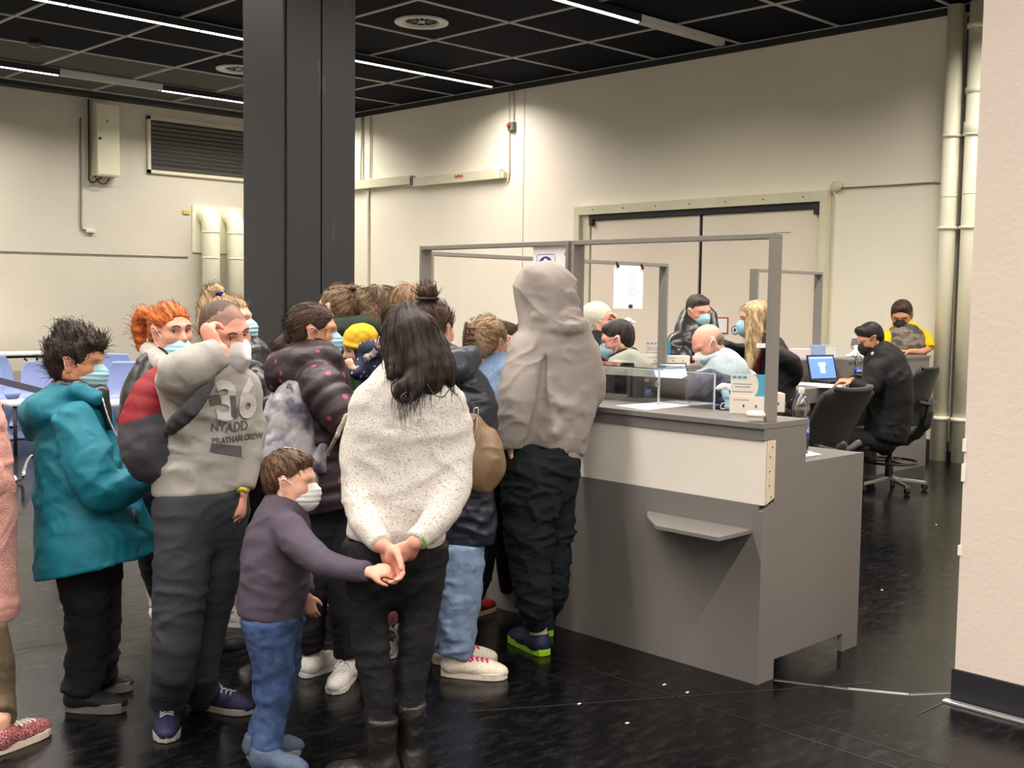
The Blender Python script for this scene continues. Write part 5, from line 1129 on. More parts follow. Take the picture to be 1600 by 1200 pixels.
# --- man in the grey hoodie
HOOD = cloth(C(150, 142, 136), .9, .25, 260, .06)
def x_(S, W, H, px, o):
    S.ell(H.p(0, -.018, .030), (.112, .136, .128), H.fr, .03); S.ell(H.p(0, -.02, -.06), (.104, .112, .095), H.fr, .05)
    S.tube([W(850, 604, -.105), W(878, 634, -.135), (W(912, 640, -.085))], [.012, .020, .012], .035); S.tube([W(834, 688, -.08), W(868, 676, -.125), W(910, 610, -.085)], [.012, .020, .012], .035); S.tube([W(852, 560, -.12), W(846, 610, -.15), W(836, 650, -.15), W(824, 694, -.12)], [.008, .012, .012, .008], .03, neg=True); S.tube([W(884, 540, -.14), W(880, 580, -.155), W(868, 610, -.155)], [.006, .009, .006], .03, neg=True)
    rim = [H.p(x, .070, z) for x, z in ((-.075, -.10), (-.088, -.03), (-.082, .05), (-.055, .105), (0, .130), (.055, .105), (.082, .05), (.088, -.03), (.075, -.10))]; S.tube(rim, [.016]*9, .04, sub=2)
    S.ell(H.p(0, .165, -.005), (.070, .125, .100), H.fr, .01, 0, True)
    for pp, rr in (([(-.09, -.02, -.085), (-.03, -.10, -.115), (.05, -.105, -.10), (.10, -.03, -.06)], .034), ([(-.085, -.02, -.13), (-.02, -.12, -.16), (.07, -.11, -.14), (.115, -.02, -.10)], .034), ([(-.06, -.10, .03), (0, -.135, -.02), (.07, -.11, -.05)], .012), ([(.02, -.125, .07), (.07, -.10, .02), (.10, -.04, -.01)], .010)): S.tube([H.p(*q) for q in pp], [rr*.7]+[rr]*(len(pp)-2)+[rr*.7], .02, sub=2)
p = person('tall man with a light grey hood up and black trousers at the counter', 5.15, -170, (850, 466, -132, -14, 0, 1.05),
    [(862, 506, 36), (866, 524, 54), (872, 560, 60), (876, 610, 59), (868, 660, 56), (860, 700, 50)], .78, HOOD,
    [dict(p=[(826, 550, -.05, 32), (816, 600, -.10, 34), (806, 650, -.12, 31), (799, 698, -.10, 23)], cuff=20, hand=hl(-Zh*.9+Fh*.3, Rh, 15)), dict(p=[(906, 556, .03, 32), (922, 594, .03, 26), (918, 618, .12, 22), (880, 606, .32, 18)], cuff=15, hand=hl(-Rh*.6+Fh*.7, -Zh, 15))],
    [dict(p=[(826, 740, -.06, 44), (828, 800, -.06, 42), (828, 870, -.06, 33), (834, 940, -.06, 27)], shoe=dict(heel=(852, 1026), toe=(796, 996), len=.30, col=C(30, 32, 58), sole=C(140, 190, 40), h_sole=.032, hemr=20, hemz=.06, w_=.052)),
     dict(p=[(868, 740, .06, 38), (868, 800, .08, 30), (866, 880, .10, 24), (864, 930, .12, 21)], shoe=dict(heel=(857, 996), toe=(815, 960), len=.30, col=C(30, 32, 58), sole=C(140, 190, 40), h_sole=.032, hemr=18, hemz=.06))],
    pants=cloth((.007, .010, .012), .85, .4, 70), skin='fair', wr=.015, wf=(6, 6, 8), topextra=x_, topname='hoodie', pantsw=.016, belt=.165, h=.0075)
W_ = p['W']
for lgx in ((848, 985), ): pass
S = SDF(.007); S.tube([W_(862, 694, 0), W_(858, 724, 0)], [.147, .140], .01, 0, flat=(1, 1), fdir=face_dir(-170), ratio=.80); S.cut(W_(858, 698, 0), Zh+Rh*-.12, .004); link('hem_band', S.mesh('hem_band', HOOD, disp=lambda P, o: fold(P, (5, 5, 6))*.004), p['root'])
S = SDF(.006)
he, to = onfloor(852, 1026), onfloor(796, 996); f_ = (to-he).normalized(); S.tube([he+f_*.06+Zh*.05, he+f_*.062+Zh*.10, he+f_*.06+Zh*.17], [.040, .038, .040], .02); S.tube([he+f_*.06+Zh*.06, he+f_*.12+Zh*.058], [.036, .034], .02)
he, to = onfloor(857, 996), onfloor(815, 960); f_ = (to-he).normalized(); S2 = SDF(.006); S2.tube([he+f_*.06+Zh*.05, he+f_*.062+Zh*.10, he+f_*.06+Zh*.17], [.040, .038, .040], .02)
WS = cloth(C(205, 196, 192)); link('sock', S.mesh('sock', WS), p['root']); link('sock', S2.mesh('sock', WS), p['root'])
# ================================================================= PEOPLE FURTHER BACK
SH = (.02, .02, .022); LS = dict(nohandfine=True)
def arms2(x, y, w, r=15, dz=0, L=70): return [dict(p=[(x-w, y, dz, r), (x-w-4, y+L*.9, dz, r*.9), (x-w+2, y+L*1.7, dz-.08, r*.75)], hand=hl(-Zh, Rh, 25)), dict(p=[(x+w, y, dz, r), (x+w+4, y+L*.9, dz, r*.9), (x+w-2, y+L*1.7, dz-.08, r*.75)], hand=hl(-Zh, Rh, 25))]
# --- green-collared woman with light brown ponytail
GRN = cloth(C(36, 50, 34), .7, .4, 40)
def x_(S, W, H, px, o): S.tube([W(505, 522, .02), W(530, 516, -.12), W(566, 510, -.12), W(588, 518, .0)], [.05, .06, .06, .05], .03)
p = person('woman with long light brown ponytail and dark green jacket collar', 6.0, -140, (527, 483, -118, -2, 0, 1.04), [(540, 522, 26), (545, 540, 46), (548, 590, 56), (548, 660, 56), (546, 740, 52), (545, 770, 50)], .7, GRN, arms2(546, 560, 42, 18, 0, 60), pants=black_cloth,
    hair=dict(style='tied', col=(.10, .060, .036), hi=(.26, .175, .11), vol=1.02, amp=.002, freq=40, line=.01, strands=400, slen=.05, lift=.12, knot=(0, -.8, .55), tails=[dict(p=[(548, 452, 0, 8), (562, 462, 0, 14), (574, 482, 0, 17), (580, 505, 0, 16), (584, 520, 0, 9)])]),
    mask=dict(kind='white'), topextra=x_, auto=('stand', C(150, 90, 50), .22, .085), nohandfine=True, topname='jacket')
MB().lathe(p['W'](551, 451, -.06), [(.014, -.01), (.02, 0), (.014, .01)], 10).build('hair_clip', M['rubber'], p['root'])
# --- adult with chin-length hair holding the toddler
p = person('adult with layered light brown hair seen from behind beside the toddler', 6.4, 170, (594, 482, 165, -4, 0, 1.04), [(596, 522, 20), (596, 536, 40), (598, 590, 50), (598, 660, 50), (598, 760, 46)], .7, cloth(C(70, 62, 58), .8),
    [dict(p=[(555, 550, 0, 15), (548, 600, -.2, 14), (575, 590, -.5, 12)], hand=hl(Rh, -Zh, 30)), dict(p=[(638, 550, 0, 15), (640, 600, -.15, 14), (620, 600, -.4, 12)], hand=hl(-Rh, -Zh, 30))], pants=black_cloth,
    hair=dict(style='long', col=(.085, .055, .034), hi=(.25, .175, .11), vol=1.04, amp=.004, freq=24, strands=600, slen=.05, lift=.2, knot=(0, -.1, -1), tails=[dict(p=[(580, 485, -.02, 12), (584, 508, -.04, 10)]), dict(p=[(606, 485, -.02, 13), (606, 508, -.04, 10)])]), auto=('stand', SH, .22, .085), nohandfine=True, topname='jacket')
# --- toddler in a yellow beanie, held on the arm
M['starry'] = spots('navy_print_cotton', (.012, .018, .05), (.45, .45, .5), 34, .19, .8, (1, 1, 1), False, .03, .2)
def x_(S, W, H, px, o): S.tube([W(560, 548, -.03), W(580, 545, -.09), W(602, 552, -.03), W(600, 540, .05)], [.035, .04, .045, .04], .03)
p = person('toddler in yellow beanie and navy printed jacket carried on an arm', 5.45, -60, (562, 542, -62, -18, -12, .80), [(574, 556, 14), (580, 568, 24), (586, 592, 28), (588, 622, 28), (588, 650, 26)], .85, M['starry'],
    [dict(p=[(568, 570, -.07, 13), (560, 582, -.12, 12), (554, 576, -.15, 10)], hs=.5, hand=hl(-Rh*.5+Zh*.6, Fh, 45)), dict(p=[(604, 570, .05, 13), (610, 590, 0, 11), (604, 606, -.05, 9)], hs=.5, hand=hl(-Zh, Fh, 30))],
    [dict(p=[(578, 650, -.03, 15), (570, 680, -.08, 13), (568, 712, -.06, 11)]), dict(p=[(596, 650, .03, 15), (592, 680, -.02, 13), (590, 712, -.02, 11)])], pants=cloth(C(60, 60, 80)), skin='pale', topextra=x_, topname='printed_jacket', neckr=.04, fat=1.2, face=dict(brow='browl'), h=.008)
H = p['H']; S = SDF(.006); S.ell(H.p(0, -.016, .048), A3((.088, .108, .092))*H.s, H.fr); S.ell(H.p(0, -.05, -.0), A3((.075, .06, .06))*H.s, H.fr, .03); S.ell(H.p(0, .12, -.048), A3((.1, .075, .095))*H.s, H.fr, .01, 0, True); S.tube([H.p(.088, .02, .02), H.p(.06, .080, .050), H.p(0, .098, .056), H.p(-.06, .080, .050), H.p(-.088, .02, .02)], .009, .01, sub=3)
link('beanie', S.mesh('beanie', cloth(C(214, 166, 44), .85, .3, 150), disp=lambda P, o: fold(P, (16, 16, 22))*.003), p['root'])
S = SDF(.007); W_ = p['W']; S.tube([W_(574, 560, -.13), W_(594, 536, -.08), W_(612, 526, .0)], [.018, .026, .024], .02); link('fur_trim', S.mesh('fur_trim', vcolmat('fur', .9), disp=lambda P, o: (vnoise(P*90)-.5)*.018, colf=lambda P, o: A3((.16, .13, .11))+A3((.3, .26, .22))*vnoise(P*120)[:, None]), p['root'])
# --- bald-templed man with white mask
person('dark-haired man in white mask glimpsed between two heads near the column', 6.6, 70, (603, 478, 78, 0, 0, 1.0), [(604, 520, 16), (604, 534, 36), (604, 590, 44), (604, 700, 42), (604, 740, 40)], .8, cloth((.03, .03, .035)), arms2(604, 555, 30, 14), pants=black_cloth, hair=dict(style='short', col=(.02, .016, .014), vol=.97), mask=dict(kind='white'), skin='pink', auto=('stand', SH, .2, .08), nohandfine=True)
# --- light brown hair, only the back of the head
person('woman with golden brown hair just left of the bun, seen from behind', 5.75, 165, (640, 484, 160, 0, 0, 1.05), [(640, 524, 18), (640, 538, 38), (642, 590, 46), (642, 690, 46), (642, 750, 44)], .7, cloth(C(90, 84, 80)), arms2(642, 560, 38, 15), pants=black_cloth,
    hair=dict(style='long', col=(.13, .080, .040), hi=(.34, .225, .12), vol=1.07, amp=.005, freq=26, strands=500, slen=.05, lift=.18, knot=(-.1, -.1, -1), tails=[dict(p=[(630, 480, -.02, 14), (628, 510, -.03, 10)]), dict(p=[(648, 480, -.02, 14), (650, 510, -.03, 10)])]), auto=('stand', SH, .2, .08), nohandfine=True)
# --- blonde with the claw clip
p = person('blonde woman with a brown claw clip and light blue sweater', 5.38, 150, (763, 536, 138, -6, 0, 1.0), [(762, 560, 17), (766, 574, 32), (772, 610, 40), (774, 660, 42), (772, 710, 40), (772, 740, 40)], .72, cloth(C(142, 170, 204), .95, .4, 120),
    [dict(p=[(740, 590, .05, 14), (744, 650, .1, 14), (770, 660, .3, 11)], hand=hl(Fh, -Zh, 25)), dict(p=[(796, 590, 0, 16), (800, 640, .1, 15), (790, 640, .35, 11)], hand=hl(Fh, -Zh, 25))],
    [dict(p=[(770, 745, -.04, 30), (756, 830, -.02, 24), (750, 900, 0, 19)], shoe=dict(heel=(722, 968), toe=(762, 955), len=.25, col=C(120, 24, 28), sole=C(196, 176, 140), hemr=17)), dict(p=[(786, 745, .08, 30), (790, 830, .08, 22)], shoe=dict(heel=(790, 950), toe=(815, 935), len=.25, col=C(120, 24, 28), sole=C(196, 176, 140), hemr=17))],
    pants=black_cloth, hair=dict(style='tied', col=(.15, .095, .050), hi=(.46, .32, .19), vol=1.07, amp=.003, freq=34, strands=400, slen=.05, lift=.15, knot=(.15, -.95, .25), blobs=[((0, -.10, .02), (.05, .04, .07))]), mask=dict(kind='white'), skin='pink', topname='sweater', wr=.004)
H = p['H']; b = MB()
for k in range(5):
    z = .065-k*.026; b.tube(smoothpath([H.p(-.045, -.115, z+.01), H.p(-.02, -.148, z), H.p(.008, -.152, z-.006), H.p(.03, -.13, z-.01)], 3), .005, 6)
b.tube(smoothpath([H.p(-.01, -.15, .085), H.p(-.006, -.16, .02), H.p(-.01, -.15, -.05)], 4), .008, 6); b.build('claw_clip', plain('brown_plastic', (.07, .03, .02), .3), p['root'])
# --- dark-haired person with mask beside her, and the stooping one in dark coat
person('dark-haired person in white mask right of the claw-clip blonde', 8.5, 105, (788, 530, 110, -4, 0, 1.1), [(786, 568, 9), (788, 580, 28), (790, 640, 40), (790, 720, 38)], .75, cloth(C(60, 58, 66)), arms2(790, 595, 30, 13), pants=black_cloth, hair=dict(style='short', col=(.02, .014, .010), vol=1.0), mask=dict(kind='white'), skin='tan', auto=('stand', SH, .2, .08), nohandfine=True)
p = person('person stooping in dark coat with brown fur-edged hood left of the hooded man', 8.9, 120, (826, 524, 120, -20, 0, 1.05), [(815, 548, 10), (812, 562, 30), (814, 620, 40), (816, 700, 38)], .8, cloth((.02, .018, .028)), arms2(815, 580, 30, 13), pants=black_cloth, hair=dict(style='short', col=(.02, .014, .010)), skin='tan', auto=('stand', SH, .2, .08), nohandfine=True)
S = SDF(.009); W_ = p['W']; S.tube([W_(797, 546, -.05), W_(806, 524, -.05), W_(820, 506, .0), W_(838, 500, .05)], [.03, .035, .04, .04], .02); link('fur_hood_edge', S.mesh('fur_hood_edge', cloth((.06, .03, .022), .9), disp=lambda P, o: (vnoise(P*60)-.5)*.02), p['root'])
S = SDF(.01); S.tube([W_(800, 560, -.1), W_(812, 545, -.08), W_(830, 535, 0)], [.07, .08, .08], .02); link('coat_collar', S.mesh('coat_collar', cloth((.03, .022, .045), .7)), p['root'])
# --- child in pink trousers, hidden by the woman in cream except the legs
person('child in pink trousers and grey shoes showing between the dark legs', 5.1, 20, (610, 655, 20, 0, 0, .88), [(608, 694, 12), (608, 706, 28), (606, 750, 34), (606, 810, 34), (606, 830, 33)], .75, cloth(C(190, 120, 120)), [dict(p=[(582, 720, 0, 11), (578, 770, 0, 10), (582, 810, -.04, 8)], hs=.65, hand=hl(-Zh, Rh, 20)), dict(p=[(634, 720, 0, 11), (638, 770, 0, 10), (634, 810, -.04, 8)], hs=.65, hand=hl(-Zh, Rh, 20))],
    [dict(p=[(604, 832, -.04, 22), (603, 890, -.04, 18), (603, 940, -.04, 15)], shoe=dict(heel=(606, 1010), toe=(607, 1036), len=.2, col=C(140, 130, 134), sole=C(190, 186, 184), hemr=14, hemz=.06, laces=(.02, .02, .02))), dict(p=[(622, 832, .04, 22), (626, 890, .04, 18)], shoe=dict(heel=(630, 1002), toe=(634, 1026), len=.2, col=C(140, 130, 134), hemr=14, hemz=.06))],
    pants=cloth(C(196, 132, 126)), hair=dict(style='short', col=(.05, .03, .02)), nohandfine=True)
# --- person in fluffy pink coat at the left edge
M['pinkfur'] = creases(plain('pink_fleece', C(226, 164, 152), .95, bump=.8, scale=160, var=.06), 6, .5)
p = person('person in fluffy pink coat and olive trousers cut by the left frame edge', 4.1, 80, (-58, 545, 82, -4, 0, 1.0), [(-71, 600, 28), (-67, 622, 52), (-63, 680, 66), (-59, 760, 72), (-55, 860, 72), (-51, 950, 70), (-51, 968, 68)], .85, M['pinkfur'],
    [dict(p=[(-65, 640, -.20, 36), (-49, 710, -.24, 34), (-27, 756, -.22, 31), (-53, 778, -.12, 24)], hand=hl(-Rh, Fh, 25)), dict(p=[(-63, 640, .2, 34), (-43, 720, .2, 30), (-13, 770, .1, 22)], hand=hl(Rh*.2-Zh, Fh, 25))],
    [dict(p=[(-36, 960, -.08, 38), (-16, 1030, -.08, 34), (-8, 1090, -.08, 29)], shoe=dict(heel=(-22, 1184), toe=(80, 1142), len=.27, col=spots('sequin_canvas', C(110, 40, 66), C(240, 170, 150), 260, .42, .3, (1, 1, 1), False, .02, .2), sole=C(222, 206, 186), laces=C(225, 220, 214), h_sole=.03, hemr=27, hemz=.03)),
     dict(p=[(-60, 960, .08, 40), (-70, 1040, .08, 34)], shoe=dict(heel=(-120, 1120), toe=(-50, 1110), len=.27, col=C(110, 40, 66), sole=C(222, 206, 186), hemr=27))],
    pants=cloth(C(96, 82, 62), .9), hair=dict(style='long', col=(.08, .05, .03)), wr=.008, topname='fleece_coat')
# ================================================================= STAFF AND VISITORS BEHIND THE COUNTERS
# --- seated man with glasses, grey-green hoodie
GG = cloth(C(142, 146, 134), .85, .2, 200)
def x_(S, W, H, px, o): S.tube([W(958, 566, -.1), W(985, 560, -.1), W(1004, 580, -.08), W(1008, 596, -.04)], [.035, .05, .06, .05], .03)
p = person('seated man with glasses, dark hair and grey-green hoodie facing left', 7.1, -108, (965, 531, -96, -16, 0, 1.0), [(974, 571, 9), (980, 583, 32), (986, 606, 42), (990, 640, 42), (994, 690, 42)], .78, GG,
    [dict(p=[(962, 584, -.17, 20), (948, 625, -.2, 18), (925, 632, -.1, 14)], hand=hl(-Rh, -Zh, 20)), dict(p=[(990, 584, .17, 20), (965, 625, .25, 18), (935, 625, .3, 14)], hand=hl(-Rh, -Zh, 20))], pants=black_cloth, hair=dict(style='short', col=(.014, .011, .010), hi=(.05, .04, .034), vol=1.03, amp=.003, freq=22),
    mask=dict(kind='blue'), skin='pink', skinopt=dict(stubble=(.08, .05, .04)), face=dict(), topextra=x_, auto=('sit', SH, .2, .09), auto_z=.24, topname='hoodie')
spectacles(p['H'], p['root']); S = SDF(.009); W_ = p['W']; S.tube([W_(958, 562, -.08), W_(975, 556, -.06), W_(988, 552, .02)], [.035, .045, .04], .02); link('black_collar', S.mesh('black_collar', black_cloth), p['root'])
# --- bald man in light blue shirt
p = person('bald man in light blue shirt seated with his head bowed', 7.1, -120, (1107, 538, -70, -34, 8, 1.04), [(1121, 572, 9), (1127, 582, 30), (1134, 606, 44), (1138, 650, 44), (1140, 700, 42)], .72, cloth(C(158, 172, 176), .8, .2, 200),
    [dict(p=[(1096, 598, -.1, 20), (1085, 640, -.18, 18), (1068, 648, .0, 14)], hand=hl(-Rh, -Zh, 25)), dict(p=[(1165, 598, .1, 22), (1168, 650, .1, 20), (1130, 650, .3, 14)], hand=hl(-Rh, -Zh, 25))], pants=black_cloth, hair=dict(style='bald', col=(.16, .11, .08), hi=(.25, .18, .14), vol=1, amp=.0004, lump=.0005),
    mask=dict(kind='white'), skin='pink', auto=('sit', SH, .2, .09), auto_z=.24, topname='shirt', skinopt=dict(stubble=(.12, .07, .05)))
W_ = p['W']; S = SDF(.008); S.tube([W_(1098, 563, -.08), W_(1118, 558, -.09), W_(1132, 552, .0)], [.022, .026, .024], .01); link('collar', S.mesh('collar', cloth(C(160, 174, 178))), p['root'])
# --- visitor in the black winter jacket
def x_(S, W, H, px, o): S.tube([W(1068, 512, -.02), W(1076, 496, .06), W(1092, 480, .1), W(1108, 496, .06), W(1112, 514, -.04)], [.07, .08, .07, .07, .06], .03)
p = person('man in black hooded winter jacket and blue mask leaning on the far counter', 9.5, 25, (1091, 486, 28, -14, 4, 1.12), [(1086, 519, 10), (1082, 530, 30), (1080, 560, 38), (1082, 600, 38), (1084, 640, 36)], .75, M['blackshine'],
    [dict(p=[(1054, 534, -.05, 14), (1050, 556, -.15, 14), (1082, 560, -.22, 12)], hand=hl(Rh*.8-Zh*.3, -Zh, 30)), dict(p=[(1112, 534, .05, 14), (1122, 552, -.1, 13), (1104, 562, -.25, 10)], hand=hl(-Rh*.8-Zh*.3, -Zh, 30, -1))], pants=black_cloth, hair=dict(style='short', col=(.03, .024, .020), hi=(.09, .075, .062), vol=1.0, amp=.002),
    mask=dict(kind='blue'), skin='pink', face=dict(), quilt=(.10, .010), auto=('stand', SH, .2, .09), topextra=x_, topname='winter_jacket', h=.011)
# --- blonde woman in black
p = person('woman with long blonde hair in black jacket leaning with a hand on the desk', 8.0, -95, (1180, 499, -88, -6, 0, 1.08), [(1186, 535, 9), (1196, 547, 26), (1206, 572, 32), (1212, 606, 30), (1214, 640, 28)], .8, cloth((.008, .008, .010), .6),
    [dict(p=[(1208, 552, -.16, 14), (1236, 566, -.18, 14), (1242, 582, -.14, 12), (1236, 600, -.10, 10)], hand=hl(-Zh*.8-Rh*.3, -Fh, 30)), dict(p=[(1180, 550, .15, 13), (1150, 548, .1, 12), (1125, 540, .0, 10)], hand=hl(-Rh, -Zh, 20))], pants=black_cloth,
    hair=dict(style='long', col=(.26, .17, .08), hi=(.62, .46, .27), vol=1.04, amp=.004, freq=30, strands=300, slen=.06, lift=.08, line=0, knot=(0, -.1, -1), tails=[dict(p=[(1180, 490, -.09, 14), (1178, 520, -.12, 14), (1176, 550, -.14, 11), (1170, 578, -.15, 5)]), dict(p=[(1192, 495, 0, 13), (1196, 525, -.03, 13), (1194, 550, -.05, 6)])]),
    mask=dict(kind='blue'), skin='pink', auto=('stand', SH, .2, .09), topname='jacket', wr=.008, face=dict(brow='browl'))
W_ = p['W']; MB().obox(W_(1189, 540, -.30), Rh, Fh, Zh, .030, .003, .015).build('name_badge', M['paper'], p['root']); S = SDF(.01); S.tube([W_(1180, 552, -.12), W_(1176, 580, -.06), W_(1178, 612, -.04)], [.05, .06, .06], .02); link('red_shirt', S.mesh('red_shirt', cloth(C(110, 30, 34))), p['root'])
# --- visitor in white knitted hat
p = person('fair-haired woman in white knitted hat and blue mask behind the far counter', 9.05, 62, (938, 503, 62, 4, 0, 1.15), [(936, 535, 8), (936, 546, 28), (938, 580, 38), (940, 640, 38)], .8, cloth((.012, .012, .014), .8, .5, 60),
    [dict(p=[(925, 556, -.12, 14), (935, 580, -.18, 13), (955, 575, -.1, 10)], hand=hl(Rh, Zh, 25)), dict(p=[(956, 552, .1, 13), (975, 545, 0, 12), (966, 512, -.05, 10)], hand=hl(Zh*.9-Rh*.2, -Rh, 35))], pants=black_cloth, hair=dict(style='long', col=(.30, .20, .10), hi=(.6, .45, .28), vol=1.0, freq=20), mask=dict(kind='blue'), skin='pink', face=dict(brow='browl'), auto=('stand', SH, .2, .09), topname='coat')
H = p['H']; S = SDF(.009); S.ell(H.p(0, -.03, .045), A3((.098, .115, .10))*H.s, H.fr); S.ell(H.p(0, -.07, -.03), A3((.09, .07, .10))*H.s, H.fr, .03); S.ell(H.p(0, .12, -.035), A3((.12, .095, .115))*H.s, H.fr, .01, 0, True)
link('knitted_hat', S.mesh('knitted_hat', cloth(C(214, 208, 192), .95, .5, 90)), p['root']); W_ = p['W']; S = SDF(.009); S.tube([W_(972, 504, -.08), W_(982, 500, -.08), W_(992, 504, -.06)], [.018, .024, .012], .02); link('tissue', S.mesh('tissue', M['paper'], disp=lambda P, o: (vnoise(P*40)-.5)*.02), None, label='crumpled white tissue held up by the woman in the white hat', cat='tissue')
MB().obox(W_(945, 570, -.2), Rh, Fh, Zh, .05, .02, .09, .01).build('red_scarf', cloth(C(110, 24, 34)), p['root'])
# --- man in black suit
p = person('man in black suit and black mask typing on a laptop', 9.35, -98, (1360, 529, -84, -28, 0, 1.05), [(1372, 557, 9), (1378, 568, 28), (1388, 598, 37), (1390, 640, 34), (1384, 676, 33), (1382, 690, 32)], .78, cloth((.006, .006, .007), .7, .2, 200),
    [dict(p=[(1368, 578, -.18, 17), (1360, 604, -.22, 16), (1345, 606, -.22, 13), (1331, 598, -.18, 9)], hand=hl(-Rh*.9+Zh*.12, -Zh, 25)), dict(p=[(1380, 574, .18, 17), (1358, 600, .2, 15), (1332, 594, .1, 10)], hand=hl(-Rh, -Zh, 25))],
    pants=black_cloth, hair=dict(style='short', col=(.009, .007, .007), hi=(.03, .025, .022), vol=1.03, amp=.003, blobs=[((0, .05, .10), (.05, .04, .03))]), mask=dict(kind='black'), skin='tan', auto=('sit', (.008, .008, .008), .16, .085), auto_z=.30, topname='suit_jacket', wr=.009)
W_ = p['W']; S = SDF(.008); S.tube([W_(1364, 553, -.10), W_(1374, 548, -.09), W_(1382, 543, -.02)], [.018, .022, .018], .01); link('white_collar', S.mesh('white_collar', cloth(C(214, 212, 210))), p['root'])
# --- man in yellow shirt and quilted vest
M['camo'] = spots('quilted_vest_print', C(62, 56, 50), C(124, 112, 98), 11, .5, .6, (1, 1, 2), True, .06, .2)
YL = cloth(C(232, 190, 20), .85)
p = person('man in yellow T-shirt, padded patterned vest, glasses and black mask', 11.62, -22, (1409, 493, -26, -24, 0, 1.25), [(1414, 520, 9), (1414, 527, 27), (1413, 545, 30), (1412, 600, 28), (1412, 640, 27)], .7, YL,
    [dict(p=[(1388, 528, .0, 11), (1378, 545, -.08, 10), (1366, 547, -.16, 7), (1347, 546, -.28, 6)], short=2, hand=hl(-Rh*.6+Zh*.7, Fh, 40)), dict(p=[(1444, 528, .0, 12), (1450, 545, -.06, 11), (1440, 550, -.2, 7), (1422, 549, -.26, 6)], short=2, hand=hl(-Rh, -Zh, 25))],
    pants=black_cloth, hair=dict(style='short', col=(.03, .018, .014), hi=(.08, .05, .04), vol=1.04, amp=.003), mask=dict(kind='black'), skin='tan', face=dict(), auto=('stand', SH, .18, .08), topname='t_shirt', h=.011, nohandfine=False)
W_ = p['W']; px = p['px']; S = SDF(.011); S.tube([W_(1414, 527, .0), W_(1414, 533, -.02), W_(1413, 545, -.02), W_(1412, 600, -.02), W_(1412, 625, -.02)], [v*px for v in (18, 29, 32, 32, 31)], .02, 0, flat=(0, 1), fdir=face_dir(-22), ratio=.76, quilt=(.10, .012)); S.tube([W_(1400, 523, -.06), W_(1412, 521, -.11), W_(1427, 518, -.04), W_(1424, 510, .06)], [.035, .035, .045, .04], .02)
link('padded_vest', S.mesh('padded_vest', M['camo'], disp=lambda P, o: fold(P)*.006), p['root']); spectacles(p['H'], p['root'])
# ================================================================= OBJECTS ON THE COUNTERS
def vec(x, y, z): return Vector((x, y, z))
# white notice hanging in the front frame
sg = thing('notice_sheet', 'white notice with a dark violet person symbol hanging behind the grey hood', 'notice'); X = 4.075
ya_, yb_, za, zb = 4.035, 3.745, 1.44, 1.863
MB().box((X, yb_, za), (X+.003, ya_, zb)).build('sheet', M['paper'], sg)
M['violet'] = plain('violet_ink', C(62, 44, 130), .6); M['redink'] = plain('red_ink', C(190, 60, 50), .6)
cy, cz = 3.945, 1.775
b = MB(); outer = [vec(X-.001, cy+.052*math.cos(a), cz+.052*math.sin(a)-.012) for a in [2*PI*k/40 for k in range(40)]]; b.prism(outer, dirv=(-1, 0, 0), h=.0015); b.build('symbol_disc', M['violet'], sg)
b = MB().prism([vec(X-.003, cy+.0155*math.cos(a), cz+.012+.018*math.sin(a)) for a in [2*PI*k/20 for k in range(20)]], dirv=(-1, 0, 0), h=.001); b.build('symbol_head', M['paper'], sg)
MB().prism([vec(X-.003, cy+.030*math.cos(a), cz-.052+.034*math.sin(a)) for a in [PI*k/14 for k in range(15)]], dirv=(-1, 0, 0), h=.001).build('symbol_shoulders', M['paper'], sg)
rr_ = [vec(X-.001, cy+sx*(.050)+.012*math.cos(a), cz-.012+sz*.050+.012*math.sin(a)) for sx, sz, a0 in ((1, 1, 0), (-1, 1, PI/2), (-1, -1, PI), (1, -1, 3*PI/2)) for a in [a0+PI/2*k/4 for k in range(5)]]
MB().tube(rr_, .0011, 4, closed=True).build('symbol_border', M['ink'], sg)
MB().prism([vec(X-.001, 3.812+.006*math.cos(a), 1.823+.010*math.sin(a)) for a in [2*PI*k/6 for k in range(6)]], dirv=(-1, 0, 0), h=.001).build('logo_mark', M['redink'], sg)
for k in range(3): MB().box((X-.0015, 3.800-(.034-.006*k), 1.829-k*.008), (X-.0005, 3.800, 1.832-k*.008)).build('logo_line', M['grey'], sg)
for k in range(6): MB().box((X-.0015, 3.800-.011*k-.008, 1.690+.002*(k % 2)), (X-.0005, 3.800-.011*k, 1.699)).build('print_mark', M['violet'], sg)
# sheet on the far frame
s2 = thing('notice_sheet', 'blank-looking white sheet clipped to the far frame left of its post', 'notice'); yy = 5.385
MB().box((6.27, yy, 1.545), (6.60, yy+.003, 1.868)).build('sheet', M['paper'], s2)
for x_1, z_1 in ((6.30, 1.86), (6.58, 1.855)): MB().obox((x_1, yy-.006, z_1), (1, 0, .7), (0, 1, 0), (-.7, 0, 1), .007, .006, .022, .002).build('clip', M['black'], s2)
MB().box((6.44, yy-.006, 1.55), (6.48, yy+.006, 1.575), .002).build('clip', M['black'], s2)
for k in range(9): MB().box((6.42, yy-.001, 1.80-k*.022), (6.42+.09+.06*RNG.random(), yy, 1.802-k*.022)).build('printed_line', plain('faint_print', (.5, .5, .52), .7) if k == 0 else bpy.data.materials['faint_print'], s2)
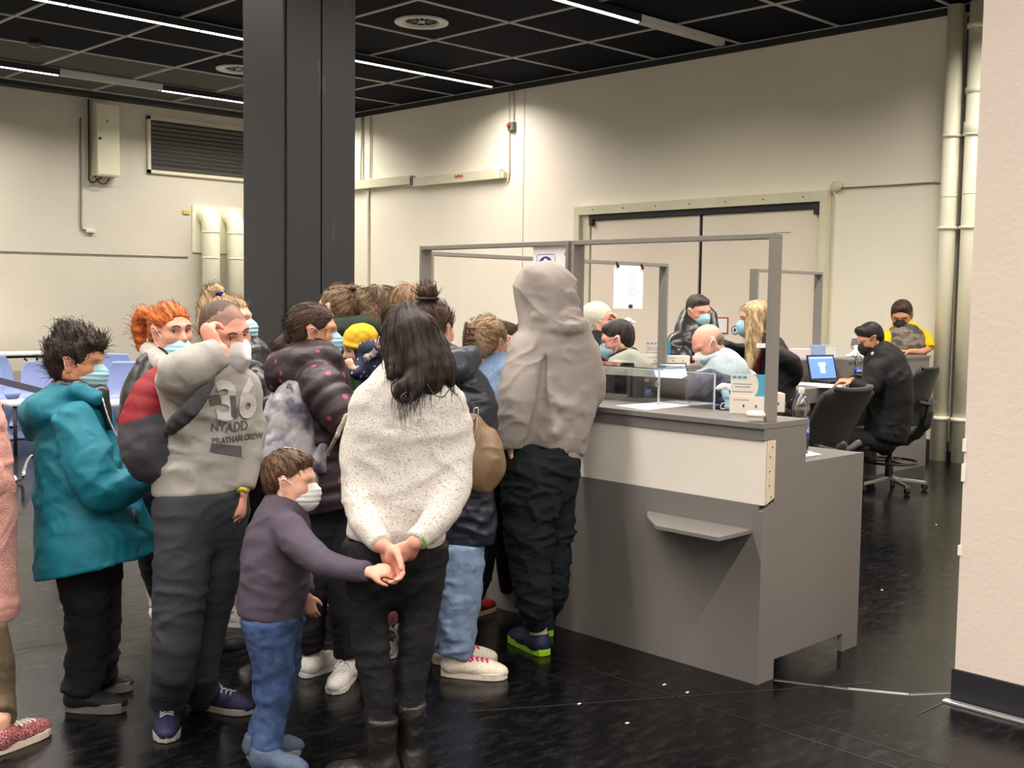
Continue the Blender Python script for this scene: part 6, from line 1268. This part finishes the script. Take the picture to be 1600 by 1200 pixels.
# A4 sheet, pen and boxes on the front counter
P0 = [onfloor(*q, H1+.001) for q in ((962, 634), (1028, 628.5), (1077, 634), (1010, 641))]
MB().prism(P0, h=.0012).build('paper_sheet', M['paper'], None, label='white A4 sheet lying on the front counter top', cat='paper')
pn = thing('pen', 'blue ballpoint pen on the front counter beside the mask box', 'pen'); a, b_ = onfloor(1098, 631.5, H1+.005), onfloor(1136, 634.5, H1+.005)
M['bluep'] = plain('blue_plastic', C(28, 48, 128), .3); MB().tube([a, b_], .0045, 8).build('barrel', M['bluep'], pn); d_ = (b_-a).normalized(); MB().tube([a, a-d_*.008], [.0045, .001], 8).build('tip', M['steel'], pn); MB().obox(a.lerp(b_, .8)+Zh*.005, d_, d_.cross(Zh), Zh, .018, .0015, .001).build('pen_clip', M['ink'], pn)
M['card'] = plain('box_card', C(226, 218, 204), .6); M['cyan'] = plain('cyan_print', C(72, 160, 196), .6); M['pr'] = plain('grey_print', C(120, 130, 140), .7)
def maskbox(label, c, fx, w_, dp, h_, lid=True):
    """open carton of masks: c = centre of the base, fx = width direction as seen from the front"""
    t_ = thing('mask_box', label, 'box'); c = Vector(c); X_ = Vector((fx.x, fx.y, 0)).normalized(); B_ = Zh.cross(X_).normalized()   # B_ points away from the viewer
    if B_.dot(Fh) < 0: B_ = -B_
    MB().obox(c+Zh*h_/2, X_, B_, Zh, w_/2, dp/2, h_/2, .0015).build('carton', M['card'], t_)
    f0 = c-B_*(dp/2+.0006)
    for k, x_1 in enumerate((-.1, .25)): MB().obox(f0+X_*x_1*w_+Zh*h_*.45, X_, B_, Zh, .003, .0004, .006).build('printed_mark', M['ink'], t_)
    MB().obox(f0-X_*.18*w_+Zh*h_*.78, X_, B_, Zh, .035, .0004, .0012).build('printed_line', M['pr'], t_)
    if lid:
        bk_ = c-B_*(dp/2-.004)+Zh*h_; n_ = -B_; L_ = w_*.98/2; hh = h_*1.22
        MB().obox(bk_+Zh*hh/2, X_, B_, Zh, L_, .0012, hh/2).build('lid', M['card'], t_)
        pts = [bk_+X_*(L_*.999)+n_*.0015, bk_+X_*(L_*.999)+Zh*hh+n_*.0015, bk_+X_*(L_*.30)+Zh*hh+n_*.0015]+[bk_+X_*(L_*(.30+.32*math.sin(a)))+Zh*hh*(1-(1-math.cos(a))/2*1)+n_*.0015 for a in [PI*k/10 for k in range(1, 10)]]+[bk_+X_*(L_*.34)+n_*.0015]
        MB().prism(pts, dirv=n_, h=.0006).build('blue_print', M['cyan'], t_)
        for k in range(3): MB().obox(bk_-X_*L_*(.78-.30*k)+Zh*hh*.86+n_*.002, X_, B_, Zh, .0085, .0004, .006).build('printed_icon', M['cyan'], t_)
        for k, (zz, ww) in enumerate(((.55, .55), (.42, .45), (.2, .6))): MB().obox(bk_-X_*L_*.30+Zh*hh*zz+n_*.002, X_, B_, Zh, L_*ww, .0004, .0013).build('printed_line', M['pr'], t_)
    return t_
a, b_ = onfloor(1147, 646, H1), onfloor(1197, 648, H1); B2 = Vector((Fh.x, Fh.y, 0)); c = (a+b_)/2+B2*.05
maskbox('open white and blue carton of masks left of the corner post', c, b_-a, .155, .10, .080)
maskbox('closed white carton behind the corner post on the front counter', onfloor(1206, 644, H1)+B2*.05, Rh, .12, .09, .085, False)
ds = thing('round_tin', 'small round white container in front of the mask carton', 'container'); MB().lathe(onfloor(1182, 650.5, H1+.0005), [(.040, 0), (.043, .004), (.043, .018), (.040, .022)], 24).build('tin_base', M['card'], ds); MB().lathe(onfloor(1182, 650.5, H1+.0225), [(.042, 0), (.042, .012), (.036, .016)], 24).build('tin_lid', plain('tin_white', C(226, 212, 204), .4), ds)
fm = thing('loose_masks', 'crumpled blue and white masks hanging from the carton side', 'face mask'); c = onfloor(1138, 640, H1)
S = SDF(.004); S.tube([c+Zh*.012-Rh*.0, c+Zh*.06-Rh*.01, c+Zh*.105-Rh*.02], [.014, .022, .016], .01, fdir=Fh, ratio=.5); link('mask_fabric', S.mesh('mask_fabric', M['mask_blue'], disp=lambda P, o: (vnoise(P*60)-.5)*.02), fm)
S = SDF(.004); S.tube([c+Zh*.10-Rh*.0, c+Zh*.11-Rh*.03, c+Zh*.098-Rh*.055], [.014, .014, .006], .01); link('mask_tissue', S.mesh('mask_tissue', M['mask_white'], disp=lambda P, o: (vnoise(P*60)-.5)*.014), fm)
MB().tube(smoothpath([c+Zh*.03, c+Zh*.028-Rh*.03, c+Zh*.006-Rh*.036, c+Zh*.004-Rh*.012, c+Zh*.012], 5), .0022, 6).build('loop', M['loop'], fm)
# water bottles
M['water'] = glassmat('clear_plastic', (.93, .96, .97), .05, .16)
def bottle(label, base, s_=1, text=True, yaw=0):
    t_ = thing('water_bottle', label, 'bottle'); t_.location = base; r = .043*s_
    pf = [(.001, .004), (r*.55, .0), (r*.95, .006), (r, .02), (r*.97, .05*s_), (r, .07*s_), (r, .165*s_), (r*.86, .18*s_), (r*.86, .19*s_), (r, .205*s_), (r, .235*s_), (r*.8, .265*s_), (r*.45, .285*s_), (r*.32, .292*s_), (r*.32, .302*s_)]
    MB().lathe((0, 0, 0), pf, 28).build('bottle_body', M['water'], t_)
    MB().lathe((0, 0, 0), [(r*.34, .298*s_), (r*.36, .3*s_), (r*.36, .322*s_), (r*.33, .325*s_)], 18).build('cap', M['white'], t_)
    MB().lathe((0, 0, 0), [(r*1.012, .082*s_), (r*1.012, .155*s_)], 32).build('label_band', plain('label_blue', C(36, 62, 150), .4), t_)
    for k in range(5): a = 2*PI*k/5; MB().tube([(r*.3*math.cos(a), r*.3*math.sin(a), .004), (r*.8*math.cos(a), r*.8*math.sin(a), .001+.012), (r*.95*math.cos(a), r*.95*math.sin(a), .03)], .004*s_, 5).build('base_rib', M['water'], t_)
    if text:
        dv = -(Vector(base)-CAM); dv.z = 0; dv.normalize(); side = Zh.cross(dv).normalized()
        cu = 'PN'; me_parent = t_
        # lettering bent round the label
        cu_ = bpy.data.curves.new('t', 'FONT'); cu_.body = 'PNG'; cu_.size = .034*s_; cu_.offset = .001; cu_.resolution_u = 2; o_ = bpy.data.objects.new('t', cu_); COL.objects.link(o_); me_ = bpy.data.meshes.new_from_object(o_.evaluated_get(bpy.context.evaluated_depsgraph_get())); bpy.data.objects.remove(o_)
        bm = bmesh.new(); bm.from_mesh(me_); bmesh.ops.triangulate(bm, faces=bm.faces)
        for v in bm.verts:
            th = (v.co.x-.022*s_)/r+.25; v.co = (dv*math.cos(th)+side*math.sin(th))*(r*1.03)+Zh*(.100*s_+v.co.y+v.co.x*.15)
        bm.to_mesh(me_); bm.free(); me_.materials.clear(); me_.materials.append(M['white']); link('label_lettering', me_, t_)
    return t_
bottle('clear water bottle with blue label on the low desk end of the front counter', (4.56, 2.78, H2), .93)
bottle('clear water bottle with blue label beside the suited man typing', onfloor(1340, 595, H2), .80)
MB().prism([(4.46, 2.70, H2), (4.60, 2.69, H2), (4.66, 2.80, H2), (4.52, 2.84, H2)], h=.003).build('paper_napkin', M['paper'], None, label='white napkin under the bottle on the front desk', cat='napkin')
# laptops
def laptop(label, c, yaw, w_=.33, dp=.23, tilt=105, screen=((.05, .10, .35), 1.2)):
    """yaw: direction the screen faces"""
    t_ = thing('laptop', label, 'laptop'); c = Vector(c); f = face_dir(yaw); r = f.cross(Zh).normalized()
    MB().obox(c+Zh*.009, r, f, Zh, w_/2, dp/2, .008, .003).build('base', M['blkpan'], t_); MB().obox(c+Zh*.0175+f*.02, r, f, Zh, w_*.43, dp*.24, .0006).build('keyboard', M['rubber'], t_)
    h_ = c-f*dp/2+Zh*.017; a = math.radians(tilt-90); up = (Zh*math.cos(a)-f*math.sin(a)); n_ = (f*math.cos(a)+Zh*math.sin(a))
    MB().obox(h_+up*.11, r, n_, up, w_/2, .004, .11, .003).build('screen_shell', M['blkpan'], t_)
    MB().obox(h_+up*.112+n_*.0045, r, n_, up, w_*.465, .0006, .098).build('display', plain('display', screen[0], .3, emit=screen[0], es=screen[1]), t_)
    wn = plain('window_glow', (.3, .45, .8), .3, emit=(.3, .45, .8), es=screen[1]*.7)
    MB().obox(h_+up*.10+n_*.0055, r, n_, up, .03, .0004, .04).build('display_window', wn, t_); MB().obox(h_+up*.14+n_*.0058, r, n_, up, .045, .0004, .016).build('display_window', wn, t_); MB().obox(h_+up*.195+n_*.0055, r, n_, up, .14, .0004, .004).build('display_bar', wn, t_)
    return t_
laptop('open black laptop with blue screen in front of the suited man', onfloor(1303, 598, H2)+Zh*.001, 32)
laptop('tablet-like laptop with bright blue screen right of the seated man in glasses', (6.75, 5.12, H2+.001), 25, .30, .2, 112, ((.22, .45, .8), 1.3))
for k, (px_, py_, r_) in enumerate(((1262, 600, .2), (1285, 602, -.3), (1300, 604, .5))):
    c = onfloor(px_, py_, H2+.002+k*.003); u = Vector((math.cos(r_), math.sin(r_), 0)); v = Vector((-u.y, u.x, 0)); MB().obox(c, u, v, Zh, .148, .105, .0012).build('paper_sheet', M['paper'], None, label=('white sheet at the left under the others on the far desk', 'white sheet in the middle of the loose stack on the far desk', 'white sheet nearest the laptop on the far desk')[k], cat='paper', group='loose sheets on the far desk')
cf = thing('printed_sheet', 'printed form standing upright right of the tablet on the far desk', 'paper'); c = vec(7.15, 4.98, H2)
MB().obox(c+Zh*.15, Rh, Fh, Zh, .105, .002, .148).build('sheet', M['paper'], cf)
for k in range(7): MB().obox(c+Zh*(.26-k*.033)-Fh*.003-Rh*.01, Rh, Fh, Zh, .075-.02*(k % 3), .0004, .006 if k % 2 else .0025).build('printed_line', M['pr'], cf)
MB().obox(c+Zh*.285-Fh*.004+Rh*.0, Rh, Fh, Zh, .02, .003, .016, .002).build('clip', M['black'], cf)
MB().obox(vec(7.62, 5.1, H2+.12), Rh, Fh, Zh, .09, .002, .12).build('standing_sheet', M['paper'], None, label='plain white sheet standing behind the bald man on the far desk', cat='paper')
maskbox('open carton of masks with a blue lid on the far counter right of white hat', (6.95, 5.52, H1), Rh, .20, .12, .085)
maskbox('long closed white carton on the far counter beside the black jacket', (7.22, 5.55, H1), Rh, .22, .12, .07, False)
MB().obox((9.05, 5.55, H1+.045), Rh, Fh, Zh, .085, .06, .045, .003).build('tissue_carton', plain('pinkish_card', C(222, 206, 206), .6), None, label='pale pink carton left of the blue one on the far counter', cat='box')
tb = thing('glove_carton', 'light blue carton with white end behind the laptop', 'box'); MB().obox((9.30, 5.46, H1+.06), Rh, Fh, Zh, .11, .06, .06, .003).build('carton', plain('blue_card', C(150, 170, 212), .5), tb); MB().obox(Vector((9.30, 5.46, H1+.06))+Rh*.055-Fh*.061, Rh, Fh, Zh, .05, .001, .05).build('carton_print', M['card'], tb)
tbl = thing('tablet', 'grey tablet held up by the man in the yellow T-shirt', 'tablet'); c = at(1339, 534, 10.75); MB().obox(c, Rh, (Fh+Zh*.5), (Zh-Fh*.5), .055, .005, .045, .003).build('tablet_body', M['bar'], tbl); MB().obox(c-Fh*.006-Zh*.003, Rh, (Fh+Zh*.5), (Zh-Fh*.5), .05, .001, .04).build('tablet_back', plain('tablet_grey', (.3, .3, .31), .4), tbl)
S = SDF(.008); c = at(1338, 552, 10.7); S.tube([c-Rh*.07-Zh*.03, c-Zh*.0, c+Rh*.07-Zh*.035], [.02, .045, .02], .02); S.tube([c, c+Zh*.05], [.03, .02], .02); S.cut((0, 0, H1+.002), -Zh, 0); link('tissue_heap', S.mesh('tissue_heap', M['paper'], disp=lambda P, o: (vnoise(P*30)-.5)*.03), None, label='crumpled white paper heap under the tablet on the end unit', cat='paper')
# ================================================================= OFFICE CHAIRS
M['mesh'] = plain('chair_mesh', (.016, .017, .017), .6, bump=.4, scale=400); M['plast'] = plain('chair_plastic', (.018, .018, .02), .35)
def office_chair(label, loc, yaw, seat=.60, ring=True, recl=14, bw=.23, bh=.50, rot=10, zoff=.10):
    t_ = thing('office_chair', label, 'chair'); c = Vector(loc); c.z = 0; f = face_dir(yaw); r = f.cross(Zh).normalized()
    S = SDF(.012); S.box(c+Zh*seat+f*.02, (.24, .23, .045), (A3(r), A3(f), A3(Zh)), .04); link('seat', S.mesh('seat', M['mesh']), t_)
    a = math.radians(recl); up = Zh*math.cos(a)-f*math.sin(a); n_ = f*math.cos(a)+Zh*math.sin(a); b0 = c-f*.24+Zh*(seat+zoff)
    g = []
    for i in range(13):
        v = i/12; row_ = []
        for j in range(13):
            u = j/12*2-1; wd = bw*(.86+.14*v)*(1-.35*max(0, v-.93)/.07*abs(u)**6); row_.append(b0+up*(v*bh)+r*(u*wd)+n_*(.035*u*u+.03*math.sin(v*PI)-.02))
        g.append(row_)
    g2 = [[p_-n_*.028 for p_ in row_] for row_ in g]
    bm_ = MB().sheet(g).sheet(g2); rim = [g[0][j] for j in range(13)]+[g[i][12] for i in range(1, 13)]+[g[12][j] for j in range(11, -1, -1)]+[g[i][0] for i in range(11, 0, -1)]
    bm_.tube([p_-n_*.014 for p_ in rim], .016, 8, closed=True); bm_.build('backrest', M['mesh'], t_)
    MB().tube(smoothpath([b0+up*bh*.42-n_*.05-r*bw*.9, b0+up*bh*.38-n_*.08, b0+up*bh*.42-n_*.05+r*bw*.9], 6), .02, 8).build('lumbar_bar', M['plast'], t_)
    S = SDF(.012); S.tube([b0+up*bh*.40-n_*.07, b0+up*.02-n_*.08, c-f*.16+Zh*(seat-.05), c+Zh*(seat-.07)], [.05, .07, .06, .06], .03, sub=2, fdir=n_, ratio=.5); link('back_bracket', S.mesh('back_bracket', M['plast']), t_)
    MB().lathe(c+Zh*.10, [(.035, 0), (.035, seat*.45-.05), (.022, seat*.45-.05), (.022, seat-.15)], 16).build('gas_column', M['plast'], t_)
    if ring:
        MB().tube([c+Zh*.245+(r*math.cos(x_1)+f*math.sin(x_1))*.235 for x_1 in [2*PI*k/32 for k in range(32)]], .011, 8, closed=True).build('foot_ring', M['plast'], t_)
        for k in range(3): x_1 = 2*PI*k/3; MB().tube([c+Zh*.245, c+Zh*.245+(r*math.cos(x_1)+f*math.sin(x_1))*.235], .009, 6).build('ring_spoke', M['plast'], t_)
    for k in range(5):
        x_1 = 2*PI*k/5+math.radians(rot); dv = r*math.cos(x_1)+f*math.sin(x_1); sd_ = dv.cross(Zh)
        MB().prism([c+Zh*.115+sd_*.022, c+Zh*.10+dv*.31+sd_*.014-Zh*.02, c+Zh*.10+dv*.31-sd_*.014-Zh*.02, c+Zh*.115-sd_*.022], dirv=(0, 0, -1), h=.028, bev=.004).build('leg', M['steel2'], t_)
        q = c+dv*.305+Zh*.028; MB().lathe(q-sd_*.02, [(.02, 0), (.027, .004), (.027, .014), (.01, .018), (.01, .022), (.027, .026), (.027, .036), (.02, .04)], 14, sd_).build('caster', M['rubber'], t_)
        MB().tube([q+Zh*.02, q+Zh*.06], .008, 6).build('caster_stem', M['plast'], t_)
    return t_
M['steel2'] = plain('cast_aluminium', (.45, .44, .42), .35, .7)
office_chair('black mesh drafting chair with foot ring under the suited man', onfloor(1388, 764), -135, .50, True, 10, .20, .48, 20, .10)
office_chair('empty black office chair tilted behind the water bottle', at(1222, 690, 6.25), -145, .56, False, 24, .19, .54, 5, .12)
office_chair('black chair under the bald man with a navy coat over its back', at(1135, 700, 6.95), -125, .56, True, 8, .21, .34, 30)
office_chair('black chair under the man in the grey-green hoodie', at(990, 700, 7.2), -110, .56, True, 8, .20, .25, 30)
S = SDF(.010); w2 = lambda x, y, z=0: at(x, y, 6.55+z)
S.tube([w2(1068, 640), w2(1076, 612), w2(1100, 600), w2(1128, 604), w2(1138, 625), w2(1138, 660)], [.05, .07, .075, .075, .07, .06], .04, 0, sub=2); S.tube([w2(1080, 660), w2(1085, 620), w2(1120, 620), w2(1125, 670)], [.08, .09, .09, .08], .04)
link('navy_coat', S.mesh('navy_coat', creases(plain('navy_down', C(26, 38, 66), .6), 8, .7), disp=lambda P, o: fold(P, (9, 9, 9))*.02), None, label='puffy navy coat draped over the bald man\'s chair', cat='coat')
# ================================================================= WAITING AREA AT THE LEFT
M['lilac'] = plain('lilac_plastic', C(122, 138, 186), .4)
def shell_chair(label, d, px_, yaw, s_=1.0):
    t_ = thing('shell_chair', label, 'chair', 'lilac moulded plastic chairs by the back wall'); c = at(px_, 600, d); c.z = 0; f = face_dir(yaw); r = f.cross(Zh).normalized()
    prof = [(-.24, .84, .16, .02), (-.225, .74, .215, .03), (-.19, .60, .225, .04), (-.15, .48, .215, .05), (-.06, .42, .225, .03), (.08, .42, .24, .01), (.20, .425, .235, -.01), (.235, .39, .22, -.02), (.20, .28, .19, 0), (.13, .16, .19, 0), (.12, .06, .22, 0), (.16, .012, .245, 0), (-.0, .008, .25, 0), (-.22, .008, .22, 0)]
    g = []
    for y_, z_, w_, cv in prof:
        g.append([c+(f*(y_+cv*abs(u)**2)+Zh*z_+r*(u*w_))*1.0*s_ for u in (-1, -.92, -.7, -.35, 0, .35, .7, .92, 1)])
    g = list(map(list, zip(*[smoothpath(col_, 3) for col_ in zip(*g)])))
    b = MB().sheet(g); me = b.mesh('shell', M['lilac']); o_ = link('shell', me, t_); md = o_.modifiers.new('thick', 'SOLIDIFY'); md.thickness = .012
    return t_
shell_chair('lilac moulded chair at the far left seen from its side', 13.6, 8, 60); shell_chair('lilac moulded chair left of the teal coat woman\'s neck', 12.6, 60, 10)
shell_chair('lilac moulded chair directly right of the black-haired woman\'s mask', 14.4, 168, -10); shell_chair('lilac moulded chair between the teal coat and the red-haired woman', 12.7, 198, 15)
shell_chair('lilac moulded chair touching the left frame edge behind the pink coat', 12.3, -22, 40)
ft = thing('folding_table', 'white folding table with black frame against the back wall', 'table'); c = at(20, 560, 16.1); c.z = 0
MB().box(c+vec(-.9, -.35, .725), c+vec(.66, .35, .755), .006).build('table_top', M['white'], ft); MB().box(c+vec(-.86, -.32, .69), c+vec(.62, .32, .724)).build('table_frame', M['black'], ft)
for sx in (-.8, .45):
    for sy in (-.28, .28): MB().tube([c+vec(sx, sy, 0), c+vec(sx, sy, .69)], .018, 8).build('leg', M['steel'], ft)
    MB().tube([c+vec(sx, -.28, .12), c+vec(sx, .28, .12)], .014, 8).build('leg_bar', M['steel'], ft); MB().tube([c+vec(sx, -.28, .38), c+vec(sx+(.4 if sx < 0 else -.4), -.28, .68)], .012, 6).build('brace', M['black'], ft)
for k, (px_, d, lab) in enumerate(((40, 11.6, 'small white side table left of the teal hood'), (182, 11.7, 'small white side table right of the teal collar'))):
    t_ = thing('side_table', lab, 'table'); c = at(px_, 600, d); c.z = 0
    MB().box(c+vec(-.22, -.22, .47), c+vec(.22, .22, .50), .006).build('table_top', M['white'], t_)
    for sx in (-.18, .18):
        for sy in (-.18, .18): MB().tube([c+vec(sx, sy, 0), c+vec(sx, sy, .47)], .02, 8).build('leg', M['black'], t_)
bl = thing('barrier_belt', 'dark grey barrier belt stretched behind the teal coat woman', 'barrier'); a = at(-70, 572, 8.6); b_ = at(88, 612, 8.6)
MB().prism([a, b_, b_-Zh*.052, a-Zh*.052], dirv=Fh, h=.003).build('belt', plain('belt_web', C(84, 84, 104), .8), bl)
for e, q in enumerate((a, b_)):
    z0 = Vector((q.x, q.y, 0)); MB().lathe(z0, [(.16, 0), (.16, .012), (.03, .03), (.03, q.z-.07), (.034, q.z-.07), (.034, q.z+.02), (.02, q.z+.03)], 20).build('post', M['dkmetal'], bl)
ch = thing('tube_frame', 'chrome bent tube stand foot on the floor behind the teal coat', 'stand'); g0 = [onfloor(22, 752, .03), onfloor(34, 748, .04), onfloor(36, 742, .14), at(46, 716, depth(onfloor(36, 748))), at(66, 712, depth(onfloor(36, 748))), at(110, 712, depth(onfloor(36, 748)))]
MB().tube(smoothpath(g0, 6), .016, 10).build('chrome_tube', plain('chrome', (.7, .7, .7), .15, 1), ch); MB().lathe(onfloor(20, 754), [(.03, 0), (.035, .01), (.03, .05), (.015, .06)], 12).build('foot_cap', M['white'], ch)
